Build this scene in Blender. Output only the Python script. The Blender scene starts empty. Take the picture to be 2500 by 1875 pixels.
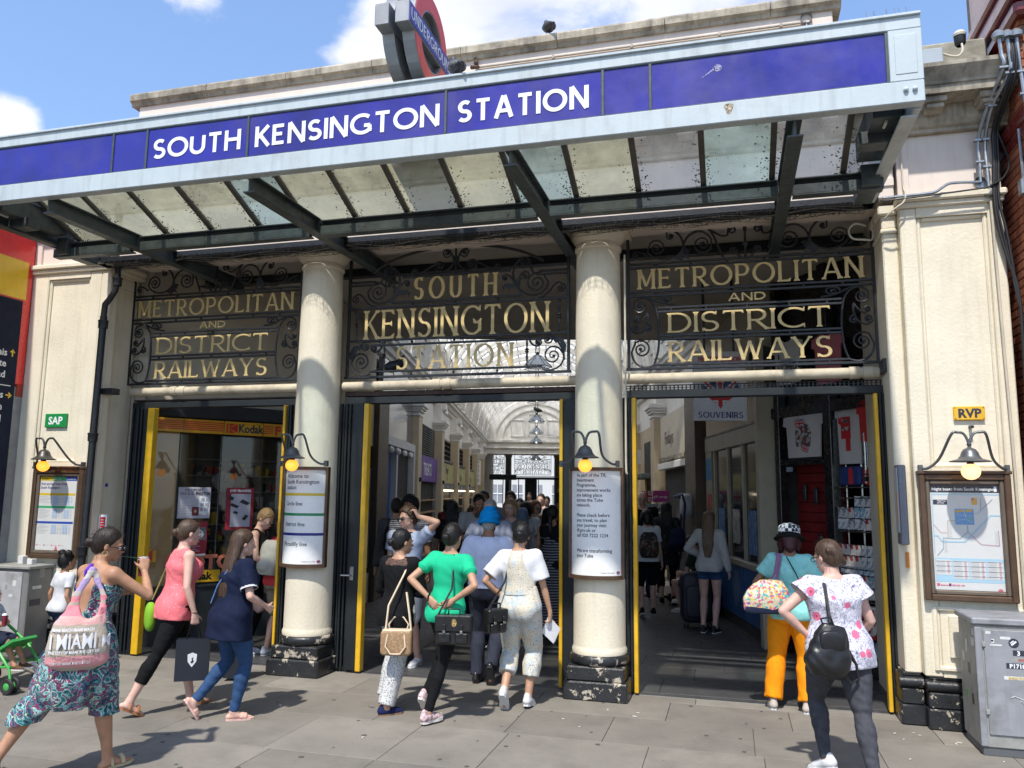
import bpy,math,random
import numpy as np
from mathutils import Matrix,Vector,Euler
PI = math.pi
R = math.radians
scene = bpy.context.scene
col = scene.collection
rng = random.Random(7)
cam_d = bpy.data.cameras.new('camera')
cam = bpy.data.objects.new('camera',cam_d)
col.objects.link(cam)
scene.camera = cam
cam_d.sensor_fit = 'HORIZONTAL'
cam_d.sensor_width = 36.0
cam_d.lens = 36.0 * 1932.0 / 2500.0
cam_d.clip_start = 0.05
cam_d.clip_end = 3000
def _cam():
 y,t,r = R(15.47),R(7.85),R(0.643)
 fw = Vector((-math.sin(y) * math.cos(t),math.cos(y) * math.cos(t),math.sin(t)))
 rt = Vector((math.cos(y),math.sin(y),0)); up = rt.cross(fw)
 rt2 = rt * math.cos(r) + up * math.sin(r); up2 = -rt * math.sin(r) + up * math.cos(r)
 m = Matrix.Identity(4)
 for i in range(3):
  m[i][0] = rt2[i]; m[i][1] = up2[i]; m[i][2] = -fw[i]
 m[0][3],m[1][3],m[2][3] = 0.0,-7.57,1.9
 return m
cam.matrix_world = _cam()
scene.view_settings.view_transform = 'Standard'
scene.view_settings.look = 'None'
scene.view_settings.exposure = 0.82
scene.view_settings.gamma = 1.0
scene.view_settings.use_curve_mapping = False
scene.cycles.max_bounces = 8
scene.cycles.transparent_max_bounces = 16
scene.cycles.caustics_reflective = False
scene.cycles.caustics_refractive = False
SUN_EL,SUN_AZ = R(58),R(184)      # azimuth of the sun, clockwise from +Y
world = bpy.data.worlds.new('World')
scene.world = world
world.use_nodes = True
def _world():
 nt = world.node_tree; n = nt.nodes; l = nt.links
 n.clear()
 out = n.new('ShaderNodeOutputWorld'); bg = n.new('ShaderNodeBackground')
 sky = n.new('ShaderNodeTexSky'); sky.sky_type = 'NISHITA'; sky.sun_disc = False
 sky.sun_elevation = SUN_EL; sky.sun_rotation = SUN_AZ
 sky.air_density = 1.0; sky.dust_density = 0.6; sky.ozone_density = 1.6
 bg.inputs['Strength'].default_value = 0.14
 tc = n.new('ShaderNodeTexCoord')
 mp = n.new('ShaderNodeMapping'); mp.inputs['Scale'].default_value = (1.0,1.0,1.9)
 l.new(tc.outputs['Generated'],mp.inputs['Vector'])
 nz = n.new('ShaderNodeTexNoise'); nz.inputs['Scale'].default_value = 4.2
 nz.inputs['Detail'].default_value = 9; nz.inputs['Roughness'].default_value = 0.58
 nz.inputs['Distortion'].default_value = 0.35
 l.new(mp.outputs['Vector'],nz.inputs['Vector'])
 acc = None
 def dirv(az,el):
  return (math.sin(az) * math.cos(el),math.cos(az) * math.cos(el),math.sin(el))
 for az,el,rad,w in CLOUDS:
  vm = n.new('ShaderNodeVectorMath'); vm.operation = 'DISTANCE'
  nv = n.new('ShaderNodeVectorMath'); nv.operation = 'NORMALIZE'
  l.new(tc.outputs['Generated'],nv.inputs[0])
  l.new(nv.outputs[0],vm.inputs[0]); vm.inputs[1].default_value = dirv(R(az),R(el))
  mr = n.new('ShaderNodeMapRange'); mr.inputs['From Min'].default_value = rad
  mr.inputs['From Max'].default_value = rad * 0.25; mr.inputs['To Max'].default_value = w
  mr.interpolation_type = 'SMOOTHSTEP'
  l.new(vm.outputs['Value'],mr.inputs['Value'])
  if acc is None: acc = mr.outputs[0]
  else:
   mx = n.new('ShaderNodeMath'); mx.operation = 'MAXIMUM'
   l.new(acc,mx.inputs[0]); l.new(mr.outputs[0],mx.inputs[1]); acc = mx.outputs[0]
 ad = n.new('ShaderNodeMath'); ad.operation = 'ADD'
 l.new(nz.outputs['Fac'],ad.inputs[0]); l.new(acc,ad.inputs[1])
 cr = n.new('ShaderNodeMapRange'); cr.inputs['From Min'].default_value = 0.66
 cr.inputs['From Max'].default_value = 0.86; cr.interpolation_type = 'SMOOTHSTEP'
 l.new(ad.outputs[0],cr.inputs['Value'])
 n2 = n.new('ShaderNodeTexNoise'); n2.inputs['Scale'].default_value = 3.0; n2.inputs['Detail'].default_value = 6
 l.new(mp.outputs['Vector'],n2.inputs['Vector'])
 r2 = n.new('ShaderNodeValToRGB')
 r2.color_ramp.elements[0].position = 0.35; r2.color_ramp.elements[0].color = (3.4,3.6,4.4,1)
 r2.color_ramp.elements[1].position = 0.62; r2.color_ramp.elements[1].color = (5.0,5.0,5.3,1)
 l.new(n2.outputs['Fac'],r2.inputs['Fac'])
 mx = n.new('ShaderNodeMix'); mx.data_type = 'RGBA'
 l.new(cr.outputs[0],mx.inputs['Factor'])
 hz = n.new('ShaderNodeMix'); hz.data_type = 'RGBA'; hz.inputs['Factor'].default_value = 0.30
 l.new(sky.outputs['Color'],hz.inputs['A']); hz.inputs['B'].default_value = (1.4,2.5,5.0,1)
 l.new(hz.outputs['Result'],mx.inputs['A']); l.new(r2.outputs['Color'],mx.inputs['B'])
 l.new(mx.outputs['Result'],bg.inputs['Color']); l.new(bg.outputs[0],out.inputs['Surface'])
CLOUDS = [(-14,33,0.30,0.42),(-5,33,0.26,0.40),(-22,31,0.17,0.36),(-41,34.5,0.12,0.30),(-49.5,21.5,0.06,0.42),
   (120,30,0.5,0.3),(200,35,0.5,0.3),(-110,30,0.4,0.28),(60,25,0.35,0.28),(160,60,0.3,0.2)]
_world()
sun_d = bpy.data.lights.new('sun','SUN'); sun = bpy.data.objects.new('sun',sun_d); col.objects.link(sun)
sun_d.energy = 3.0; sun_d.angle = R(1.4); sun_d.color = (1.0,0.955,0.88)
_sd = Vector((math.sin(SUN_AZ) * math.cos(SUN_EL),math.cos(SUN_AZ) * math.cos(SUN_EL),math.sin(SUN_EL)))
sun.matrix_world = _sd.to_track_quat('Z','Y').to_matrix().to_4x4()
FR = {}
I4 = Matrix.Identity(4)
def trs(loc=(0,0,0),rz=0.0):
 return Matrix.Translation(loc) @ Matrix.Rotation(rz,4,'Z')
def tagp(o,label=None,cat=None,group=None,kind=None):
 if label: o['label'] = label
 if cat: o['category'] = cat
 if group: o['group'] = group
 if kind: o['kind'] = kind
 return o
def thing(name,label,cat,loc=(0,0,0),rz=0.0,group=None,kind=None,M=None):
 o = bpy.data.objects.new(name,None); col.objects.link(o)
 m = (M or I4) @ trs(loc,rz)
 o.matrix_world = m; FR[o.name] = m
 o.empty_display_size = 0.2
 return tagp(o,label,cat,group,kind)
class MB:
 def __init__(s): s.v = []; s.f = []; s.sm = []
 def add(s,vs,fs,smooth=False):
  b = len(s.v); s.v.extend([tuple(v) for v in vs])
  s.f.extend([tuple(b + i for i in f) for f in fs]); s.sm.extend([smooth] * len(fs)); return s
 def box(s,x0,x1,y0,y1,z0,z1,M=None):
  vs = [(x,y,z) for x in (x0,x1) for y in (y0,y1) for z in (z0,z1)]
  if M is not None: vs = [tuple(M @ Vector(v)) for v in vs]
  return s.add(vs,[(0,1,3,2),(4,6,7,5),(0,4,5,1),(2,3,7,6),(0,2,6,4),(1,5,7,3)])
 def bbox(s,x0,x1,y0,y1,z0,z1,b=0.006,M=None):
  b = min(b,abs(x1 - x0) * .4,abs(y1 - y0) * .4,abs(z1 - z0) * .4)
  vs = []
  for sx in (0,1):
   for sy in (0,1):
    for sz in (0,1):
     X = (x0,x1)[sx]; Y = (y0,y1)[sy]; Z = (z0,z1)[sz]
     ix = X + (b,-b)[sx]; iy = Y + (b,-b)[sy]; iz = Z + (b,-b)[sz]
     vs += [(X,iy,iz),(ix,Y,iz),(ix,iy,Z)]
  if M is not None: vs = [tuple(M @ Vector(v)) for v in vs]
  def i(sx,sy,sz,a): return (sx * 4 + sy * 2 + sz) * 3 + a
  fs = []
  fs += [(i(0,0,0,0),i(0,0,1,0),i(0,1,1,0),i(0,1,0,0)),(i(1,0,0,0),i(1,1,0,0),i(1,1,1,0),i(1,0,1,0))]
  fs += [(i(0,0,0,1),i(1,0,0,1),i(1,0,1,1),i(0,0,1,1)),(i(0,1,0,1),i(0,1,1,1),i(1,1,1,1),i(1,1,0,1))]
  fs += [(i(0,0,0,2),i(0,1,0,2),i(1,1,0,2),i(1,0,0,2)),(i(0,0,1,2),i(1,0,1,2),i(1,1,1,2),i(0,1,1,2))]
  for p in (0,1):
   for q in (0,1):
    f = (i(p,q,0,0),i(p,q,0,1),i(p,q,1,1),i(p,q,1,0)); fs.append(f)
    f = (i(p,0,q,0),i(p,0,q,2),i(p,1,q,2),i(p,1,q,0)); fs.append(f)
    f = (i(0,p,q,1),i(0,p,q,2),i(1,p,q,2),i(1,p,q,1)); fs.append(f)
  for p in (0,1):
   for q in (0,1):
    for r in (0,1): fs.append((i(p,q,r,0),i(p,q,r,1),i(p,q,r,2)))
  return s.add(vs,fs)
 def quad(s,a,b,c,d): return s.add([a,b,c,d],[(0,1,2,3)])
 def prism(s,poly,a0,a1,axis='y',M=None,smooth=False):
  def p3(u,v,a): return {'y': (u,a,v),'z': (u,v,a),'x': (a,u,v)}[axis]
  n = len(poly)
  vs = [p3(u,v,a0) for u,v in poly] + [p3(u,v,a1) for u,v in poly]
  if M is not None: vs = [tuple(M @ Vector(v)) for v in vs]
  s.add(vs,[(i,(i + 1) % n,n + (i + 1) % n,n + i) for i in range(n)],smooth)
  b = len(s.v) - 2 * n
  s.f.append(tuple(b + i for i in range(n))); s.f.append(tuple(b + n + i for i in reversed(range(n)))); s.sm += [False,False]
  return s
 def tube(s,pts,r,n=8,closed=False,cap=True,M=None,flat=None):
  pts = [Vector(p) for p in pts]; m = len(pts)
  rs = r if isinstance(r,(list,tuple)) else [r] * m
  vs = []; prev = None
  for i,p in enumerate(pts):
   a = pts[max(i - 1,0)] if not closed else pts[i - 1]
   b = pts[min(i + 1,m - 1)] if not closed else pts[(i + 1) % m]
   t = (b - a)
   if t.length < 1e-9: t = Vector((0,0,1))
   t.normalize()
   if prev is None:
    u = t.orthogonal().normalized()
    if flat: u = (Vector(flat) - t * t.dot(Vector(flat))).normalized()
   else:
    u = (prev - t * t.dot(prev)).normalized()
    if flat: u = (Vector(flat) - t * t.dot(Vector(flat))).normalized()
   prev = u; w = t.cross(u)
   for k in range(n):
    an = 2 * PI * (k + .5) / n
    vs.append(p + (u * math.cos(an) + w * math.sin(an)) * rs[i])
  if M is not None: vs = [M @ v for v in vs]
  fs = []
  for i in range(m if closed else m - 1):
   j = (i + 1) % m
   for k in range(n):
    l = (k + 1) % n
    fs.append((i * n + k,i * n + l,j * n + l,j * n + k))
  if cap and not closed:
   fs.append(tuple(reversed(range(n)))); fs.append(tuple((m - 1) * n + k for k in range(n)))
  return s.add(vs,fs,n > 4)
 def lathe(s,prof,c=(0,0,0),n=32,a0=0,a1=2 * PI,M=None,smooth=True):
  full = abs(a1 - a0 - 2 * PI) < 1e-6
  m = n if full else n + 1
  vs = [(c[0] + r * math.cos(a0 + (a1 - a0) * k / n),c[1] + r * math.sin(a0 + (a1 - a0) * k / n),c[2] + z)
    for r,z in prof for k in range(m)]
  if M is not None: vs = [tuple(M @ Vector(v)) for v in vs]
  fs = []
  for i in range(len(prof) - 1):
   for k in range(n):
    l = (k + 1) % m
    fs.append((i * m + k,i * m + l,(i + 1) * m + l,(i + 1) * m + k))
  return s.add(vs,fs,smooth)
 def ball(s,c,r,n=12,M=None,sc=(1,1,1)):
  prof = []
  vs = [(c[0],c[1],c[2] - r * sc[2])]
  h = n // 2
  for i in range(1,h):
   a = -PI / 2 + PI * i / h
   for k in range(n):
    b = 2 * PI * k / n
    vs.append((c[0] + sc[0] * r * math.cos(a) * math.cos(b),c[1] + sc[1] * r * math.cos(a) * math.sin(b),c[2] + sc[2] * r * math.sin(a)))
  vs.append((c[0],c[1],c[2] + r * sc[2])); T = len(vs) - 1
  if M is not None: vs = [tuple(M @ Vector(v)) for v in vs]
  fs = [(0,1 + (k + 1) % n,1 + k) for k in range(n)]
  for i in range(h - 2):
   for k in range(n):
    fs.append((1 + i * n + k,1 + i * n + (k + 1) % n,1 + (i + 1) * n + (k + 1) % n,1 + (i + 1) * n + k))
  fs += [(T,1 + (h - 2) * n + k,1 + (h - 2) * n + (k + 1) % n) for k in range(n)]
  return s.add(vs,fs,True)
 def rbox(s,c,size,M=None,r=0.3,n=3,bulge=0.0):
  N = 20; h = 12; vs = []
  e = r
  def sp(v,p): return math.copysign(abs(v) ** p,v)
  for i in range(h + 1):
   a = -PI / 2 + PI * i / h
   for k in range(N):
    b = 2 * PI * k / N
    vs.append((c[0] + size[0] / 2 * sp(math.cos(a),e) * sp(math.cos(b),e),c[1] + size[1] / 2 * sp(math.cos(a),e) * sp(math.sin(b),e),c[2] + size[2] / 2 * sp(math.sin(a),e)))
  if M is not None: vs = [tuple(M @ Vector(v)) for v in vs]
  fs = [(i * N + k,i * N + (k + 1) % N,(i + 1) * N + (k + 1) % N,(i + 1) * N + k) for i in range(h) for k in range(N)]
  return s.add(vs,fs,True)
 def mesh(s,name,M=None):
  me = bpy.data.meshes.new(name)
  vs = s.v if M is None else [tuple(M @ Vector(v)) for v in s.v]
  me.from_pydata(vs,[],s.f)
  me.polygons.foreach_set('use_smooth',s.sm)
  me.validate(); me.update()
  if any(s.sm):
   bb = me
   try:
    me.set_sharp_from_angle(angle=R(42))
   except Exception: pass
  return me
def obj(name,mb,mat,parent=None,M=None,loc=None,label=None,cat=None,group=None,kind=None):
 base = FR[parent.name] if parent is not None else (trs(loc) if loc is not None else I4)
 T = base.inverted() @ (M or I4)
 if isinstance(mb,MB): me = mb.mesh(name,T)
 else:
  me = mb
  if M is not None or parent is not None: me.transform(T)
 mats = mat if isinstance(mat,(list,tuple)) else [mat]
 for m in mats: me.materials.append(m)
 o = bpy.data.objects.new(name,me); col.objects.link(o)
 FR[o.name] = base
 if parent is not None: o.parent = parent
 else: o.matrix_world = base
 return tagp(o,label,cat,group,kind)
MATS = {}
def mat(name,c,rough=0.6,metal=0.0,var=0.12,vs=6.0,bump=0.0,bs=60.0,stain=None,ss=2.0,sa=0.5,chip=None,chs=9.0,cha=0.6,
  objrand=0.0,coords='world',emit=None,es=0.0,alpha=1.0,trans=0.0,coat=0.0,sheen=0.0,stretch=(1,1,1),spec=0.5,sss=0.0,streak=0.0):
 if name in MATS: return MATS[name]
 m = bpy.data.materials.new(name); m.use_nodes = True
 nt = m.node_tree; n = nt.nodes; l = nt.links; b = n['Principled BSDF']
 c = tuple(c) + (1,) if len(c) == 3 else c
 if coords == 'world':
  g = n.new('ShaderNodeNewGeometry'); vec = g.outputs['Position']
 else:
  g = n.new('ShaderNodeTexCoord'); vec = g.outputs['Object']
 mp = n.new('ShaderNodeMapping'); mp.inputs['Scale'].default_value = stretch
 l.new(vec,mp.inputs['Vector']); vec = mp.outputs['Vector']
 def noise(scale,detail=5,rough_=0.6,v=vec):
  t = n.new('ShaderNodeTexNoise'); t.inputs['Scale'].default_value = scale; t.inputs['Detail'].default_value = detail
  t.inputs['Roughness'].default_value = rough_; l.new(v,t.inputs['Vector']); return t.outputs['Fac']
 def mixc(fac,a,bcol,typ='MIX'):
  x = n.new('ShaderNodeMix'); x.data_type = 'RGBA'; x.blend_type = typ
  if isinstance(fac,float): x.inputs['Factor'].default_value = fac
  else: l.new(fac,x.inputs['Factor'])
  for key,val in (('A',a),('B',bcol)):
   if isinstance(val,tuple): x.inputs[key].default_value = val
   else: l.new(val,x.inputs[key])
  return x.outputs['Result']
 def rngm(f,a0,a1,t0=0.0,t1=1.0):
  x = n.new('ShaderNodeMapRange'); x.inputs['From Min'].default_value = a0; x.inputs['From Max'].default_value = a1
  x.inputs['To Min'].default_value = t0; x.inputs['To Max'].default_value = t1; l.new(f,x.inputs['Value']); return x.outputs[0]
 cur = c
 if var > 0:
  dark = tuple(max(0,x * (1 - var * 1.6)) for x in c[:3]) + (1,); lite = tuple(min(1,x * (1 + var)) for x in c[:3]) + (1,)
  cur = mixc(rngm(noise(vs),0.3,0.7),dark,lite)
 if stain:
  sc = tuple(stain) + (1,)
  cur = mixc(rngm(noise(ss,8,0.65),0.52,0.75,0,sa),cur,sc)
 if streak > 0:
  mp2 = n.new('ShaderNodeMapping'); mp2.inputs['Scale'].default_value = (9,9,0.7); l.new(vec,mp2.inputs['Vector'])
  cur = mixc(rngm(noise(1.6,6,0.6,mp2.outputs['Vector']),0.5,0.78,0,streak),cur,(0.06,0.052,0.04,1))
 if chip:
  cc = tuple(chip) + (1,)
  cur = mixc(rngm(noise(chs,9,0.72),cha,cha + 0.015),cur,cc)
 if objrand > 0:
  oi = n.new('ShaderNodeObjectInfo'); hs = n.new('ShaderNodeHueSaturation')
  mr = rngm(oi.outputs['Random'],0,1,1 - objrand,1 + objrand); l.new(mr,hs.inputs['Value'])
  if isinstance(cur,tuple): hs.inputs['Color'].default_value = cur
  else: l.new(cur,hs.inputs['Color'])
  cur = hs.outputs['Color']
 if isinstance(cur,tuple): b.inputs['Base Color'].default_value = cur
 else: l.new(cur,b.inputs['Base Color'])
 b.inputs['Roughness'].default_value = rough; b.inputs['Metallic'].default_value = metal
 b.inputs['Specular IOR Level'].default_value = spec
 if var > 0 and rough > 0.15:
  l.new(rngm(noise(vs * 2.3),0.3,0.7,max(0.05,rough - 0.1),min(1,rough + 0.1)),b.inputs['Roughness'])
 if coat: b.inputs['Coat Weight'].default_value = coat; b.inputs['Coat Roughness'].default_value = 0.12
 if sheen: b.inputs['Sheen Weight'].default_value = sheen
 if sss: b.inputs['Subsurface Weight'].default_value = sss; b.inputs['Subsurface Radius'].default_value = (0.012,0.005,0.003)
 if emit: b.inputs['Emission Color'].default_value = tuple(emit) + (1,); b.inputs['Emission Strength'].default_value = es
 if trans: b.inputs['Transmission Weight'].default_value = trans
 if alpha < 1: b.inputs['Alpha'].default_value = alpha
 if bump > 0:
  bp = n.new('ShaderNodeBump'); bp.inputs['Strength'].default_value = bump; bp.inputs['Distance'].default_value = 0.01
  l.new(noise(bs,6,0.65),bp.inputs['Height']); l.new(bp.outputs[0],b.inputs['Normal'])
 MATS[name] = m
 return m
def pane(name,tint=(0.9,0.95,0.93),refl=0.12,dirt=0.0,dirtc=(0.5,0.48,0.36),spots=0.0,rough=0.03):
 if name in MATS: return MATS[name]
 m = bpy.data.materials.new(name); m.use_nodes = True
 nt = m.node_tree; n = nt.nodes; l = nt.links; n.clear()
 out = n.new('ShaderNodeOutputMaterial'); tr = n.new('ShaderNodeBsdfTransparent'); tr.inputs[0].default_value = tuple(tint) + (1,)
 gl = n.new('ShaderNodeBsdfGlossy'); gl.inputs['Roughness'].default_value = rough
 lw = n.new('ShaderNodeLayerWeight'); fr = n.new('ShaderNodeMath'); fr.operation = 'POWER'; fr.inputs[1].default_value = 5.0; l.new(lw.outputs['Facing'],fr.inputs[0])
 ad = n.new('ShaderNodeMath'); ad.operation = 'ADD'; ad.use_clamp = True
 l.new(fr.outputs[0],ad.inputs[0]); ad.inputs[1].default_value = refl
 mx = n.new('ShaderNodeMixShader'); l.new(ad.outputs[0],mx.inputs[0]); l.new(tr.outputs[0],mx.inputs[1]); l.new(gl.outputs[0],mx.inputs[2])
 sh = mx.outputs[0]
 if dirt > 0 or spots > 0:
  g = n.new('ShaderNodeNewGeometry')
  df = n.new('ShaderNodeBsdfDiffuse'); df.inputs[0].default_value = tuple(dirtc) + (1,)
  tl = n.new('ShaderNodeBsdfTranslucent'); tl.inputs[0].default_value = tuple(dirtc) + (1,)
  dm = n.new('ShaderNodeMixShader'); dm.inputs[0].default_value = 0.7
  l.new(df.outputs[0],dm.inputs[1]); l.new(tl.outputs[0],dm.inputs[2])
  nz = n.new('ShaderNodeTexNoise'); nz.inputs['Scale'].default_value = 2.2; nz.inputs['Detail'].default_value = 8; nz.inputs['Roughness'].default_value = .65
  l.new(g.outputs['Position'],nz.inputs['Vector'])
  mr = n.new('ShaderNodeMapRange'); mr.inputs['From Min'].default_value = 0.3; mr.inputs['From Max'].default_value = 0.75
  mr.inputs['To Min'].default_value = dirt * 0.5; mr.inputs['To Max'].default_value = min(1,dirt * 1.5)
  oi = n.new('ShaderNodeObjectInfo'); om = n.new('ShaderNodeMath'); om.operation = 'MULTIPLY_ADD'
  l.new(oi.outputs['Random'],om.inputs[0]); om.inputs[1].default_value = dirt * 0.25;
  l.new(nz.outputs['Fac'],mr.inputs['Value']); l.new(mr.outputs[0],om.inputs[2])
  m2 = n.new('ShaderNodeMixShader'); l.new(om.outputs[0],m2.inputs[0]); l.new(sh,m2.inputs[1]); l.new(dm.outputs[0],m2.inputs[2]); sh = m2.outputs[0]
  if spots > 0:
   n3 = n.new('ShaderNodeTexNoise'); n3.inputs['Scale'].default_value = 34; n3.inputs['Detail'].default_value = 5; n3.inputs['Roughness'].default_value = .7
   l.new(g.outputs['Position'],n3.inputs['Vector'])
   n4 = n.new('ShaderNodeTexNoise'); n4.inputs['Scale'].default_value = 2.4; l.new(g.outputs['Position'],n4.inputs['Vector'])
   s4 = n.new('ShaderNodeMath'); s4.operation = 'MULTIPLY_ADD'; l.new(n4.outputs['Fac'],s4.inputs[0]); s4.inputs[1].default_value = 0.22; l.new(n3.outputs['Fac'],s4.inputs[2])
   r3 = n.new('ShaderNodeMapRange'); r3.inputs['From Min'].default_value = 0.80 - spots * 0.1; r3.inputs['From Max'].default_value = 0.83 - spots * 0.1
   l.new(s4.outputs[0],r3.inputs['Value'])
   bd = n.new('ShaderNodeBsdfDiffuse'); bd.inputs[0].default_value = (0.05,0.045,0.03,1)
   m3 = n.new('ShaderNodeMixShader'); l.new(r3.outputs[0],m3.inputs[0]); l.new(sh,m3.inputs[1]); l.new(bd.outputs[0],m3.inputs[2]); sh = m3.outputs[0]
 l.new(sh,out.inputs['Surface'])
 MATS[name] = m
 return m
def ramp_mat(name,stops,scale=20,kind='noise',rough=0.8,detail=3,coords='obj',stretch=(1,1,1),second=None,bump=0.15,distortion=0.0,const=True):
 if name in MATS: return MATS[name]
 m = bpy.data.materials.new(name); m.use_nodes = True
 nt = m.node_tree; n = nt.nodes; l = nt.links; b = n['Principled BSDF']
 g = n.new('ShaderNodeTexCoord'); mp = n.new('ShaderNodeMapping'); mp.inputs['Scale'].default_value = stretch
 l.new(g.outputs['Object'],mp.inputs['Vector']); vec = mp.outputs[0]
 def tex(kind,scale):
  if kind == 'noise':
   t = n.new('ShaderNodeTexNoise'); t.inputs['Scale'].default_value = scale; t.inputs['Detail'].default_value = detail
   t.inputs['Distortion'].default_value = distortion; l.new(vec,t.inputs['Vector']); return t.outputs['Fac']
  if kind == 'wave':
   t = n.new('ShaderNodeTexWave'); t.inputs['Scale'].default_value = scale; t.bands_direction = 'Z'; t.inputs['Distortion'].default_value = distortion
   l.new(vec,t.inputs['Vector']); return t.outputs['Fac']
  if kind == 'checker':
   t = n.new('ShaderNodeTexChecker'); t.inputs['Scale'].default_value = scale; l.new(vec,t.inputs['Vector']); return t.outputs['Fac']
  t = n.new('ShaderNodeTexVoronoi'); t.inputs['Scale'].default_value = scale
  if kind == 'cells':
   l.new(vec,t.inputs['Vector']); s = n.new('ShaderNodeSeparateColor'); l.new(t.outputs['Color'],s.inputs[0]); return s.outputs[0]
  if kind == 'edge': t.feature = 'DISTANCE_TO_EDGE'
  l.new(vec,t.inputs['Vector']); return t.outputs['Distance']
 f = tex(kind,scale)
 cr = n.new('ShaderNodeValToRGB'); e = cr.color_ramp; e.interpolation = 'CONSTANT' if const else 'LINEAR'
 while len(e.elements) < len(stops): e.elements.new(0.5)
 for i,(p,c) in enumerate(stops): e.elements[i].position = p; e.elements[i].color = tuple(c) + (1,)
 l.new(f,cr.inputs['Fac']); cur = cr.outputs['Color']
 for s2 in (second or []):
  sc,th,c2,kd = s2
  f2 = tex(kd,sc); lt = n.new('ShaderNodeMath'); lt.operation = 'LESS_THAN'; l.new(f2,lt.inputs[0]); lt.inputs[1].default_value = th
  x = n.new('ShaderNodeMix'); x.data_type = 'RGBA'; l.new(lt.outputs[0],x.inputs['Factor']); l.new(cur,x.inputs['A']); x.inputs['B'].default_value = tuple(c2) + (1,)
  cur = x.outputs['Result']
 l.new(cur,b.inputs['Base Color']); b.inputs['Roughness'].default_value = rough
 if bump:
  nz = n.new('ShaderNodeTexNoise'); nz.inputs['Scale'].default_value = 14; nz.inputs['Detail'].default_value = 6; l.new(g.outputs['Object'],nz.inputs['Vector'])
  bp = n.new('ShaderNodeBump'); bp.inputs['Strength'].default_value = bump * 2; bp.inputs['Distance'].default_value = 0.02
  l.new(nz.outputs['Fac'],bp.inputs['Height']); l.new(bp.outputs[0],b.inputs['Normal'])
 MATS[name] = m
 return m
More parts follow.
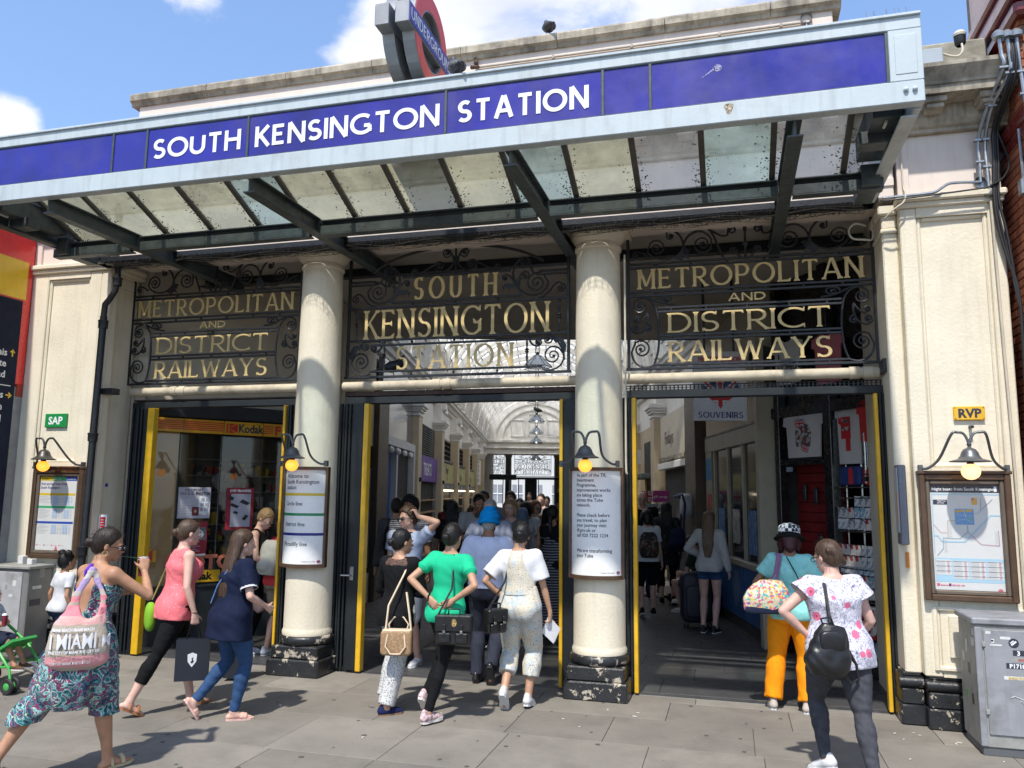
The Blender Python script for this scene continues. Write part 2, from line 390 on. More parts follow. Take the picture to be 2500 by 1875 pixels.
class Vol:
 def __init__(s,lo,hi,h):
  s.lo = np.array(lo,np.float32); s.h = float(h)
  s.n = np.ceil((np.array(hi) - s.lo) / h).astype(int) + 1
  s.D = np.full(s.n,0.5,np.float32)
  s.ax = [s.lo[i] + s.h * np.arange(s.n[i],dtype=np.float32) for i in range(3)]
 def win(s,lo,hi):
  sl = []
  for i in range(3):
   a = int(max(0,math.floor((lo[i] - s.lo[i]) / s.h))); b = int(min(s.n[i],math.ceil((hi[i] - s.lo[i]) / s.h) + 1))
   if b <= a: return None
   sl.append(slice(a,b))
  X = s.ax[0][sl[0]][:,None,None]; Y = s.ax[1][sl[1]][None,:,None]; Z = s.ax[2][sl[2]][None,None,:]
  return tuple(sl),X,Y,Z
 def put(s,sl,d,k,sub=False):
  A = s.D[sl]
  if sub:
   h = np.clip(0.5 - 0.5 * (A + d) / k,0,1); s.D[sl] = A * (1 - h) + (-d) * h + k * h * (1 - h); return
  if k <= 0: s.D[sl] = np.minimum(A,d); return
  h = np.clip(0.5 + 0.5 * (A - d) / k,0,1)
  s.D[sl] = A * (1 - h) + d * h - k * h * (1 - h)
 def limb(s,pts,rads,k=0.02,cut=None,sub=False,flat=None):
  pts = [np.array(p,np.float32) for p in pts]
  rm = max(rads); m = rm + k + 3 * s.h
  lo = np.min(pts,0) - m; hi = np.max(pts,0) + m
  w = s.win(lo,hi)
  if w is None: return
  sl,X,Y,Z = w
  F = None
  for i in range(len(pts) - 1):
   a,b = pts[i],pts[i + 1]; ab = b - a; L2 = float(ab @ ab) + 1e-12
   t = np.clip(((X - a[0]) * ab[0] + (Y - a[1]) * ab[1] + (Z - a[2]) * ab[2]) / L2,0,1)
   dx = X - a[0] - t * ab[0]; dy = Y - a[1] - t * ab[1]; dz = Z - a[2] - t * ab[2]
   q = dx * dx + dy * dy + dz * dz
   if flat is not None:
    fv,fs = flat; pr = dx * fv[0] + dy * fv[1] + dz * fv[2]; q = q + pr * pr * (fs * fs - 1)
   d = np.sqrt(q) - (rads[i] + (rads[i + 1] - rads[i]) * t)
   if cut is not None and i == len(pts) - 2:
    u = ab / math.sqrt(L2)
    d = np.maximum(d,(X - b[0]) * u[0] + (Y - b[1]) * u[1] + (Z - b[2]) * u[2])
   F = d if F is None else np.minimum(F,d)
  s.put(sl,F,k,sub)
 def ell(s,c,r,Rm=None,k=0.015,sub=False):
  c = np.array(c,np.float32); r = np.array(r,np.float32); m = float(r.max()) + k + 2 * s.h
  w = s.win(c - m,c + m)
  if w is None: return
  sl,X,Y,Z = w
  x,y,z = X - c[0],Y - c[1],Z - c[2]
  if Rm is not None:
   M = np.array(Rm,np.float32)
   x,y,z = x * M[0][0] + y * M[1][0] + z * M[2][0],x * M[0][1] + y * M[1][1] + z * M[2][1],x * M[0][2] + y * M[1][2] + z * M[2][2]
  k0 = np.sqrt((x / r[0]) ** 2 + (y / r[1]) ** 2 + (z / r[2]) ** 2); k1 = np.sqrt((x / r[0] ** 2) ** 2 + (y / r[1] ** 2) ** 2 + (z / r[2] ** 2) ** 2) + 1e-6
  s.put(sl,k0 * (k0 - 1) / k1,k,sub)
 def loft(s,O,Rm,rings,k=0.02,ease=0.0,z0=None,z1=None,ripple=None,ex=2.0,fade=0.012):
  rg = sorted(rings); zz = np.array([r[0] for r in rg]);
  t = np.linspace(zz[0],zz[-1],80); cols = []
  for j in range(1,5):
   v = np.array([r[j] for r in rg]); g = np.gradient(v,zz) if len(zz) > 1 else v * 0
   idx = np.clip(np.searchsorted(zz,t) - 1,0,len(zz) - 2); hh = zz[idx + 1] - zz[idx]; u = (t - zz[idx]) / hh
   cols.append((2 * u**3 - 3 * u**2 + 1) * v[idx] + (u**3 - 2 * u**2 + u) * hh * g[idx] + (-2 * u**3 + 3 * u**2) * v[idx + 1] + (u**3 - u**2) * hh * g[idx + 1])
  z0 = zz[0] if z0 is None else z0; z1 = zz[-1] if z1 is None else z1
  M = np.array(Rm,np.float32); O = np.array(O,np.float32)
  mx = float(max(np.abs(cols[0]).max() + cols[2].max(),np.abs(cols[1]).max() + cols[3].max())) + ease + k + 3 * s.h
  cs = [O + M @ np.array([sx * mx,sy * mx,z],np.float32) for sx in (-1,1) for sy in (-1,1) for z in (z0 - k - 3 * s.h,z1 + k + 3 * s.h)]
  w = s.win(np.min(cs,0),np.max(cs,0))
  if w is None: return
  sl,X,Y,Z = w
  X,Y,Z = X - O[0],Y - O[1],Z - O[2]
  x = X * M[0][0] + Y * M[1][0] + Z * M[2][0]; y = X * M[0][1] + Y * M[1][1] + Z * M[2][1]; z = X * M[0][2] + Y * M[1][2] + Z * M[2][2]
  zc = np.clip(z,zz[0],zz[-1]); ii = (zc - zz[0]) / (zz[-1] - zz[0]) * 79
  i0 = np.minimum(ii.astype(np.int32),78); fr = ii - i0
  def S(a): a = a.astype(np.float32); return a[i0] * (1 - fr) + a[i0 + 1] * fr
  cx,cy,rx,ry = [S(c) for c in cols]; rx = rx + ease; ry = ry + ease
  x = x - cx; y = y - cy
  if ex != 2.0: q = (np.abs(x / rx) ** ex + np.abs(y / ry) ** ex) ** (1 / ex)
  else: q = np.sqrt((x / rx) ** 2 + (y / ry) ** 2)
  d = (q - 1) * np.minimum(rx,ry) * 0.5 + (q - 1) * 0.5 * (rx * np.abs(x) + ry * np.abs(y)) / (np.abs(x) + np.abs(y) + 1e-5)
  if ripple is not None:
   amp,n,ph,za,zb = ripple
   an = np.arctan2(y,x); rampf = np.clip((z - za) / (zb - za),0,1)
   d = d + amp * rampf * (np.sin(an * n + ph + 3 * z) + 0.5 * np.sin(an * (n * 1.7) + 2 * ph + 5 * z))
  d = np.maximum(d,np.maximum(z - z1,z0 - z))
  s.put(sl,d,k)
 def cutp(s,p,nrm,k=0.0):
  X = s.ax[0][:,None,None]; Y = s.ax[1][None,:,None]; Z = s.ax[2][None,None,:]
  s.D = np.maximum(s.D,(X - p[0]) * nrm[0] + (Y - p[1]) * nrm[1] + (Z - p[2]) * nrm[2])
 def wrinkle(s,amp,f=22.0,ph=0.0,dirv=(0.3,0.5,1.0)):
  X = s.ax[0][:,None,None]; Y = s.ax[1][None,:,None]; Z = s.ax[2][None,None,:]
  a = X * dirv[0] + Y * dirv[1] + Z * dirv[2]; b = X * 1.1 - Y * 0.7 + Z * 0.35
  s.D = s.D + amp * (np.sin(a * f * 2.1 + 2.2 * np.sin(b * f * .8 + ph) + ph) * np.sin(b * f * 1.15 + 1.7 * np.sin(a * f * .55) + ph * 2))
 def nets(s):
  D = s.D; I = D < 0
  c = I[:-1,:-1,:-1].astype(np.int8).copy()
  for a in (0,1):
   for b in (0,1):
    for e in (0,1):
     if a or b or e: c += I[a:D.shape[0] - 1 + a,b:D.shape[1] - 1 + b,e:D.shape[2] - 1 + e]
  mix = (c > 0) & (c < 8); idx = np.argwhere(mix)
  if len(idx) == 0: return np.zeros((0,3)),np.zeros((0,4),int)
  i,j,k = idx.T
  V = {}
  for a in (0,1):
   for b in (0,1):
    for e in (0,1): V[a,b,e] = D[i + a,j + b,k + e].astype(np.float64)
  acc = np.zeros((len(idx),3)); cnt = np.zeros(len(idx))
  for (p,q) in [((0,0,0),(1,0,0)),((0,1,0),(1,1,0)),((0,0,1),(1,0,1)),((0,1,1),(1,1,1)),((0,0,0),(0,1,0)),((1,0,0),(1,1,0)),((0,0,1),(0,1,1)),((1,0,1),(1,1,1)),
      ((0,0,0),(0,0,1)),((1,0,0),(1,0,1)),((0,1,0),(0,1,1)),((1,1,0),(1,1,1))]:
   a,b = V[p],V[q]; m = (a < 0) != (b < 0); t = np.where(m,a / np.where(m,a - b,1),0)
   P = np.array(p)[None,:] + t[:,None] * (np.array(q) - np.array(p))[None,:]
   acc += P * m[:,None]; cnt += m
  pos = idx + acc / cnt[:,None]
  vid = np.full(mix.shape,-1,np.int64); vid[i,j,k] = np.arange(len(idx))
  F = []
  for ax in range(3):
   A = np.moveaxis(I,ax,0); d = A[:-1] != A[1:]
   d = np.moveaxis(d,0,ax)
   o = [0,1,2]; o.remove(ax); u,v = o
   sl = [slice(None)] * 3; sl[u] = slice(1,D.shape[u] - 1); sl[v] = slice(1,D.shape[v] - 1)
   e = np.argwhere(d[tuple(sl)])
   if len(e) == 0: continue
   e[:,u] += 1; e[:,v] += 1
   def g(du,dv):
    q = e.copy(); q[:,u] -= du; q[:,v] -= dv; return vid[q[:,0],q[:,1],q[:,2]]
   quad = np.stack([g(0,0),g(1,0),g(1,1),g(0,1)],1)
   ins = I[e[:,0],e[:,1],e[:,2]]
   flip = ins if ax != 1 else ~ins
   quad[~flip] = quad[~flip][:,::-1]
   F.append(quad)
  return pos * s.h + s.lo,np.concatenate(F) if F else np.zeros((0,4),int)
 def mesh(s,name,smooth_it=1):
  v,f = s.nets()
  f = f[(f >= 0).all(1)]
  if smooth_it and len(f):
   e = np.concatenate([f[:,[0,1]],f[:,[1,2]],f[:,[2,3]],f[:,[3,0]]])
   for _ in range(smooth_it):
    a = np.zeros_like(v); c = np.zeros(len(v))
    for p,q in ((0,1),(1,0)):
     for x in range(3): a[:,x] += np.bincount(e[:,p],v[e[:,q],x],len(v))
     c += np.bincount(e[:,p],minlength=len(v))
    c[c == 0] = 1
    v = v * 0.5 + 0.5 * a / c[:,None]
  me = bpy.data.meshes.new(name)
  me.vertices.add(len(v)); me.vertices.foreach_set('co',v.astype(np.float32).ravel())
  me.loops.add(len(f) * 4); me.loops.foreach_set('vertex_index',f.astype(np.int32).ravel())
  me.polygons.add(len(f)); me.polygons.foreach_set('loop_start',np.arange(0,len(f) * 4,4,dtype=np.int32))
  try: me.polygons.foreach_set('loop_total',np.full(len(f),4,np.int32))
  except Exception: pass
  me.polygons.foreach_set('use_smooth',np.ones(len(f),bool))
  me.update(calc_edges=True); me.validate()
  return me
def rot(ax,deg):
 return np.array(Matrix.Rotation(R(deg),3,ax))
def V3(*a): return np.array(a,float)
def ik(a,b,l1,l2,pole):
 d = b - a; L = np.linalg.norm(d); L = min(L,(l1 + l2) * 0.999); u = d / (np.linalg.norm(d) + 1e-9)
 b = a + u * L
 x = (l1 * l1 - l2 * l2 + L * L) / (2 * L); h = math.sqrt(max(0,l1 * l1 - x * x))
 p = np.array(pole,float); p = p - u * (p @ u); p /= (np.linalg.norm(p) + 1e-9)
 return a + u * x + p * h,b
SKIN = {}
def skin(tone):
 c = {'fair': (0.60,0.36,0.27),'pink': (0.62,0.38,0.30),'olive': (0.46,0.26,0.165),'tan': (0.42,0.22,0.13),'brown': (0.25,0.125,0.072),'dark': (0.11,0.055,0.034)}[tone]
 return mat('skin_' + tone,c,0.5,var=0.11,vs=14,bump=0.12,bs=160,coords='obj',sss=0.08,spec=0.4)
def hairm(name,c,gloss=0.42):
 m = mat('hair_' + name,c,gloss,var=0.35,vs=26,bump=0.0,coords='obj',stretch=(5,5,0.35),spec=0.35)
 nt = m.node_tree
 if 'strand' not in nt.nodes:
  n = nt.nodes; l = nt.links
  t = n.new('ShaderNodeTexNoise'); t.name = 'strand'; t.inputs['Scale'].default_value = 30; t.inputs['Detail'].default_value = 4
  mp = n.new('ShaderNodeMapping'); mp.inputs['Scale'].default_value = (6,6,0.5); tc = n.new('ShaderNodeTexCoord')
  l.new(tc.outputs['Object'],mp.inputs[0]); l.new(mp.outputs[0],t.inputs['Vector'])
  b = n.new('ShaderNodeBump'); b.inputs['Strength'].default_value = 0.7; b.inputs['Distance'].default_value = 0.006
  l.new(t.outputs['Fac'],b.inputs['Height']); l.new(b.outputs[0],n['Principled BSDF'].inputs['Normal'])
 return m
class Fig:
 def __init__(s,x,y,heading,label,H=1.65,sex='f',w=1.0,res=0.0095,lean=3,side=0,twist=0,crouch=0.0,px=0.0,py=0.0,
     legL=((-0.1,0.05,0),0,0),legR=((0.1,0.05,0),0,0),armL=None,armR=None,head=(0,0,0),tone='fair',group=None,feet=True,hands=True,seat=None,z0=0.0,neck=1.0,curlL=35,curlR=35,bust=1.0):
  s.k = k = H / 1.70; s.w = w; s.sex = sex; s.res = res
  s.root = thing('person',label,'person',(x,y,z0),-R(heading),group)
  s.M = FR[s.root.name]
  hz = (0.935 - crouch) * k if seat is None else seat
  s.pel = V3(px,py,hz)
  s.RT = rot('Z',-twist) @ rot('Y',side) @ rot('X',-lean)          # torso frame, +lean = forward
  s.RP = rot('Z',-twist * 0.3) @ rot('X',-lean * 0.3)
  s.T = lambda p: s.pel + s.RT @ (np.array(p,float) * k)
  s.Pp = lambda p: s.pel + s.RP @ (np.array(p,float) * k)
  sw = 0.158 if sex == 'f' else 0.185
  s.sw = sw
  s.sh = {-1: s.T((-sw,0,0.435)),1: s.T((sw,0,0.435))}
  s.hip = {-1: s.Pp((-0.088 * (0.7 + .3 * w),0,-0.03)),1: s.Pp((0.088 * (0.7 + .3 * w),0,-0.03))}
  s.leg = {}; s.foot = {}
  for sd,lg in ((-1,legL),(1,legR)):
   ball,pitch,yaw = lg[0],lg[1],lg[2]; pole = lg[3] if len(lg) > 3 else (0.12 * sd,1,0.0)
   FM = rot('Z',-yaw) @ rot('X',-pitch)                             # pitch>0 : heel up
   ball = V3(*ball); ank = ball + FM @ (V3(0,-0.115,0.075) * k)
   kn,ank2 = ik(s.hip[sd],ank,0.435 * k,0.42 * k,pole)
   s.leg[sd] = (s.hip[sd],kn,ank2); s.foot[sd] = (ank2,FM)
  s.arm = {}; s.hand = {}
  for sd,am in ((-1,armL),(1,armR)):
   if am is None: am = ((sd * 0.24,0.03,-0.11),(0.25 * sd,-1,0))
   tgt,pole = am[0],am[1]
   if len(am) > 2 and am[2] == 'w': tg = V3(*tgt)
   else: tg = s.T(tgt)
   el,wr = ik(s.sh[sd],tg,0.285 * k,0.245 * k,s.RT @ V3(*pole))
   s.arm[sd] = (s.sh[sd],el,wr)
   hd = am[3] if len(am) > 3 and am[3] is not None else None
   d = (wr - el) / np.linalg.norm(wr - el) if hd is None else V3(*hd) / np.linalg.norm(hd)
   n = am[4] if len(am) > 4 else (-sd,0.15,0)
   n = V3(*n); n = n - d * (n @ d); n /= np.linalg.norm(n)
   s.hand[sd] = (wr,d,n,{-1: curlL,1: curlR}[sd])
  s.neck = s.T((0,-0.01,0.47)); yaw,pitch,tilt = head
  s.RH = rot('Z',-twist * 0.6 - yaw) @ rot('Y',tilt) @ rot('X',-pitch - lean * 0.5)
  s.hd = s.T((0,0.012,0.55)) - V3(0,0,0)
  s.hs = (0.5 + 0.5 * k)
  s.HP = lambda p: s.hd + s.RH @ (np.array(p,float) * s.hs)
  s.fem = 1.0 if sex == 'f' else 0.0
  s.bust = bust
  s.tone = tone
  s.body(feet,hands)
 def rings(s):
  w = s.w; k = s.k; f = s.fem
  if s.sex == 'f':
   R_ = [(-.12,0,-.012,.115,.085),(-.03,0,-.018,.172 * w,.118 * w),(.03,0,-.014,.168 * w,.112 * w),(.10,0,-.004,.148 * w,.100 * w),(.18,0,0,.124 * w,.088 * w),(.26,0,.002,.130 * w,.096 * w),
     (.34,0,.0,.142 * w,.104 * w),(.40,0,-.006,.150,.092),(.445,0,-.012,.128,.072),(.475,0,-.014,.085,.056),(.50,0,-.01,.056,.052)]
  else:
   R_ = [(-.12,0,-.012,.11,.085),(-.03,0,-.014,.158 * w,.112 * w),(.05,0,-.006,.155 * w,.108 * w),(.14,0,0,.146 * w,.104 * w),(.24,0,.002,.15 * w,.106 * w),(.33,0,0,.168 * w,.112 * w),
     (.40,0,-.006,.178,.104),(.445,0,-.012,.150,.08),(.475,0,-.014,.098,.062),(.50,0,-.01,.062,.056)]
  return [(a * k,b * k,c * k,d * k,e * k) for a,b,c,d,e in R_]
 def legr(s):
  w = s.w; k = s.k
  return [.088 * w * k,.074 * w * k,.056 * k * (.6 + .4 * w),.048 * k,.056 * k * (.7 + .3 * w),.040 * k,.034 * k]
 def legpts(s,sd,t=1.0):
  a,b,c = s.leg[sd]
  P = [a,a * .55 + b * .45,a * .12 + b * .88,b,b * .7 + c * .3 - (s.foot[sd][1] @ V3(0,.008,0)),b * .3 + c * .7,c]
  ts = [0,.23,.44,.5,.65,.85,1.0]
  return P,ts
 def armpts(s,sd):
  a,b,c = s.arm[sd]; k = s.k; w = .55 + .45 * s.w; f = .88 if s.sex == 'f' else 1.05
  P = [a,a * .6 + b * .4,b,b * .7 + c * .3,c]; r = [.050 * k * f * w,.044 * k * f * w,.035 * k * f * w,.037 * k * f * w,.024 * k * f]
  return P,[0,.2,.5,.65,1.0],r
 @staticmethod
 def clip(P,ts,r,t0,t1):
  xs = sorted(set([t0,t1] + [t for t in ts if t0 < t < t1])); P = np.array(P)
  pts = [np.array([np.interp(x,ts,P[:,j]) for j in range(3)]) for x in xs]
  return pts,[float(np.interp(x,ts,r)) for x in xs]
 def bounds(s,pad=0.14):
  pts = [s.pel,s.hd,s.HP((0,0,.26))] + [p for d in (s.leg,s.arm) for v in d.values() for p in v] + [s.foot[i][0] + s.foot[i][1] @ V3(0,.17,-.08) for i in (-1,1)] + [s.hand[i][0] + s.hand[i][1] * .19 for i in (-1,1)]
  return np.min(pts,0) - pad,np.max(pts,0) + pad
 def body(s,feet,hands):
  lo,hi = s.bounds(0.09); v = Vol(lo,hi,s.res); k = s.k
  v.loft(s.pel,s.RT,s.rings(),k=.02)
  if s.sex == 'f' and s.bust:
   for sx in (-1,1): v.ell(s.T((sx * .066,.078 * s.w,.315)),np.array([.062,.055,.062]) * k * s.bust,s.RT,.03)
  for sx in (-1,1): v.ell(s.Pp((sx * .072,-.062 * s.w,-.05)),np.array([.082,.075,.085]) * k * s.w,s.RP,.035)
  for sd in (-1,1):
   P,ts = s.legpts(sd); v.limb(P,s.legr(),.03)
   P,ts,r = s.armpts(sd); v.limb(P,r,.028)
   v.limb([s.T((sd * .05,-.02,.47)),s.sh[sd]],[.035 * k,.046 * k],.03)
   if feet:
    a,FM = s.foot[sd]; F = lambda p: a + FM @ (np.array(p) * k)
    v.limb([F((0,-.035,-.045)),F((0,.03,-.035)),F((0,.10,-.055)),F((sd * -.005,.155,-.06))],[.032 * k,.036 * k,.034 * k,.018 * k],.02,flat=(FM @ V3(0,0,1),1.25))
    v.limb([a,F((0,.02,-.03))],[.034 * k,.032 * k],.02)
   if hands: s.mkhand(v,sd)
  v.limb([s.T((0,-.012,.46)),s.HP((0,-.02,.03)),s.HP((0,-.015,.07))],[.056 * k,.05 * k * (1 if s.sex == 'f' else 1.12),.055 * k],.02)
  H = s.HP; q = s.hs
  v.ell(H((0,-.012,.118)),V3(.073,.092,.09) * q,s.RH,.012)
  v.ell(H((0,.024,.070)),V3(.057,.068,.082) * q,s.RH,.02)
  v.ell(H((0,.066,.004)),V3(.024,.022,.018) * q,s.RH,.025)
  v.limb([H((-.045,.02,.03)),H((0,.06,.006)),H((.045,.02,.03))],[.018,.016,.018],.02)
  v.limb([H((0,.090,.092)),H((0,.106,.062))],[.008 * q,.0125 * q],.010)
  v.limb([H((-.012,.094,.058)),H((.012,.094,.058))],[.009 * q,.009 * q],.008)
  v.ell(H((0,.088,.031)),V3(.023,.012,.006) * q,s.RH,.006); v.ell(H((0,.086,.022)),V3(.020,.012,.006) * q,s.RH,.006)
  v.limb([H((-.04,.076,.103)),H((-.015,.086,.106))],[.008,.008],.01); v.limb([H((.04,.076,.103)),H((.015,.086,.106))],[.008,.008],.01)
  for sx in (-1,1):
   v.ell(H((sx * .031,.098,.085)),V3(.014,.012,.010) * q,s.RH,.008,sub=True)
   v.ell(H((sx * .074,-.005,.078)),V3(.009,.018,.029) * q,s.RH,.006)
  me = v.mesh('body'); s.o = obj('body',me,skin(s.tone),s.root,M=s.M)
 def face(s,iris=(0.08,0.04,0.02),lips=(0.45,0.14,0.12),brows=(0.05,0.03,0.02)):
  q = s.hs
  for sx in (-1,1):
   m = MB().ball(tuple(s.HP((sx * .031,.0785,.085))),.0125 * q,10); e = obj('eye',m,mat('eye_white',(.75,.72,.68),.25,var=0),s.root,M=s.M)
   m = MB().ball(tuple(s.HP((sx * .031,.0865,.085))),.0058 * q,8); obj('iris',m,mat('iris%d' % int(iris[0] * 100),iris,.15,var=0),e,M=s.M)
   m = MB().tube([s.HP((sx * .014,.094,.104)),s.HP((sx * .032,.091,.110)),s.HP((sx * .05,.078,.103))],[.003,.0042,.002],6)
   obj('eyebrow',m,mat('brow%d' % int(brows[0] * 100),brows,.8,var=0),s.root,M=s.M)
  m = MB().tube([s.HP((-.022,.093,.027)),s.HP((-.008,.1005,.028)),s.HP((.008,.1005,.028)),s.HP((.022,.093,.027))],[.002,.0065,.0065,.002],8)
  obj('lips',m,mat('lips%d' % int(lips[0] * 100),lips,.45,var=0),s.root,M=s.M)
 def mkhand(s,v,sd):
  W,d,n,curl = s.hand[sd]; k = s.k * .95; l = np.cross(d,n) * sd   # l : towards the thumb side
  C = lambda a,b,c: W + (d * a + l * b + n * c) * k
  v.limb([W,C(.03,0,0)],[.024 * k,.027 * k],.015,flat=(n,1.5))
  v.limb([C(.03,.014,0),C(.088,.024,0)],[.021 * k,.017 * k],.012,flat=(n,1.25))
  v.limb([C(.03,-.012,0),C(.082,-.022,0)],[.021 * k,.016 * k],.012,flat=(n,1.25))
  v.limb([C(.05,0,0),C(.088,0,0)],[.021 * k,.017 * k],.012,flat=(n,1.4))
  for off,L,dl in ((.030,.070,0),(.010,.080,5),(-.010,.074,8),(-.029,.058,12)):
   p = C(.086 - abs(off) * .15,off,0); a = 0; pts = [p]; sp = off * 1.2
   for j,fr in enumerate((.42,.32,.26)):
    a += (curl + dl) * (.6,.9,.7)[j]; dd = d * math.cos(R(a)) + n * math.sin(R(a)) + l * sp
    p = p + dd * L * fr * k; pts.append(p)
   v.limb(pts,[.0088 * k,.0082 * k,.0075 * k,.0062 * k],.004)
  p = C(.028,.026,.004); dd = d * .62 + l * .62 + n * .28; dd /= np.linalg.norm(dd); p2 = p + dd * .042 * k
  d3 = dd * .75 + d * .35 + n * .25 * (curl / 35); d3 /= np.linalg.norm(d3)
  v.limb([C(.02,.012,.0),p,p2,p2 + d3 * .03 * k],[.018 * k,.0125 * k,.0098 * k,.0075 * k],.010)
 def gpt(s,sd,a=.07,c=.02):
  W,d,n,cu = s.hand[sd]; return W + d * a * s.k + n * c * s.k
 def top(s,m,sleeve=.28,hem=-.06,ease=.014,name='shirt',flare=.0,neck=.455,scoop=.0,back=None,wr=.003,bustk=1.0,cuff=1.0,res=None,label=None,sh=1.0,ph=0.0,vneck=0):
  lo,hi = s.bounds(.12); k = s.k; h = res or s.res
  lo = lo.copy(); lo[2] = min(s.T((0,0,hem))[2],s.arm[-1][1][2],s.arm[1][1][2],s.arm[-1][2][2] if sleeve > .6 else 9,s.arm[1][2][2] if sleeve > .6 else 9) - .1
  hi = hi.copy(); hi[2] = max(s.sh[1][2],s.sh[-1][2],s.arm[1][1][2],s.arm[-1][1][2],s.arm[-1][2][2] if sleeve > .6 else -9,s.arm[1][2][2] if sleeve > .6 else -9) + .13
  v = Vol(lo,hi,h); rg = s.rings()
  if hem < -.12:
   bx = [r for r in rg if r[0] > -.1 * k]; last = min(bx)
   rg = bx + [(hem * k - .02,0,last[2],last[3] * (1.0 + flare),last[4] * (1.05 + flare))]
  elif flare: rg = [(z,a,b,c * (1 + flare * max(0,(.14 * k - z)) / .2),d * (1 + flare * max(0,(.14 * k - z)) / .2)) for z,a,b,c,d in rg]
  v.loft(s.pel,s.RT,rg,k=.02,ease=ease,z0=hem * k,z1=neck * k + .02,ripple=(wr * 1.6,5,s.pel[0] * 9 + ph,.2 * k,hem * k - .05))
  if s.sex == 'f' and s.bust:
   for sx in (-1,1): v.ell(s.T((sx * .066,.078 * s.w,.315)),np.array([.062,.055,.062]) * k * s.bust + ease,s.RT,.04)
  for sx in (-1,1): v.ell(s.Pp((sx * .072,-.062 * s.w,-.05)),np.array([.082,.075,.085]) * k * s.w + ease,s.RP,.035)
  for sd in (-1,1):
   if neck > .36: v.limb([s.T((sd * .06,-.018,.462)),s.sh[sd] if sleeve > 0 else s.T((sd * (s.sw - .035),-.01,.44))],[.034 * k + ease * .4,(.046 * sh) * k + ease * .6],.03)
   if sleeve > 0:
    P,ts,r = s.armpts(sd); pts,rr = s.clip(P,ts,r,0,sleeve)
    n = len(rr); rr = [q + ease * (1.0 + (cuff - 1) * i / max(1,n - 1)) for i,q in enumerate(rr)]
    v.limb(pts,rr,.03,cut=True)
   else:
    v.ell(s.sh[sd] + s.RT @ V3(sd * .045,0,-.01),V3(.05,.07,.085) * k,s.RT,.01,sub=True)
  if wr: v.wrinkle(wr,20,s.root.location[0] * 7 + ph)
  v.cutp(s.T((0,0,hem)),s.RT @ V3(0,0,-1))
  v.ell(s.T((0,.03 + scoop * .3,.52 - scoop * .2)),V3(.068 + scoop * .4,.085 + scoop * .2,.075 + scoop) * k,s.RT,.008,sub=True)
  if back: v.ell(s.T((0,-.11,.46)),V3(.10,.09,back) * k,s.RT,.01,sub=True)
  me = v.mesh(name); return obj(name,me,m,s.root,M=s.M,label=label)
 def trousers(s,m,length=1.0,ease=(.010,.008,.010),waist=.06,name='trousers',wr=.0022,res=None,cuffr=None,label=None,yoff=0):
  lo,hi = s.bounds(.12); lo = lo.copy(); hi = hi.copy(); k = s.k; hi[2] = s.pel[2] + .2
  v = Vol(lo,hi,res or s.res)
  v.loft(s.pel,s.RP,s.rings(),k=.02,ease=ease[0],z0=-.12 * k,z1=waist * k)
  for sx in (-1,1): v.ell(s.Pp((sx * .072,-.062 * s.w,-.05)),np.array([.082,.075,.085]) * k * s.w + ease[0] * .8,s.RP,.03)
  for sd in (-1,1):
   P,ts = s.legpts(sd); pts,rr = s.clip(P,ts,s.legr(),0,length)
   e = np.interp(np.linspace(0,length,len(rr)),[0,.5,1.0],ease)
   rr = [max(q + e_,(cuffr or 0) * (t_ > .45)) for q,e_,t_ in zip(rr,e,np.linspace(0,length,len(rr)))]
   v.limb(pts,rr,.022,cut=True)
  if wr:
   v.wrinkle(wr,24,s.root.location[0] * 5 + 1,(1.3,1.1,.35) if cuffr else (0.5,0.4,1.4))
  v.cutp(s.Pp((0,0,waist)),s.RP @ V3(0,0,1))
  me = v.mesh(name); return obj(name,me,m,s.root,M=s.M,label=label)
 def skirt(s,m,rings,name='dress',ripple=.012,n=7,res=None,wr=.003,frame='T',label=None,extra=None):
  k = s.k; rg = [tuple(a * k for a in r) for r in rings]; z0 = min(r[0] for r in rg); z1 = max(r[0] for r in rg)
  lo,hi = s.bounds(.2); lo = lo.copy(); hi = hi.copy(); lo[2] = s.pel[2] + z0 - .08; hi[2] = s.pel[2] + z1 + .1
  v = Vol(lo,hi,res or s.res)
  v.loft(s.pel,s.RT if frame == 'T' else np.eye(3),rg,k=.02,ripple=(ripple,n,1.3,0,z0))
  if extra: extra(v)
  if wr: v.wrinkle(wr,18,2.2)
  me = v.mesh(name); return obj(name,me,m,s.root,M=s.M,label=label)
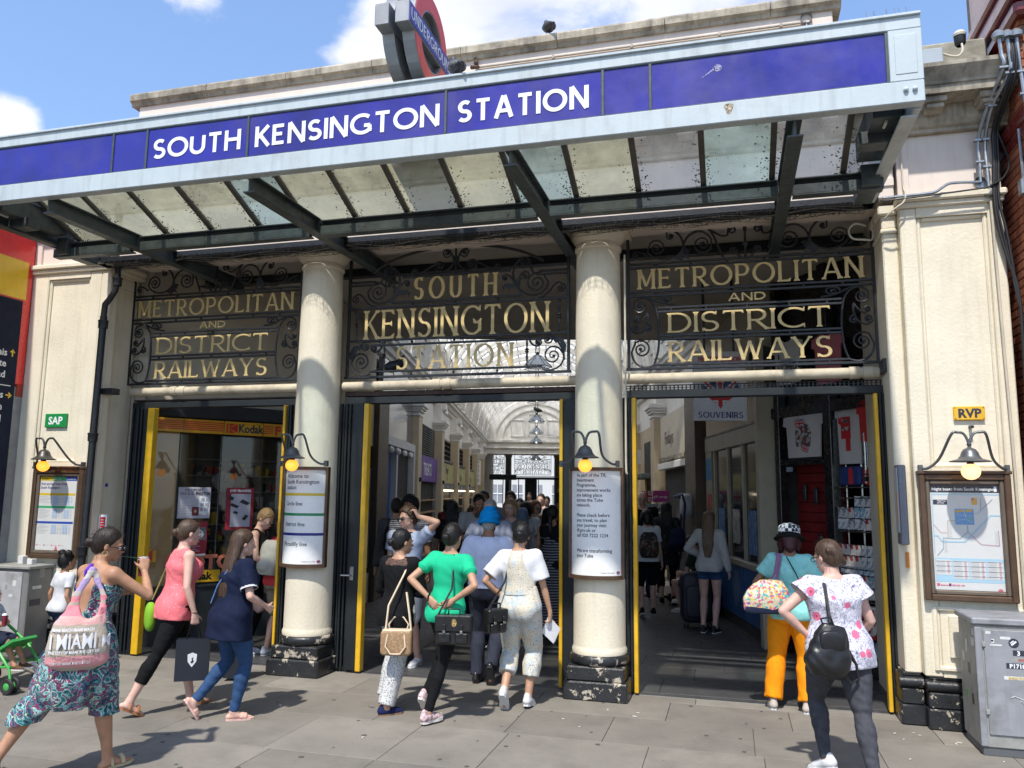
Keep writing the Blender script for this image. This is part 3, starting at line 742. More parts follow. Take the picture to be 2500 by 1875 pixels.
 def shoes(s,m,sole=(.75,.75,.75),kind='shoe',label=None):
  k = s.k
  for sd in (-1,1):
   a,FM = s.foot[sd]; F = lambda p: a + FM @ (np.array(p) * k)
   pts = [F((x,y,-.075)) for x,y in ((0,0),(0,1))]
   ol = [(-.02,-.062),(.02,-.062),(.034,-.03),(.033,.03),(.045,.10),(.038,.150),(.012,.182),(-.018,.178),(-.04,.14),(-.044,.09),(-.032,.03),(-.034,-.03)]
   T4 = Matrix(tuple(tuple(list(FM[i]) + [a[i]]) for i in range(3)) + ((0,0,0,1),))
   if kind != 'bare':
    mb = MB().prism([(x * k,y * k) for x,y in ol],-.078 * k,-.050 * k if kind == 'trainer' else -.060 * k,'z',M=T4)
   if kind in ('shoe','trainer','flat'):
    lo = np.min([F((-.08,-.1,-.09)),F((.08,.22,.12)),F((.08,-.1,.12)),F((-.08,.22,-.09)),F((-.08,.22,.1)),F((.08,-.1,-.09))],0) - .05; hi = np.max([F((-.08,-.1,-.09)),F((.08,.22,.12)),F((-.08,.22,.1)),F((-.08,-.1,.12)),F((.08,.22,-.09))],0) + .05
    v = Vol(lo,hi,min(s.res,.0075)); up = FM @ V3(0,0,1)
    v.limb([F((0,-.03,-.04)),F((0,.04,-.035)),F((0,.10,-.048)),F((0,.152,-.055))],[.039 * k,.042 * k,.043 * k,.03 * k],.015,flat=(up,1.15))
    if kind != 'flat': v.limb([F((0,.0,-.01)),F((0,.0,.015))],[.040 * k,.036 * k],.02)
    v.limb([F((0,-.05,-.03)),F((0,-.035,.0 if kind == 'flat' else .012))],[.028 * k,.028 * k],.02)
    v.cutp(F((0,0,-.066)),-up)
    v.limb([F((0,.0,.01)),F((0,0,.08))],[.034 * k,.034 * k],.006,sub=True)
    o = obj('shoe',v.mesh('shoe'),m,s.root,M=s.M,label=label)
    obj('sole',mb,mat('sole%d' % int(sole[0] * 100 + sole[1] * 31),sole,.7,var=.1,coords='obj'),o,M=s.M)
    if kind == 'trainer':
     for j in range(4):
      q = .05 + j * .022
      obj('lace',MB().tube([F((-.02,q,-.006 - j * .009)),F((0,q + .004,.004 - j * .009)),F((.02,q,-.006 - j * .009))],.003 * k,6),mat('lace',(.7,.7,.7),.8,var=0),o,M=s.M)
   elif kind == 'sandal':
    o = obj('sandal',mb,m,s.root,M=s.M,label=label)
    st = []
    for q,wd in ((.095,.016),(.02,.010)):
     pts = [F((math.cos(t) * .043,q + wd * 0,-.055 + math.sin(t) * (.042 if q > .05 else .062))) for t in np.linspace(PI,0,9)]
     obj('strap',MB().tube(pts,wd * k,6),m,o,M=s.M)
   elif kind == 'slide':
    o = obj('slide',mb,mat('sole%d' % int(sole[0] * 100 + sole[1] * 31),sole,.7,var=.1,coords='obj'),s.root,M=s.M,label=label)
    lo = F((0,.1,-.03)) - .1; v = Vol(lo,lo + .2,.007)
    v.limb([F((0,.075,-.05)),F((0,.12,-.056))],[.046 * k,.042 * k],.01,cut=True,flat=(FM @ V3(0,0,1),1.2)); v.cutp(F((0,.06,0)),FM @ V3(0,-1,0)); v.cutp(F((0,0,-.062)),FM @ V3(0,0,-1))
    obj('strap',v.mesh('strap'),m,o,M=s.M)
 def hair(s,m,kind='short',length=.3,res=None,label=None):
  H = s.HP; q = s.hs; h = res or min(s.res,.008)
  lo = s.hd + V3(-.22,-.26,-.1); hi = s.hd + V3(.22,.24,.32)
  if kind in ('long','ponylow','wavy'): lo[2] -= length + .02
  v = Vol(lo,hi,h)
  big = {'short': 1.0,'crop': .965,'bun': 1.0,'bob': 1.12,'curly': 1.2,'afro': 1.3,'long': 1.03,'wavy': 1.1,'ponylow': 1.0,'puffs': 1.0,'balding': .95,'plait': 1.02}[kind]
  v.ell(H((0,-.018,.118)),V3(.081,.098,.096) * q * big,s.RH,.01)
  v.ell(H((0,-.05,.07)),V3(.066,.06,.07) * q * min(big,1.1),s.RH,.03)
  n = s.RH @ V3(0,.80,-.60); p = H((0,.066,.158))
  sv = V3(0,0,0)
  v.cutp(p,n)
  if kind == 'bun' or kind == 'buntop':
   v.ell(H((0,-.128,.075)),V3(.036,.032,.036) * q,s.RH,.012)
  if kind == 'long' or kind == 'wavy':
   top = H((0,-.05,.12)); dn = V3(0,0,-1)
   nb = s.T((0,-.085,.44)); wd = .075 if kind == 'long' else .1
   pts = [H((0,-.045,.14)),H((0,-.065,.05)),nb + V3(0,0,.02),nb + s.RT @ V3(0,-.03,-length * .5),nb + s.RT @ V3(0,-.028,-length)]
   ax = s.RT @ V3(1,0,0)
   for off in (-1,-.33,.33,1):
    v.limb([p_ + ax * off * wd * f * .62 for p_,f in zip(pts,(.7,.9,1.1,1.1,.7))],[.05,.042,.036,.03,.012],.022)
   if kind == 'wavy': v.wrinkle(.006,45,1)
  if kind == 'bob':
   for sx in (-1,1): v.limb([H((sx * .06,-.01,.12)),H((sx * .078,.0,.05)),H((sx * .07,.01,.0))],[.04,.036,.026],.02)
   v.limb([H((0,-.07,.1)),H((0,-.08,0))],[.07,.05],.03)
  if kind == 'ponylow':
   v.limb([H((0,-.09,.08)),H((0,-.12,.03)),s.T((0,-.10,.42)),s.T((.01,-.09,.42 - length))],[.03,.028,.03,.010],.015)
   v.wrinkle(.003,60,1)
  if kind == 'plait':
   for i in range(9):
    t = i / 8; an = -1.0 + t * 2.2
    v.ell(H((math.sin(an) * .078 * (1 - .2 * t),-.075 - .02 * math.cos(an),.12 - t * .09)),V3(.024,.02,.02) * q,s.RH,.006)
  if kind == 'puffs':
   for sx in (-1,1): v.ell(H((sx * .075,-.04,.195)),V3(.046,.044,.042) * q,s.RH,.01)
  if kind in ('curly','afro'): v.wrinkle(.009,70,1,(1,.7,1.2))
  elif kind == 'short': v.wrinkle(.004,55,1,(1,.7,1.2))
  elif kind in ('long','bun','bob','puffs'): v.wrinkle(.0022,60,3,(1.5,.3,.15))
  if kind == 'balding': v.ell(H((0,.02,.20)),V3(.075,.095,.07),s.RH,.01,sub=True)
  o = obj('hair',v.mesh('hair'),m,s.root,M=s.M,label=label)
  if s.res < .009:
   me = o.data; rr = random.Random(len(me.vertices)); mb = MB(); dn = -.35 if kind in ('long','wavy') else -.12
   Mi = s.M.inverted() @ FR[o.name]
   for i in range(240 if kind == 'long' else 150):
    vt = me.vertices[rr.randrange(len(me.vertices))]; p = Mi @ vt.co; nn = Mi.to_3x3() @ vt.normal
    d = (nn * .45 + Vector((rr.uniform(-1,1),rr.uniform(-1,1),dn + rr.uniform(-.5,.2))) * .5).normalized(); L = rr.uniform(.012,.045)
    mb.tube([p - nn * .002,p + d * L * .5 + nn * .002,p + d * L + Vector((0,0,-L * .35))],.0007,3,cap=False)
   obj('loose_strands',mb,m,o,M=s.M,kind='stuff')
  return o
 def specs(s,dark=True,up=False):
  oz = .085; oy = .108
  if up: oz,oy = .185,.045
  fm = mat('black_plastic',(.012,.012,.013),.25,var=0)
  mb = MB()
  for sx in (-1,1):
   if dark:
    mb.ball(tuple(s.HP((sx * .033,oy - .004,oz))),.021,12,sc=(1.15,.5,.85))
   else: mb.tube([s.HP((sx * .033 + .021 * math.cos(t),oy,oz + .017 * math.sin(t))) for t in np.linspace(0,2 * PI,15)[:-1]],.0022,6,closed=True)
   mb.tube([s.HP((sx * .055,oy - .004,oz + .004)),s.HP((sx * .078,.06 if not up else 0,oz + .004 if not up else .15)),s.HP((sx * .08,-.01,.09 if not up else .12))],.0026,6)
  mb.tube([s.HP((-.014,oy + .004,oz + .004)),s.HP((.014,oy + .004,oz + .004))],.003,6)
  return obj('sunglasses' if dark else 'spectacles',mb,fm,s.root,M=s.M)
 def W(s,p): return tuple(s.M @ Vector(tuple(float(a) for a in p)))
def _arc(cx,cy,rx,ry,a0,a1,n=14): return [(cx + rx * math.cos(R(a0 + (a1 - a0) * i / n)),cy + ry * math.sin(R(a0 + (a1 - a0) * i / n))) for i in range(n + 1)]
GL = {
 'A': (.80,[[(0,0),(.38,1)],[(.38,1),(.42,1)],[(.42,1),(.80,0)],[(.14,.32),(.66,.32)]]),
 'B': (.58,[[(0,0),(0,1)],[(0,1),(.28,1)] + _arc(.28,.76,.24,.24,90,-90) + [(0,.52)],[(0,.52),(.30,.52)] + _arc(.30,.26,.28,.26,90,-90) + [(0,0)]]),
 'C': (.80,[_arc(.5,.5,.5,.5,48,312,22)]),
 'D': (.74,[[(0,0),(0,1)],[(0,1),(.26,1)] + _arc(.26,.5,.48,.5,90,-90,20) + [(0,0)]]),
 'E': (.52,[[(0,0),(0,1)],[(0,1),(.50,1)],[(0,.52),(.42,.52)],[(0,0),(.52,0)]]),
 'F': (.48,[[(0,0),(0,1)],[(0,1),(.50,1)],[(0,.52),(.42,.52)]]),
 'G': (.86,[_arc(.5,.5,.5,.5,48,330,22),[(.60,.42),(.90,.42)],[(.88,.42),(.88,.12)]]),
 'H': (.70,[[(0,0),(0,1)],[(.70,0),(.70,1)],[(0,.53),(.70,.53)]]),
 'I': (.0,[[(0,0),(0,1)]]),
 'K': (.62,[[(0,0),(0,1)],[(.60,1),(.02,.42)],[(.18,.56),(.64,0)]]),
 'L': (.50,[[(0,0),(0,1)],[(0,0),(.50,0)]]),
 'M': (.86,[[(.04,0),(.04,1)],[(.04,1),(.43,.16)],[(.43,.16),(.82,1)],[(.82,1),(.82,0)]]),
 'N': (.72,[[(0,0),(0,1)],[(0,1),(.72,0)],[(.72,0),(.72,1)]]),
 'O': (.98,[_arc(.49,.5,.5,.5,0,360,32)]),
 'P': (.56,[[(0,0),(0,1)],[(0,1),(.28,1)] + _arc(.28,.72,.28,.28,90,-90) + [(0,.44)]]),
 'R': (.60,[[(0,0),(0,1)],[(0,1),(.28,1)] + _arc(.28,.73,.27,.27,90,-90) + [(0,.46)],[(.24,.46),(.62,0)]]),
 'S': (.56,[_arc(.29,.745,.26,.255,40,270,14) + _arc(.27,.25,.28,.25,90,-145,14)[1:]]),
 'T': (.68,[[(.34,0),(.34,1)],[(0,1),(.68,1)]]),
 'U': (.68,[[(0,1),(0,.34)] + _arc(.34,.34,.34,.34,180,360,14) + [(.68,1)]]),
 'V': (.74,[[(0,1),(.37,0)],[(.37,0),(.74,1)]]),
 'W': (1.10,[[(0,1),(.28,0)],[(.28,0),(.55,.9)],[(.55,.9),(.82,0)],[(.82,0),(1.10,1)]]),
 'Y': (.72,[[(0,1),(.36,.46)],[(.36,.46),(.72,1)],[(.36,.48),(.36,0)]]),
 '1': (.2,[[(.2,0),(.2,1)],[(0,.8),(.2,1)]]),'3': (.5,[_arc(.25,.74,.24,.26,130,-90) + _arc(.25,.25,.26,.25,90,-130)[1:]]),
}
def glyph_mb(ch,x,y,w,h,depth,thick,thin,serif=False,oblong=1.0,y0=0.0):
 """one raised letter in the xz plane facing -y, left-bottom at (x, y); w scales widths"""
 adv,strokes = GL[ch]; mb = MB(); lay = 0
 def wid(dx,dy): a = abs(dy) / math.hypot(dx,dy); return thin + (thick - thin) * (a ** 1.3)
 def rib(pts,ws):
  nonlocal lay
  n = len(pts); L = []; Rr = []; closed = n > 4 and math.hypot(pts[0][0] - pts[-1][0],pts[0][1] - pts[-1][1]) < 1e-6
  for i,(px,pz) in enumerate(pts):
   a = pts[i - 1] if i > 0 else (pts[-2] if closed else pts[0]); b = pts[i + 1] if i < n - 1 else (pts[1] if closed else pts[-1])
   dx,dz = b[0] - a[0],b[1] - a[1]; l = math.hypot(dx,dz) or 1; nx,nz = -dz / l,dx / l
   L.append((px + nx * ws[i] / 2,pz + nz * ws[i] / 2)); Rr.append((px - nx * ws[i] / 2,pz - nz * ws[i] / 2))
  d0 = y0 - depth - lay * .0004; lay += 1
  vs = [(p[0],d0,p[1]) for p in L] + [(p[0],d0,p[1]) for p in Rr] + [(p[0],y0,p[1]) for p in L] + [(p[0],y0,p[1]) for p in Rr]
  fs = []
  for i in range(n - 1):
   fs += [(i,n + i,n + i + 1,i + 1),(2 * n + i,2 * n + i + 1,3 * n + i + 1,3 * n + i),(i,i + 1,2 * n + i + 1,2 * n + i),(n + i,3 * n + i,3 * n + i + 1,n + i + 1)]
  fs += [(0,2 * n,3 * n,n),(n - 1,2 * n - 1,4 * n - 1,3 * n - 1)]
  mb.add(vs,fs)
 tk,tn = thick * h,thin * h
 def X(p): return (x + p[0] * w * h,y + (p[1] * (1 - thin * 1.0) + thin * .5) * h) if False else (x + p[0] * w * h,y + p[1] * h)
 ends = {}
 for st in strokes:
  pts = [X(p) for p in st]
  horizontal = len(pts) == 2 and abs(pts[1][1] - pts[0][1]) < 1e-6
  if horizontal:
   z = pts[0][1]; z = min(max(z,y + tn / 2),y + h - tn / 2); pts = [(pts[0][0],z),(pts[1][0],z)]
  elif len(pts) > 4:
   pts = [(a,y + tn * .5 + (b - y) / h * (h - tn)) for a,b in pts]
  ws = []
  for i in range(len(pts)):
   a = pts[max(i - 1,0)]; b = pts[min(i + 1,len(pts) - 1)]
   if math.hypot(st[0][0] - st[-1][0],st[0][1] - st[-1][1]) < 1e-6 and i in (0,len(pts) - 1): a,b = pts[-2],pts[1]
   dx,dy = b[0] - a[0],b[1] - a[1]
   t = abs(dy) / (math.hypot(dx,dy) or 1); ww = tn + (tk - tn) * t ** 1.3
   if serif and ch in 'AVWMNKXY' and len(pts) == 2 and dx * dy > 0: ww *= .68
   ws.append(ww)
  rib(pts,ws)
  if serif:
   for e,o in ((0,1),(-1,-2)):
    px,pz = pts[e]; qx,qz = pts[o]; dx,dz = px - qx,pz - qz; l = math.hypot(dx,dz) or 1
    if len(pts) == 2 and not horizontal and (abs(pz - y) < 1e-4 or abs(pz - y - h) < 1e-4):
     if ch in 'MVWN' and (abs(st[e][0] - {'M': .43,'V': .37,'W': .28,'N': 0}[ch]) < .02 and ch != 'N'): continue
     if ch == 'A' and pz > y + h * .5: continue
     if ch in 'EDBPRL' : sg = -1
     up = -1 if abs(pz - y) < 1e-4 else 1
     hw = ws[e] / 2 + .055 * h; hw2 = ws[e] / 2 + .012 * h
     left = -hw; right = hw
     if ch in 'EDBPRLF' and st[e][0] < .01: right = ws[e] / 2
     z0_ = pz; z1_ = pz - up * .035 * h; z2_ = pz - up * .09 * h
     d0 = y0 - depth - lay * .0004; lay += 1
     poly = [(px + left,z0_),(px + right,z0_),(px + right,z1_),(px + min(right,hw2),z2_),(px - hw2,z2_),(px + left,z1_)]
     mb.prism(poly if up < 0 else poly,d0,y0,'y')
    elif horizontal and ch in 'ETLFG' and not (abs(st[e][0]) < .01 and ch in 'ELF'):
     if ch == 'E' and .3 < st[e][1] < .7: hh = .09 * h; sgn = 0
     else: hh = .17 * h; sgn = -1 if st[e][1] > .5 else 1
     dirx = 1 if px > qx else -1; d0 = y0 - depth - lay * .0004; lay += 1
     a = pz + (tn / 2 if sgn < 0 else -tn / 2)
     if sgn: poly = [(px + dirx * .02 * h,a),(px + dirx * .05 * h,a + sgn * hh),(px + dirx * .005 * h,a + sgn * hh * .95),(px - dirx * .09 * h,a + sgn * tn)]
     else: poly = [(px,pz - hh),(px + .02 * h,pz - hh),(px + .02 * h,pz + hh),(px,pz + hh),(px - .05 * h,pz)]
     mb.prism(poly,d0,y0,'y')
    elif ch in 'SCG' and len(pts) > 4 and not (ch == 'G' and e == -1):
     sgn = 1 if (pz > y + h / 2) else -1; d0 = y0 - depth - lay * .0004; lay += 1
     ox = .03 * h if (ch in 'CG' or sgn > 0) else -.03 * h
     mb.prism([(px - .02 * h + ox,pz - sgn * .05 * h),(px + .02 * h + ox,pz - sgn * .05 * h),(px + .025 * h + ox,y + (h if sgn > 0 else 0) + sgn * .0),(px - .01 * h + ox,y + (h if sgn > 0 else 0)),(px - .035 * h + (ox * .2),pz + sgn * .01 * h)],d0,y0,'y')
 return mb
def word_layout(word,x0,x1,h,gap=.20,space=.45):
 """returns list of (char, x) and the width factor so that the word spans x0..x1"""
 tot = sum(GL[c][0] for c in word if c != ' '); ng = sum(1 for c in word if c != ' ') - 1
 sp = word.count(' ') * space
 w = (x1 - x0) / h; k = (w - gap * ng - sp) / tot if tot else 1
 x = x0; out = []
 for c in word:
  if c == ' ': x += space * h; continue
  out.append((c,x)); x += GL[c][0] * k * h + gap * h
 return out,k
def put_word(word,x0,x1,z,h,y,m,parent,thick=.16,thin=.075,serif=True,depth=.012,gap=.26,M=None,join=None,name='letter',**kw):
 lay,k = word_layout(word,x0 + thick * h / 2,x1 - thick * h / 2,h,gap)
 for c,x in lay:
  mb = glyph_mb(c,x,z,k,h,depth,thick,thin,serif,y0=y)
  if join is not None: join.add(mb.v,mb.f)
  else: obj(name,mb,m,parent,M=M)
def text(s,size,m,parent,M,name='lettering',depth=0.0006,align='LEFT',bold=0.0,sx=1.0,warp=None,space=1.0):
 """flat print in the builtin typeface; the text plane is local xz of M facing -y"""
 cu = bpy.data.curves.new(name,'FONT'); cu.body = s; cu.size = size; cu.extrude = depth; cu.align_x = align
 cu.resolution_u = 2; cu.offset = bold; cu.space_character = space
 o = bpy.data.objects.new(name,cu)
 me = bpy.data.meshes.new_from_object(o)
 bpy.data.objects.remove(o); bpy.data.curves.remove(cu)
 me.transform(Matrix.Diagonal((sx,1,1,1)))
 me.transform(Matrix.Rotation(R(90),4,'X'))
 if warp:
  for v in me.vertices: v.co = warp(v.co)
 me.materials.clear()
 return obj(name,me,m,parent,M=M)
# THE SETTING
cream = mat('cream_stucco',(.76,.69,.54),.66,var=.05,vs=2.2,bump=.45,bs=34,stain=(.5,.43,.32),ss=2.3,sa=.25,streak=.13,chip=(.40,.35,.28),chs=13,cha=.75)
pale = mat('pale_stucco',(.74,.64,.56),.7,var=.05,vs=2.5,bump=.2,bs=30,stain=(.5,.44,.36),ss=1.6,sa=.25,streak=.12)
weath = mat('weathered_stone',(.42,.37,.29),.85,var=.25,vs=5,bump=.5,bs=24,stain=(.04,.036,.03),ss=1.9,sa=.95,streak=.75)
blackp = mat('black_chipped_paint',(.022,.023,.026),.34,var=.2,vs=8,bump=.35,bs=40,chip=(.44,.39,.31),chs=7,cha=.578)
iron = mat('black_iron',(.018,.020,.024),.42,var=.2,vs=14,bump=.2,bs=60)
greysteel = mat('dark_green_grey_steel',(.060,.078,.082),.5,var=.2,vs=9,bump=.15,bs=50,stain=(.02,.02,.018),ss=3.2,sa=.7)
palesteel = mat('pale_green_grey_paint',(.47,.53,.55),.5,var=.05,vs=3,bump=.12,bs=40,stain=(.22,.22,.2),ss=2.2,sa=.4,streak=.28)
blue = mat('enamel_blue',(.019,.017,.27),.32,var=.25,vs=1.6,bump=.08,bs=9,stain=(.05,.042,.22),ss=1.9,sa=.8,streak=.16,coat=.25)
whitep = mat('white_letter_paint',(.80,.81,.82),.45,var=.04,vs=9)
gold = mat('gold_letter_paint',(.62,.47,.21),.5,var=.08,vs=14,bump=.05)
yellow = mat('yellow_gate_paint',(.72,.42,.018),.42,var=.1,vs=9,bump=.1,chip=(.05,.04,.03),chs=14,cha=.68)
dark = mat('dark_recess',(.02,.02,.022),.7,var=.1)
slab_m = mat('york_stone',(.212,.193,.164),.82,var=.14,vs=2.6,bump=.35,bs=42,stain=(.11,.10,.088),ss=1.3,sa=.95,objrand=.15,chip=(.10,.09,.08),chs=16,cha=.645)
joint = mat('joint_mortar',(.10,.092,.08),.95,var=.2,vs=12,bump=.4)
tile_m = mat('dark_floor_tile',(.060,.060,.062),.45,var=.15,vs=5,bump=.1,bs=30,objrand=.08)
g = MB().box(-60,60,-60,90,-.3,-.03)
obj('ground',g,joint,kind='structure')
pav = thing('pavement',None,None,kind='structure')
r2 = random.Random(3)
spots = mat('chewing_gum',(.085,.08,.072),.8,var=0); spotl = mat('litter_paper',(.6,.56,.5),.8,var=0)
y = -4.9; row = 0
while y < .36:
 d = min((.74,.62,.80,.68,.9)[row % 5],.39 - y) if .39 - y > .3 else .39 - y
 if d < .1: break
 x = -10.5 + (row % 2) * .45 + r2.random() * .3
 while x < 4.2:
  w = r2.uniform(.72,1.25)
  if not (y > -3.0 or x > -9): pass
  e = .002; dz = r2.uniform(-.0012,.0012)
  obj('paving_slab',MB().bbox(x + e,x + w - e,y + e,y + d - e,-.06,dz,b=.0025),slab_m,pav)
  x += w
 y += d; row += 1
gum = MB()
for i in range(170):
 a,b = r2.uniform(-7.5,3),r2.uniform(-4,.3); rr = r2.uniform(.007,.024)
 gum.lathe([(0.0005,.0028),(rr * .8,.0025),(rr,.0012)],(a,b,.001),8)
tagp(obj('chewing_gum_spots',gum,spots,pav),kind='stuff')
lit = MB()
for i in range(16):
 a,b = (r2.uniform(-1.6,-.8),r2.uniform(-.9,-.2)) if i < 5 else (r2.uniform(1.2,1.8),r2.uniform(-.5,-.15)) if i < 11 else (r2.uniform(-5,2),r2.uniform(-2.6,-.5))
 M_ = trs((a,b,.004),r2.random() * 3); s_ = r2.uniform(.008,.02); lit.box(-s_,s_,-s_ * .4,s_ * .4,0,.004,M=M_)
tagp(obj('litter_scraps',lit,spotl,pav),kind='stuff')
fl = thing('floor',None,None,kind='structure')
obj('threshold',MB().bbox(-7.2,1.5,.392,.52,-.06,.002,b=.004),mat('threshold_steel',(.10,.10,.10),.4,metal=.4,var=.2),fl)
ARC = trs((0,-7.57,0),R(13.7))        # arcade frame: x across the hall, y along it, measured from the street
def AW(s_,t_,z_=0): return ARC @ Vector((s_,t_,z_))
yy = .524; row = 0
while yy < 7.6:
 x = -6.9 - yy * .25 + (row % 2) * .45
 while x < 1.9 - yy * .1:
  obj('floor_tile',MB().bbox(x + .002,x + .898,yy + .002,yy + .598,-.05,.001,b=.002),tile_m,fl); x += .9
 yy += .6; row += 1
tm = ramp_mat('far_floor',[(0,(.075,.075,.077)),(.5,(.088,.086,.084))],1.2,'cells',.4,coords='obj')
obj('far_floor',MB().box(-3.4,3.3,15.6,60,-.045,-.004),tm,fl,M=ARC)
obj('street_beyond',MB().box(-14,14,60,95,-.05,-.01),mat('pale_asphalt',(.3,.29,.28),.9,var=.1),fl,M=ARC)
# COLUMNS AND FACADE
ft = thing('station_facade','cream stucco station front with pilasters, dark cornice and long parapet','building')
def column(cx,label):
 t = thing('column',label,'column',(cx,.30,0),group='two cream columns of the entrance')
 obj('plinth',MB().bbox(cx - .302,cx + .302,-.002,.602,0,.170,b=.012),blackp,t)
 obj('plinth',MB().bbox(cx - .272,cx + .272,.028,.572,.170,.300,b=.012),blackp,t)
 prof = [(.24,.300)] + [(.262 + .028 * math.cos(a),.348 + .046 * math.sin(a)) for a in np.linspace(-PI / 2,PI / 2,9)] + [(.26,.395)]
 obj('base_ring',MB().lathe(prof,(cx,.3,0),40),blackp,t)
 prof = [(.262,.395),(.266,.43),(.254,.455)] + [(.252 - .030 * ((z - .47) / 3.9) ** 1.4 ,z) for z in np.linspace(.47,4.37,14)]
 obj('shaft',MB().lathe(prof,(cx,.3,0),48),cream,t)
 prof = [(.222,4.37),(.238,4.378),(.24,4.395),(.238,4.41),(.222,4.418),(.222,4.445),(.24,4.46),(.272,4.50),(.294,4.535),(.298,4.555)]
 obj('capital',MB().lathe(prof,(cx,.3,0),48),cream,t)
 obj('abacus',MB().bbox(cx - .31,cx + .31,-.01,.61,4.555,4.608,b=.008),cream,t)
 return t
colL = column(-4.422,'cream entrance column carrying the board that lists the lines')
colR = column(-1.270,'cream entrance column carrying the investment programme notice')
obj('lintel',MB().bbox(-7.0,1.5,.02,.60,4.61,5.18,b=.01).bbox(-7.0,1.5,.004,.03,4.72,4.80,b=.006),pale,ft)
def pier(x0,x1,px0,px1,pz0,pz1,y0,extra):
 m = MB()
 m.bbox(x0,px0,y0,.62,.42,4.49,b=.01); m.bbox(px1,x1,y0,.62,.42,4.49,b=.01)
 m.box(px0,px1,y0,.62,.42,pz0); m.box(px0,px1,y0,.62,pz1,4.49); m.box(px0,px1,y0 + .045,.62,pz0,pz1)
 for (a,b,c,d) in ((px0,px0 + .035,pz0,pz1),(px1 - .035,px1,pz0,pz1),(px0 + .035,px1 - .035,pz0,pz0 + .035),(px0 + .035,px1 - .035,pz1 - .035,pz1)):
  m.bbox(a,b,y0 + .018,y0 + .05,c,d,b=.012)
 return m
obj('pier',pier(1.525,2.36,1.665,2.235,2.16,4.40,0,0),cream,ft,label='right hand pier with a tall sunk panel')
obj('pier',pier(-8.235,-7.20,-7.985,-7.37,2.20,4.42,0,0).bbox(-7.20,-7.06,0,.12,.42,4.49,b=.01),cream,ft,label='left hand pier with a tall sunk panel')
lp = MB()
for (a,b,c,d) in ((1.60,1.64,.47,1.0),(2.27,2.31,.47,1.0),(1.64,2.27,.47,.51),(1.64,2.27,.96,1.0)): lp.bbox(a,b,-.022,.01,c,d,b=.01)
lp.bbox(1.72,2.20,-.03,.01,.58,.93,b=.01)
obj('panel_moulding',lp,cream,ft)
for (xa,xb) in ((1.392,1.523),(-7.20,-7.18)):
 m = MB().bbox(xa,xb,.10,.60,.42,4.30,b=.012)
 m.bbox(xa - .012,xb,.085,.60,4.30,4.345,b=.01); m.bbox(xa,xb,.10,.6,4.345,4.47,b=.01); m.bbox(xa - .03,xb,.06,.60,4.47,4.56,b=.012)
 obj('pilaster',m,cream,ft)
for (xa,xb,y0) in ((1.525,2.36,0),(-8.235,-7.09,0)):
 m = MB(); m.bbox(xa - .01,xb + .01,y0 - .03,.6,4.49,4.54,b=.01); m.bbox(xa - .03,xb + .03,y0 - .06,.6,4.54,4.60,b=.012)
 obj('impost',m,cream,ft)
 m = MB().bbox(xa,xb,y0 + .03,.6,4.60,5.18,b=.006); m.bbox(xa,xa + .1,y0,.05,4.6,5.18,b=.006); m.bbox(xb - .12,xb,y0,.05,4.6,5.18,b=.006)
 obj('frieze_block',m,pale,ft)
for (xa,xb) in ((1.34,1.53),(1.53,2.40),(-8.26,-7.04),(-7.22,-7.10)):
 y0 = -.012 if xb - xa > .3 else .09
 m = MB().bbox(xa,xb,y0 - .02,.62,0,.165,b=.012); m.bbox(xa + .012,xb - .004,y0,.62,.165,.295,b=.012)
 m.tube([(xa + .0,y0 + .03,.345),(xb - .002,y0 + .03,.345)],.046,12); m.box(xa + .01,xb - .01,y0 + .04,.61,.295,.40)
 m.bbox(xa + .03,xb - .02,y0 + .02,.61,.395,.425,b=.006)
 obj('pier_base',m,blackp,ft)
def prof_run(prof,x0,x1):
 return MB().prism([(y_,z_) for y_,z_ in prof],x0,x1,'x')
corn = [(.6,5.18),(-.03,5.18),(-.03,5.21),(-.06,5.225),(-.085,5.26),(-.10,5.285),(-.10,5.40),(-.335,5.402),(-.34,5.47),(-.355,5.475),(-.36,5.50),(-.40,5.56),(-.435,5.60),(-.44,5.635),(.6,5.70)]
obj('cornice',prof_run(corn,-8.3,2.44),weath,ft)
mod0 = None
for i in range(25):
 x = -8.12 + i * .432
 if x > 2.4: break
 if mod0 is None:
  mod0 = obj('modillion',MB().bbox(-.09,.09,-.30,-.09,5.345,5.399,b=.006).bbox(-.07,.07,-.27,-.09,5.305,5.345,b=.006),weath,ft,M=trs((x,0,0)))
 else:
  c = mod0.copy(); col.objects.link(c); c.parent = ft; c.location.x = x + 8.12
obj('attic_wall',MB().bbox(-7.13,1.09,.30,.7,5.68,6.72,b=.01).bbox(-7.16,1.11,.27,.7,5.69,5.80,b=.01),pale,ft)
cop = [(.72,6.70),(.27,6.70),(.26,6.735),(.225,6.76),(.222,6.83),(.24,6.855),(.72,6.90)]
xs = [-7.22,-6.1,-5.0,-3.88,-2.8,-1.7,-.55,.5,1.17]
for a,b in zip(xs,xs[1:]):
 obj('coping_stone',prof_run(cop,a + .003,b - .003),weath,ft)
obj('flared_bracket',MB().prism([(-7.13,6.5),(-7.17,6.25),(-7.22,6.0),(-7.3,5.72),(-7.0,5.72),(-7.0,6.6)],.34,.66,'y').prism([(1.09,6.5),(1.12,6.25),(1.18,6.0),(1.24,5.72),(1.0,5.72),(1.0,6.6)],.34,.66,'y'),pale,ft)
obj('roof_block',MB().bbox(1.34,2.33,-.02,.7,5.705,6.04,b=.02),mat('rough_render',(.33,.31,.25),.95,var=.25,vs=6,bump=.7,bs=18,stain=(.12,.12,.10),ss=2,sa=.6),ft)
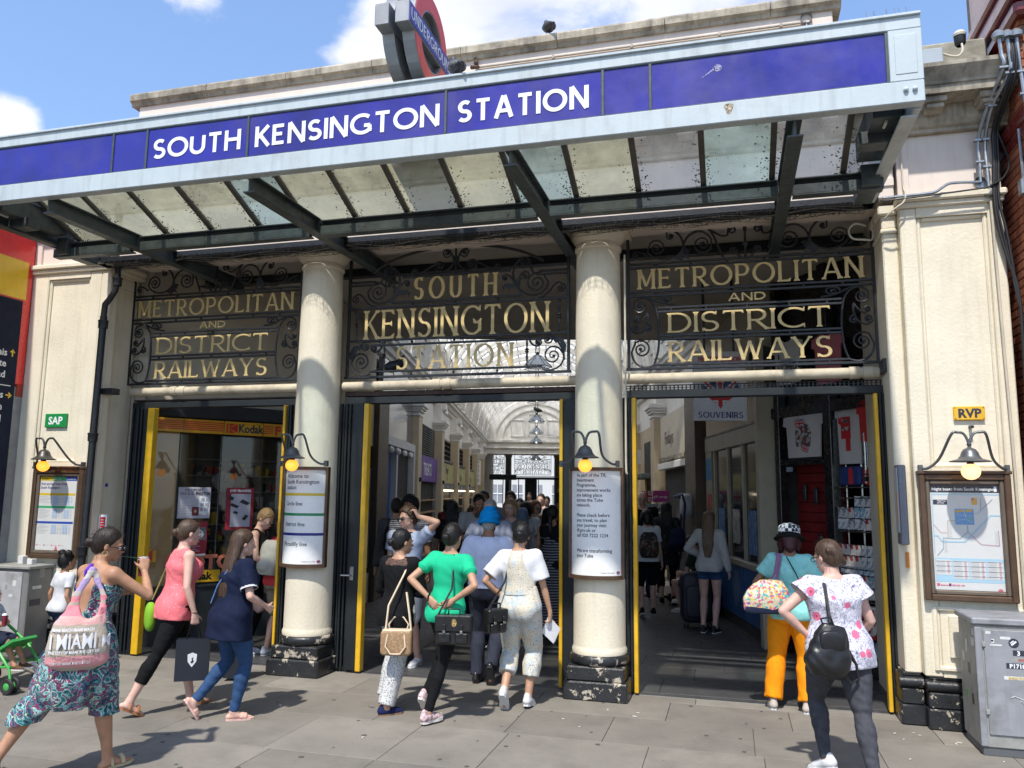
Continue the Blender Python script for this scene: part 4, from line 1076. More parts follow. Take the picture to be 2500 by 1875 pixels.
obj('ceiling',MB().prism([(-8.1,.6),(1.9,.6),tuple(AW(3.6,14.2))[:2],tuple(AW(-3.5,14.2))[:2]],4.68,5.1,'z'),mat('soffit_paint',(.62,.57,.50),.8,var=.08,vs=1.5,bump=.1),kind='structure')
gr = MB()
gr.bbox(-7.3,1.7,1.18,1.30,4.56,4.575,b=.002); gr.bbox(-7.3,1.7,1.235,1.247,4.575,4.679,b=.002)
obj('girder',gr,iron,ft)
riv = MB()
for i in range(150): riv.ball((-7.2 + i * .059,1.178,4.568),.006,6)
tagp(obj('rivets',riv,iron,ft),kind='stuff')
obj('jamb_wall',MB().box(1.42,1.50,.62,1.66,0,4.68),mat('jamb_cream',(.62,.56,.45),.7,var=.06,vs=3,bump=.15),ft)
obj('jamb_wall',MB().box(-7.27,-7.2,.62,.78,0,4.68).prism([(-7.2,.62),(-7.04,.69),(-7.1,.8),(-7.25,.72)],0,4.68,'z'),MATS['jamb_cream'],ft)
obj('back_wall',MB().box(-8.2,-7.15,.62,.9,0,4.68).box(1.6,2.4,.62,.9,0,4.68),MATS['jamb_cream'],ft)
# CANOPY
cy = thing('station_canopy','grey steel and glass canopy with deep blue fascia over the entrance','canopy',(-2.9,0,4.5))
YF = -2.0; X0,X1 = -7.12,1.325
obj('fascia_rail',MB().bbox(X0,X1,YF - .012,YF + .10,5.078,5.182,b=.006).bbox(X0,X1,YF - .03,YF + .12,5.17,5.192,b=.004),palesteel,cy,label='upper rail of the fascia')
obj('fascia_rail',MB().bbox(X0,X1,YF - .012,YF + .08,4.545,4.703,b=.006),palesteel,cy,label='broad lower rail of the fascia')
obj('corner_panel',MB().bbox(1.115,X1,YF - .012,YF + .10,4.703,5.078,b=.004).bbox(1.15,1.29,YF - .016,YF,4.75,5.04,b=.004),palesteel,cy)
for s_ in (-1,1):
 obj('bolt',MB().lathe([(.0005,0),(.016,.002),(.017,.014),(.012,.020),(.0005,.022)],M=Matrix.Translation((1.235 + s_ * .028,YF - .012,4.635)) @ Matrix.Rotation(R(90),4,'X'),n=8),palesteel,cy)
px = [X0 + .06,-6.62,-5.296,-4.934,-3.907,-2.113,-.859,-.505,1.105]
px = [-7.06,-5.296,-4.934,-3.907,-2.113,-.859,-.505,1.105]
for a,b in zip(px,px[1:]):
 obj('blue_panel',MB().bbox(a + .006,b - .006,YF + .004,YF + .03,4.708,5.072,b=.004),blue,cy)
for a in px:
 obj('panel_divider',MB().bbox(a - .011,a + .011,YF - .006,YF + .03,4.705,5.075,b=.003),greysteel,cy)
obj('panel_bead',MB().bbox(px[0],px[-1],YF - .004,YF + .02,5.068,5.079,b=.003).bbox(px[0],px[-1],YF - .004,YF + .02,4.702,4.712,b=.003),greysteel,cy)
for wd,a,b in (('SOUTH',-4.865,-3.975),('KENSINGTON',-3.835,-2.165),('STATION',-2.015,-.965)):
 put_word(wd,a,b,4.787,.183,YF + .002,whitep,cy,thick=.19,thin=.17,serif=False,depth=.003,gap=.29)
obj('rust_patch',MB().prism([(0 + .028 * math.cos(t) * (1 + .35 * math.sin(3 * t)),.05 * math.sin(t) * (1 + .2 * math.cos(2 * t))) for t in np.linspace(0,2 * PI,14)[:-1]],-.0135,-.0125,'y',M=trs((.05,YF,4.645))),mat('rust_spots',(.45,.38,.28),.9,var=.6,vs=60),cy)
obj('bird_mark',MB().prism([(.03 * math.cos(t),.028 * math.sin(t)) for t in np.linspace(0,2 * PI,12)[:-1]],0.0022,.0035,'y',M=trs((-.02,YF,4.975))).prism([(-.02,-.01),(-.13,-.075),(-.02,.01)],.0022,.0035,'y',M=trs((-.02,YF,4.975))),mat('bird_lime',(.30,.29,.46),.9,var=.8,vs=90),cy)
for x in (-6.05,-3.92,-1.60,.50):
 m = MB(); m.bbox(x - .055,x + .055,YF + .08,1.16,4.425,4.440,b=.003); m.bbox(x - .055,x + .055,YF + .08,1.16,4.565,4.58,b=.003); m.box(x - .008,x + .008,YF + .08,1.16,4.44,4.565)
 m.bbox(x - .05,x + .05,-.80,-.70,4.44,4.56,b=.004)
 obj('cantilever_beam',m,greysteel,cy)
for a,b in ((X0,-6.11),(-5.99,-3.98),(-3.86,-1.66),(-1.54,.44),(.56,X1 - .06)):
 m = MB(); m.bbox(a,b,-.80,-.70,4.405,4.418,b=.003); m.box(a,b,-.755,-.745,4.418,4.545); m.bbox(a,b,-.81,-.69,4.545,4.558,b=.003); m.bbox(a,b,-.80,-.788,4.418,4.50,b=.003)
 obj('cross_beam',m,greysteel,cy)
for x,sg in ((X1 - .03,-1),(X0 + .03,1)):
 m = MB().bbox(x - .03,x + .03,YF + .101,-.04,4.545,4.70,b=.004); m.bbox(x - .02,x + .02,YF + .101,-.1,4.70,5.17,b=.004)
 m.bbox(x - .05 + sg * .05,x + .05 + sg * .05,YF + .12,-.04,4.50,4.515,b=.003)
 obj('end_beam',m,palesteel if sg < 0 else greysteel,cy)
 bxm = MB().bbox(x + sg * .06,x + sg * .24,YF + .3,-.9,4.60,4.80,b=.006); bxm.bbox(x + sg * .05,x + sg * .30,-1.45,-1.3,4.52,4.62,b=.006); bxm.bbox(x + sg * .07,x + sg * .2,-.86,-.4,4.42,4.60,b=.006)
 obj('light_box',bxm,greysteel,cy)
 obj('light_tube',MB().tube([(x + sg * .15,YF + .35,4.59),(x + sg * .15,-1.55,4.59)],.012,8),mat('unlit_tube',(.6,.6,.58),.3,var=0),cy)
gx = [-7.0,-6.81,-6.255,-5.70,-5.146,-4.588,-4.05,-3.508,-2.957,-2.405,-1.845,-1.295,-.732,-.169,.399,.965]
ZG0,ZG1 = 5.10,4.575
gmA = [pane('canopy_glass_yellow',(.98,.97,.82),.01,.30,(.98,.95,.66),spots=.3),pane('canopy_glass_clear',(.97,.97,.97),.01,.16,(.96,.94,.88),spots=.2),pane('canopy_glass_green',(.86,.98,.92),.01,.22,(.80,.98,.88),spots=.25)]
for i,(a,b) in enumerate(zip(gx[1:],gx[2:])):
 vs = [(a + .018,YF + .06,ZG0),(b - .018,YF + .06,ZG0),(b - .018,-.70,ZG1),(a + .018,-.70,ZG1)]
 m = MB().add(vs,[(0,3,2,1)])
 obj('glass_pane',m,gmA[(0,0,0,0,2,0,0,0,0,2,0,1,2,1)[i % 14]],cy)
for x in gx[1:]:
 m = MB().add([(x - .024,YF + .06,ZG0 - .03),(x + .024,YF + .06,ZG0 - .03),(x + .024,-.70,ZG1 - .03),(x - .024,-.70,ZG1 - .03),(x - .024,YF + .06,ZG0 + .02),(x + .024,YF + .06,ZG0 + .02),(x + .024,-.70,ZG1 + .02),(x - .024,-.70,ZG1 + .02)],
     [(0,3,2,1),(4,5,6,7),(0,4,7,3),(1,2,6,5),(0,1,5,4),(2,3,7,6)])
 obj('glazing_bar',m,mat('brown_grey_bar',(.10,.092,.08),.6,var=.2),cy)
obj('gutter',MB().bbox(X0,X1,-.20,-.03,4.50,4.515,b=.003).bbox(X0,X1,-.21,-.195,4.515,4.575,b=.003).bbox(X0,X1,-.045,-.03,4.515,4.59,b=.003),iron,cy)
nm = MB(); r4 = random.Random(11)
for i in range(520):
 x = X0 + .2 + (X1 - X0 - .3) * i / 520; yb = -.22 + r4.uniform(-.04,.04)
 nm.tube([(x,yb,4.51 + r4.uniform(0,.03)),(x + r4.uniform(-.03,.03),yb - .02,4.475 + r4.uniform(-.02,.02)),(x + r4.uniform(-.05,.05),-.12,4.45 + r4.uniform(-.02,.02)),(x + r4.uniform(-.04,.04),-.03,4.50)],.0016,3,cap=False)
for j in range(7):
 nm.tube([(X0 + .2 + (X1 - X0 - .3) * i / 60,-.24 + j * .03,4.46 + .02 * math.sin(i * .9 + j) + r4.uniform(-.006,.006)) for i in range(61)],.0018,3,cap=False)
tagp(obj('bird_netting',nm,mat('old_netting',(.03,.028,.022),.9,var=.3),cy),kind='stuff')
moss = MB()
for i in range(1300):
 gx_ = rng.choice(gx[1:]); t_ = rng.random() ** .6; yb = YF + .06 + (1.24) * (rng.random() if rng.random() < .35 else 1 - abs(rng.gauss(0,.18)))
 yb = min(yb,-.72); zb = ZG0 + (ZG1 - ZG0) * (yb - YF - .06) / (1.24) - .006
 x = gx_ + rng.choice((-1,1)) * (.03 + abs(rng.gauss(0,.045)))
 s_ = rng.uniform(.002,.008); moss.prism([(x + s_ * rng.uniform(.6,1.5) * math.cos(a_),yb + s_ * rng.uniform(.6,1.5) * math.sin(a_)) for a_ in (0,1.2,2.5,3.8,5.1)],zb - .006,zb,'z')
tagp(obj('dirt_clumps',moss,mat('black_moss',(.02,.022,.012),.95,var=.4),cy),kind='stuff')
sp = MB()
for x0_,n_ in ((-5.55,9),(.78,6),(1.6,8)):
 for i in range(n_):
  x = x0_ + i * .055; yb,zb = (.12,5.69)
  if x0_ > 1: yb,zb = -1.9,5.19; x = 1.0 + i * .04
  if x0_ < 0: yb,zb = -.1,5.68
  L_ = .75 if x0_ < 1 else .12
  sp.tube([(x,yb,zb),(x + rng.uniform(-.03,.03),yb,zb + L_ * (.6 if x0_ < 1 else 1))],.0022,3)
obj('bird_spikes',sp,mat('thin_steel',(.25,.25,.25),.4,metal=.8,var=0),ft)
# WROUGHT IRON GRILLES
def spiral(cx,cz,r0,turns,a0,sgn=1,n=None,r1=.12):
 """from the outer end inwards"""
 n = n or int(14 * turns); pts = []
 for i in range(n + 1):
  t = i / n; a = a0 + sgn * 2 * PI * turns * t; r = r0 * (1 - t * (1 - r1))
  pts.append((cx + r * math.cos(a),cz + r * math.sin(a)))
 return pts
def curve(*p,n=14):
 out = []
 if len(p) == 3:
  for i in range(n + 1):
   t = i / n; out.append(tuple((1 - t) ** 2 * a + 2 * t * (1 - t) * b + t * t * c for a,b,c in zip(*p)))
 else:
  for i in range(n + 1):
   t = i / n; out.append(tuple((1 - t) ** 3 * a + 3 * t * (1 - t) ** 2 * b + 3 * t * t * (1 - t) * c + t ** 3 * d for a,b,c,d in zip(*p)))
 return out
YG = .53
def grille(kind,M,label,group='iron name grilles over the entrance',lettermat=None,simple=False,m_=None):
 m_ = m_ or iron; lm = lettermat or gold
 W = 1.185 if kind == 'side' else 1.285            # half width; local x=0 is the centre, z absolute
 t = thing('iron_grille',label,'grille',(0,YG,3.17),group=group,M=M)
 nseg = 4 if simple else 6
 def bar(z,x0=-W,x1=W,r=.011,nm='rail',y=0.0): obj(nm,MB().bbox(x0,x1,YG - r * 1.3 + y,YG + r * 1.3 + y,z - r,z + r,b=.003),m_,t,M=M)
 def post(x,z0=3.17,z1=4.68,r=.015): obj('post',MB().bbox(x - r,x + r,YG - r * 1.2,YG + r * 1.2,z0,z1,b=.003),m_,t,M=M)
 def scroll(pts,r=.0115,taper=True,nm='scroll'):
  n = len(pts); mb = MB(); rs = [r * (1.0 if not taper else (1.05 - .45 * i / n)) for i in range(n)]
  mb.tube([(p[0],YG,p[1]) for p in pts],rs,nseg)
  if taper: e = pts[-1]; mb.ball((e[0],YG,e[1]),r * 1.7,6)
  obj(nm,mb,m_,t,M=M)
 def mir(f):
  for s_ in (1,-1): f(lambda p: [(s_ * a,b) for a,b in p])
 post(-W); post(W)
 bar(3.178,-W - .03,W + .03,.013,'bottom_rail')
 def balusters(zz,xs):
  mb = MB()
  for z0,z1 in zz:
   for x in xs:
    mb.ball((x,YG,(z0 + z1) / 2),.017,6); mb.box(x - .005,x + .005,YG - .005,YG + .005,z0,z1)
  obj('rail_collars',mb,m_,t,M=M)
 if kind == 'side':
  for z in (4.287,4.246,3.988,3.945): bar(z)
  for z in (3.810,3.768): bar(z,-.885,.885)
  for z in (3.518,3.480): bar(z,-.87,.87)
  bar(3.214,-.93,.93)
  balusters([(4.246,4.287),(3.945,3.988)],[-.9,-.54,-.18,.18,.54,.9]); balusters([(3.768,3.81),(3.48,3.518),(3.178,3.214)],[-.75,-.4,0,.4,.75])
  for wd,a,b,z,h,th in (('METROPOLITAN',-1.09,1.09,4.012,.212,.15),('DISTRICT',-.78,.78,3.541,.206,.16),('RAILWAYS',-.78,.78,3.240,.209,.16)):
   put_word(wd,a,b,z,h,YG - .012,lm,t,thick=th,thin=.085,serif=True,depth=.008,gap=.30,M=M)
  put_word('AND',-.18,.18,3.842,.080,YG - .012,lm,t,thick=.22,thin=.17,serif=False,depth=.008,gap=.42,M=M)
  obj('finial',MB().lathe([(.002,4.27),(.02,4.28),(.009,4.33),(.012,4.40),(.03,4.42),(.034,4.44),(.012,4.46),(.009,4.56),(.018,4.58),(.018,4.66),(.002,4.68)],(0,YG,0),10),m_,t,M=M)
  bar(4.640,-.85,.85,.011,'top_rail')
  def f(m):
   scroll(m(curve((.05,4.30),(.10,4.36),(.14,4.34)) + spiral(.11,4.37,.045,1.4,-1.2,1)[2:]))
   scroll(m(spiral(.13,4.585,.05,1.4,0,1)[::-1][:-2] + curve((.17,4.54),(.24,4.50),(.30,4.60),(.42,4.64))),taper=False)
   scroll(m(curve((.62,4.42),(.60,4.62),(.40,4.66),(.33,4.50)) + spiral(.42,4.46,.105,1.9,PI * .9,1)[2:]))
   scroll(m(curve((.22,4.31),(.28,4.44),(.30,4.56),(.36,4.62))),taper=False)
   scroll(m(curve((.62,4.42),(.68,4.30),(.90,4.28),(.98,4.42)) + spiral(.885,4.45,.095,1.8,-.2,1)[2:]))
   scroll(m(curve((.60,4.40),(.62,4.60),(.70,4.64),(.78,4.62)) + spiral(.745,4.57,.04,1.4,.6,-1)[2:]))
   scroll(m(curve((.98,4.36),(1.04,4.42),(1.12,4.42)) + spiral(1.10,4.375,.04,1.3,1.2,-1)[2:]))
   scroll(m(spiral(.575,4.385,.034,1.3,2.6,-1)))
   lf = [(.64,4.30),(.60,4.33),(.55,4.31),(.57,4.345),(.61,4.37),(.62,4.42),(.66,4.38),(.72,4.33)]
   obj('leaf',MB().prism(m(lf),YG - .006,YG + .006,'y'),m_,t,M=M)
   scroll(m(curve((.90,3.80),(.86,3.60),(.86,3.36),(.93,3.215))),taper=False)
   scroll(m(curve((.93,3.215),(1.02,3.17),(1.15,3.20),(1.155,3.36)) + spiral(1.055,3.385,.10,2.0,0,1)[2:]))
   scroll(m(curve((.90,3.80),(.94,3.93),(1.06,3.96),(1.12,3.88)) + spiral(1.065,3.83,.07,1.9,.5,-1)[2:]))
   scroll(m(curve((.70,3.84),(.86,3.85),(.90,3.90),(1.02,3.94))),taper=False)
   scroll(m([(a,3.895 + (b - 3.895) * .6) for a,b in spiral(.80,3.895,.075,1.6,0,1)]))
   scroll(m(curve((.99,3.76),(.96,3.60),(1.08,3.50),(1.15,3.58)) + spiral(1.115,3.60,.04,1.3,0,1)[2:]))
   scroll(m(curve((.99,3.76),(1.02,3.70),(1.08,3.66)) + spiral(1.10,3.70,.04,1.2,-1.5,1)[2:]))
   scroll(m(spiral(.99,3.60,.045,1.2,1.4,1)))
  mir(f)
 else:
  bar(4.316,-.64,.64); bar(4.027,-.75,.75); bar(3.978); bar(3.598); bar(3.540,-1.0,1.0); bar(3.24,-1.0,1.0)
  for s_ in (-1,1):
   for z in (4.287,4.25): bar(z,*sorted((s_ * W,s_ * .96)))
  balusters([(3.978,4.027),(3.54,3.598),(3.178,3.24)],[-.5,0,.5])
  for wd,a,b,z,h,th,g in (('SOUTH',-.49,.49,4.043,.256,.15,.38),('KENSINGTON',-1.075,1.075,3.610,.333,.105,.22),('STATION',-.68,.68,3.253,.258,.13,.30)):
   put_word(wd,a,b,z,h,YG - .012,lm,t,thick=th,thin=.07,serif=True,depth=.008,gap=g,M=M)
  for x,z0,z1 in ((1.185,3.60,3.975),(.83,3.245,3.60)):
   for s_ in (-1,1):
    d = (z1 - z0)
    obj('baluster',MB().lathe([(.002,z0),(.012,z0 + .01),(.006,z0 + d * .1),(.014,z0 + d * .3),(.008,z0 + d * .4),(.024,z0 + d * .45),(.01,z0 + d * .48),(.026,z0 + d * .52),(.008,z0 + d * .57),(.013,z0 + d * .7),(.005,z0 + d * .85),(.015,z0 + d * .92),(.012,z0 + d * .97),(.003,z1)],(s_ * x,YG,0),8),m_,t,M=M)
  arcp = curve((-1.0,4.40),(-.55,4.72),(.55,4.72),(1.0,4.40),n=26)
  obj('arch_bar',MB().tube([(p[0],YG,p[1]) for p in arcp],.017,6),m_,t,M=M)
  obj('finial',MB().lathe([(.002,4.31),(.008,4.34),(.012,4.44),(.024,4.50),(.012,4.54),(.012,4.66),(.002,4.67)],(0,YG,0),10),m_,t,M=M)
  def f(m):
   scroll(m(curve((.02,4.46),(.04,4.60),(.14,4.64),(.15,4.56)) + spiral(.095,4.56,.055,1.6,0,-1)[2:]))
   scroll(m(curve((.02,4.46),(.05,4.36),(.16,4.32),(.24,4.38)) + spiral(.19,4.42,.06,1.5,-.3,1)[2:]))
   scroll(m(curve((.13,4.44),(.22,4.52),(.34,4.34),(.52,4.33)) + spiral(.48,4.37,.045,1.3,-.8,1)[2:]))
   scroll(m(curve((.70,4.16),(.62,4.30),(.70,4.46),(.82,4.45)) + spiral(.77,4.39,.07,1.7,1.0,-1)[2:]))
   scroll(m(curve((.96,4.25),(.86,4.26),(.88,4.34),(.84,4.44))),taper=False)
   scroll(m(curve((.70,4.16),(.78,3.98),(1.04,3.98),(1.06,4.16)) + spiral(.93,4.16,.125,2.0,0,1)[2:],),r=.0125)
   scroll(m(curve((.95,3.99),(1.08,4.00),(1.10,4.14),(1.18,4.15)) + spiral(1.20,4.09,.055,1.4,1.4,-1)[2:]))
   scroll(m(curve((.74,4.14),(.72,4.26),(.80,4.30)) + spiral(.80,4.25,.05,1.4,1.5,-1)[2:]))
   scroll(m(curve((.70,4.16),(.66,4.24),(.60,4.27)) + spiral(.58,4.235,.04,1.3,1.0,1)[2:]))
   lf = [(.72,4.09),(.66,4.12),(.60,4.11),(.57,4.14),(.56,4.08),(.54,4.13),(.58,4.17),(.66,4.165),(.70,4.20),(.73,4.23),(.78,4.22),(.745,4.19),(.74,4.12),(.80,4.04),(.76,4.02)]
   obj('leaf',MB().prism(m(lf),YG - .006,YG + .006,'y'),m_,t,M=M)
   scroll(m(curve((1.0,3.215),(1.10,3.17),(1.24,3.22),(1.235,3.36)) + spiral(1.115,3.355,.11,1.9,0,1)[2:]))
   scroll(m(curve((.86,3.58),(.84,3.48),(.96,3.42),(.99,3.50)) + spiral(.955,3.50,.04,1.3,0,1)[2:]))
   scroll(m(curve((.88,3.58),(.98,3.60),(1.10,3.58)) + spiral(1.06,3.53,.055,1.5,1.2,-1)[2:]))
   scroll(m(curve((1.10,3.58),(1.18,3.50),(1.24,3.42),(1.235,3.30))),taper=False)
   lf = [(1.19,3.50),(1.14,3.49),(1.12,3.52),(1.16,3.55),(1.22,3.54),(1.26,3.46),(1.25,3.38),(1.22,3.42)]
   obj('leaf',MB().prism(m(lf),YG - .006,YG + .006,'y'),m_,t,M=M)
  mir(f)
 return t
grille('side',trs((-6.005,0,0)),'black scrollwork grille lettered METROPOLITAN AND DISTRICT RAILWAYS beside the drainpipe')
grille('mid',trs((-2.91,0,0)),'arched black scrollwork grille lettered SOUTH KENSINGTON STATION between the columns')
grille('side',trs((.195,0,0)),'black scrollwork grille lettered METROPOLITAN AND DISTRICT RAILWAYS above the souvenir shop')
casing = mat('stained_cream_casing',(.52,.45,.33),.7,var=.15,vs=7,bump=.3,stain=(.18,.14,.09),ss=4,sa=.75)
for (a,b,jx,lab) in ((-7.0,-4.66,-6.45,'stained cream pipe running below the grille beside the drainpipe'),(-4.17,-1.51,-3.1,'stained cream pipe running below the arched middle grille'),(-1.03,1.36,1.1,'stained cream pipe running below the grille over the souvenir shop')):
 t = thing('cased_pipe',lab,'pipe',(a,.42,3.06),group='cream pipes below the grilles')
 obj('pipe',MB().tube([(a,.42,3.062),(b,.42,3.062)],.052,14),casing,t)
 for q in (jx,jx + .12): obj('joint_band',MB().tube([(q,.42,3.062),(q + .09,.42,3.062)],.061,14),casing,t)
 n_ = int((b - a) / .28)
 for i in range(1,n_): obj('seam',MB().tube([(a + i * .28,.42,3.062),(a + i * .28 + .006,.42,3.062)],.0545,14),casing,t)
header_m = mat('black_green_header',(.016,.020,.022),.5,var=.15,vs=6,bump=.05,spec=.35)
for (a,b,lab,pc) in ((-7.0,-4.69,'black steel header beam over the photo shop opening',0),(-4.16,-1.53,'black steel header beam over the middle opening',0),(-1.02,1.47,'black steel header beam over the souvenir shop opening',1)):
 t = thing('header_beam',lab,'beam',(a,.45,2.87),group='header beams over the gates')
 obj('beam',MB().bbox(a,b,.43,.55,2.868,2.942,b=.005),header_m,t)
 if not pc: obj('upper_track',MB().bbox(a,b,.44,.54,2.952,3.005 if a > -5 else 2.97,b=.004),mat('rusty_track',(.055,.030,.022),.7,var=.3,vs=15),t)
 else:
  m = MB(); m.bbox(a,b,.50,.51,2.945,2.955,b=.002); m.bbox(a,b,.50,.51,2.995,3.005,b=.002)
  for i in range(62): m.box(a + i * .04,a + i * .04 + .012,.50,.51,2.955,2.995)
  m.bbox(a,b,.502,.508,2.972,2.978,b=.001)
  obj('perforated_strip',m,iron,t)
obj('jamb_beam',MB().bbox(-7.16,-6.9,-.02,.10,2.99,3.06,b=.005),iron,ft)
obj('jamb_bracket',MB().bbox(1.36,1.46,.2,.4,3.03,3.16,b=.005),iron,ft)
def gate(xa,xb,yx0,yx1,label,ya=.40,panel=False,yy=None,handle=False):
 t = thing('folding_gate',label,'gate',(min(xa,yx0),ya,0),group='folded gates of the entrance')
 n = max(3,int(abs(xb - xa) / .036))
 for i in range(n):
  x = xa + (xb - xa) * (i + .5) / n; dy = .012 * math.sin(i * 2.1)
  obj('gate_bar',MB().bbox(x - .011,x + .011,ya - .03 + dy,ya + .03 + dy,.035,2.868,b=.004),header_m,t)
 m = MB()
 for z in (.35,.9,1.45,2.0,2.55):
  for i in range(n):
   x = xa + (xb - xa) * (i + .5) / n; m.ball((x,ya - .04,z + .02 * (i % 2)),.006,6)
 m.bbox(xa,xb,ya - .005,ya + .01,.02,.05,b=.003)
 obj('pivot_pins',m,header_m,t)
 if panel: obj('gate_panel',MB().bbox(xb - .12 if xb > xa else xb,xb if xb > xa else xb + .12,ya - .045,ya + .035,.03,2.868,b=.005),header_m,t)
 yv = ya if yy is None else yy
 obj('leading_edge',MB().bbox(yx0,yx1,yv - .05,yv + .04,.02,2.86 if yy is None else 2.78,b=.006),yellow,t,label='yellow painted leading edge')
 if handle:
  hx = xb - .07
  o = obj('handle_plate',MB().bbox(hx - .022,hx + .022,ya - .056,ya - .045,.955,1.10,b=.008),mat('brushed_steel',(.45,.45,.44),.32,metal=.9,var=.05),t)
  obj('handle',MB().tube([(hx,ya - .05,1.01),(hx,ya - .10,1.01),(hx - .10,ya - .105,1.01)],.009,8),MATS['brushed_steel'],o)
 return t
gate(-6.955,-6.71,-6.705,-6.615,'folded black gate with a broad yellow edge by the drainpipe')
gate(-4.70,-4.845,-4.88,-4.85,'folded black gate tucked behind the photo shop side of the first column')
gate(-4.19,-3.885,-3.88,-3.822,'black gate with a steel lever handle and yellow edge',panel=True,handle=True)
gate(-1.525,-1.645,-1.685,-1.65,'narrow folded black gate with yellow edge left of the notice column',panel=True)
gate(-1.045,-.95,-.945,-.905,'folded black gate with yellow edge right of the notice column',ya=.40)
gate(1.425,1.335,1.295,1.33,'folded black gate beside the postcard display',ya=.42)
# THE ARCADE (frame ARC: x across, y along)
ar = thing('arcade','vaulted glass roofed shopping arcade with cream pilasters behind the entrance','building')
white_pl = mat('arcade_white',(.88,.84,.76),.65,var=.05,vs=2,bump=.12,stain=(.4,.38,.34),ss=1.5,sa=.2)
beige = mat('arcade_beige',(.58,.47,.31),.62,var=.06,vs=3,bump=.1)
dkbrown = mat('dark_brown_paint',(.10,.075,.05),.5,var=.1)
frame_w = mat('shop_frame_white',(.55,.55,.54),.5,var=.05)
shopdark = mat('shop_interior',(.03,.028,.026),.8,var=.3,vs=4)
TP = [18.9,23.7,28.5,33.3,38.1,42.9]
for sg in (-1,1):
 S = lambda a,b: (min(sg * a,sg * b),max(sg * a,sg * b))
 a,b = S(3.1,3.5)
 t0 = 14.05
 obj('upper_wall',MB().box(a,b,t0,46.2,3.72,4.75),white_pl,ar,M=ARC)
 obj('lower_wall',MB().box(a,b,t0,57,0,3.72),beige,ar,M=ARC)
 prof = [(3.1,4.55),(3.0,4.57),(2.98,4.64),(2.92,4.66),(2.88,4.74),(2.80,4.78),(2.79,4.84),(2.74,4.88),(2.74,4.91),(3.5,4.91),(3.5,4.55)]
 obj('hall_cornice',MB().prism([(sg * p,z) for p,z in prof],14.05,46.0,'y'),white_pl,ar,M=ARC)
 for tp in TP + [14.05]:
  w_ = .55 if tp > 15 else .95
  a,b = S(2.80,3.11)
  obj('hall_pilaster',MB().bbox(a,b,tp,tp + w_,0,3.72,b=.01),beige if tp > 15 else dkbrown,ar,M=ARC)
  if tp > 15:
   m = MB()
   for (ee,z0,z1) in ((.02,3.72,3.76),(.0,3.76,3.82),(.05,3.82,3.88),(.09,3.88,3.94),(.13,3.94,4.02),(.10,4.02,4.05)):
    a,b = S(2.80 - ee,3.11); m.bbox(a,b,tp - ee,tp + w_ + ee,z0,z1,b=.01)
   a,b = S(2.86,3.11); m.bbox(a,b,tp + .04,tp + w_ - .04,4.05,4.56,b=.01)
   obj('hall_capital',m,white_pl,ar,M=ARC)
   a,b = S(2.72,3.0); obj('corbel',MB().bbox(a,b,tp + .12,tp + w_ - .12,4.38,4.56,b=.02),white_pl,ar,M=ARC)
NR = 20
def arcp(r,n=NR,zc=4.90,a0=0,a1=180): return [(r * math.cos(R(a0 + (a1 - a0) * i / n)),zc + r * .92 * math.sin(R(a0 + (a1 - a0) * i / n))) for i in range(n + 1)]
def arch_band(r0,r1,t0,t1):
 """arch ring of inner radius r0, outer r1"""
 A,B = arcp(r0),arcp(r1); n = len(A); m = MB()
 vs = [(p[0],t0,p[1]) for p in A] + [(p[0],t0,p[1]) for p in B] + [(p[0],t1,p[1]) for p in A] + [(p[0],t1,p[1]) for p in B]
 fs = []
 for i in range(n - 1): fs += [(i,i + 1,n + i + 1,n + i),(2 * n + i,3 * n + i,3 * n + i + 1,2 * n + i + 1),(i,2 * n + i,2 * n + i + 1,i + 1),(n + i,n + i + 1,3 * n + i + 1,3 * n + i)]
 return m.add(vs,fs,False)
tr = 14.2; k = 0
while tr < 46.1:
 big = any(abs(tr - (tp + .2)) < .81 for tp in TP)
 obj('arch_rib',arch_band(2.62,2.86,tr,tr + .16),white_pl,ar,M=ARC)
 if k % 1 == 0:
  m = MB()
  pts = arcp(2.60,60)
  for i in range(0,61,1): m.box(pts[i][0] - .018,pts[i][0] + .018,tr - .02,tr,pts[i][1] - .02,pts[i][1] + .02)
  tagp(obj('bead_moulding',m,white_pl,ar,M=ARC),kind='stuff')
 tr += 1.6; k += 1
P_ = arcp(2.80,24)
for i in range(1,24):
 p = P_[i]; mb = MB().tube([(p[0],14.2,p[1]),(p[0],46,p[1])],.022,4)
 obj('purlin',mb,mat('purlin_grey',(.35,.35,.35),.6,var=.1),ar,M=ARC)
roofg = pane('vault_glass',(.98,.98,.99),.0,.85,(1.0,.97,.90))
P_ = arcp(2.85,8); NT = 10
for j in range(NT):
 ta = 14.2 + 31.8 * j / NT; tb = 14.2 + 31.8 * (j + 1) / NT
 for i in range(8):
  p,q = P_[i],P_[i + 1]
  m = MB().add([(p[0],ta,p[1]),(q[0],ta,q[1]),(q[0],tb - .02,q[1]),(p[0],tb - .02,p[1])],[(0,1,2,3)])
  if i in (0,7): obj('vault_panel',m,white_pl,ar,M=ARC)
  else: obj('roof_pane',m,roofg,ar,M=ARC)
fwl = arcp(2.95)
obj('front_spandrel',MB().prism([(-3.5,4.68),(3.5,4.68),(3.5,5.1),(-3.5,5.1)],14.1,14.2,'y'),white_pl,ar,M=ARC)
lun = MB().prism(arcp(2.9,24),46.05,46.3,'y'); obj('lunette_wall',lun,white_pl,ar,M=ARC)
obj('tie_beam',MB().bbox(-3.1,3.1,45.9,46.3,4.15,4.90,b=.01).bbox(-3.1,3.1,45.7,46.0,4.80,4.95,b=.02).bbox(-3.1,3.1,45.75,46.0,4.45,4.55,b=.02),white_pl,ar,M=ARC)
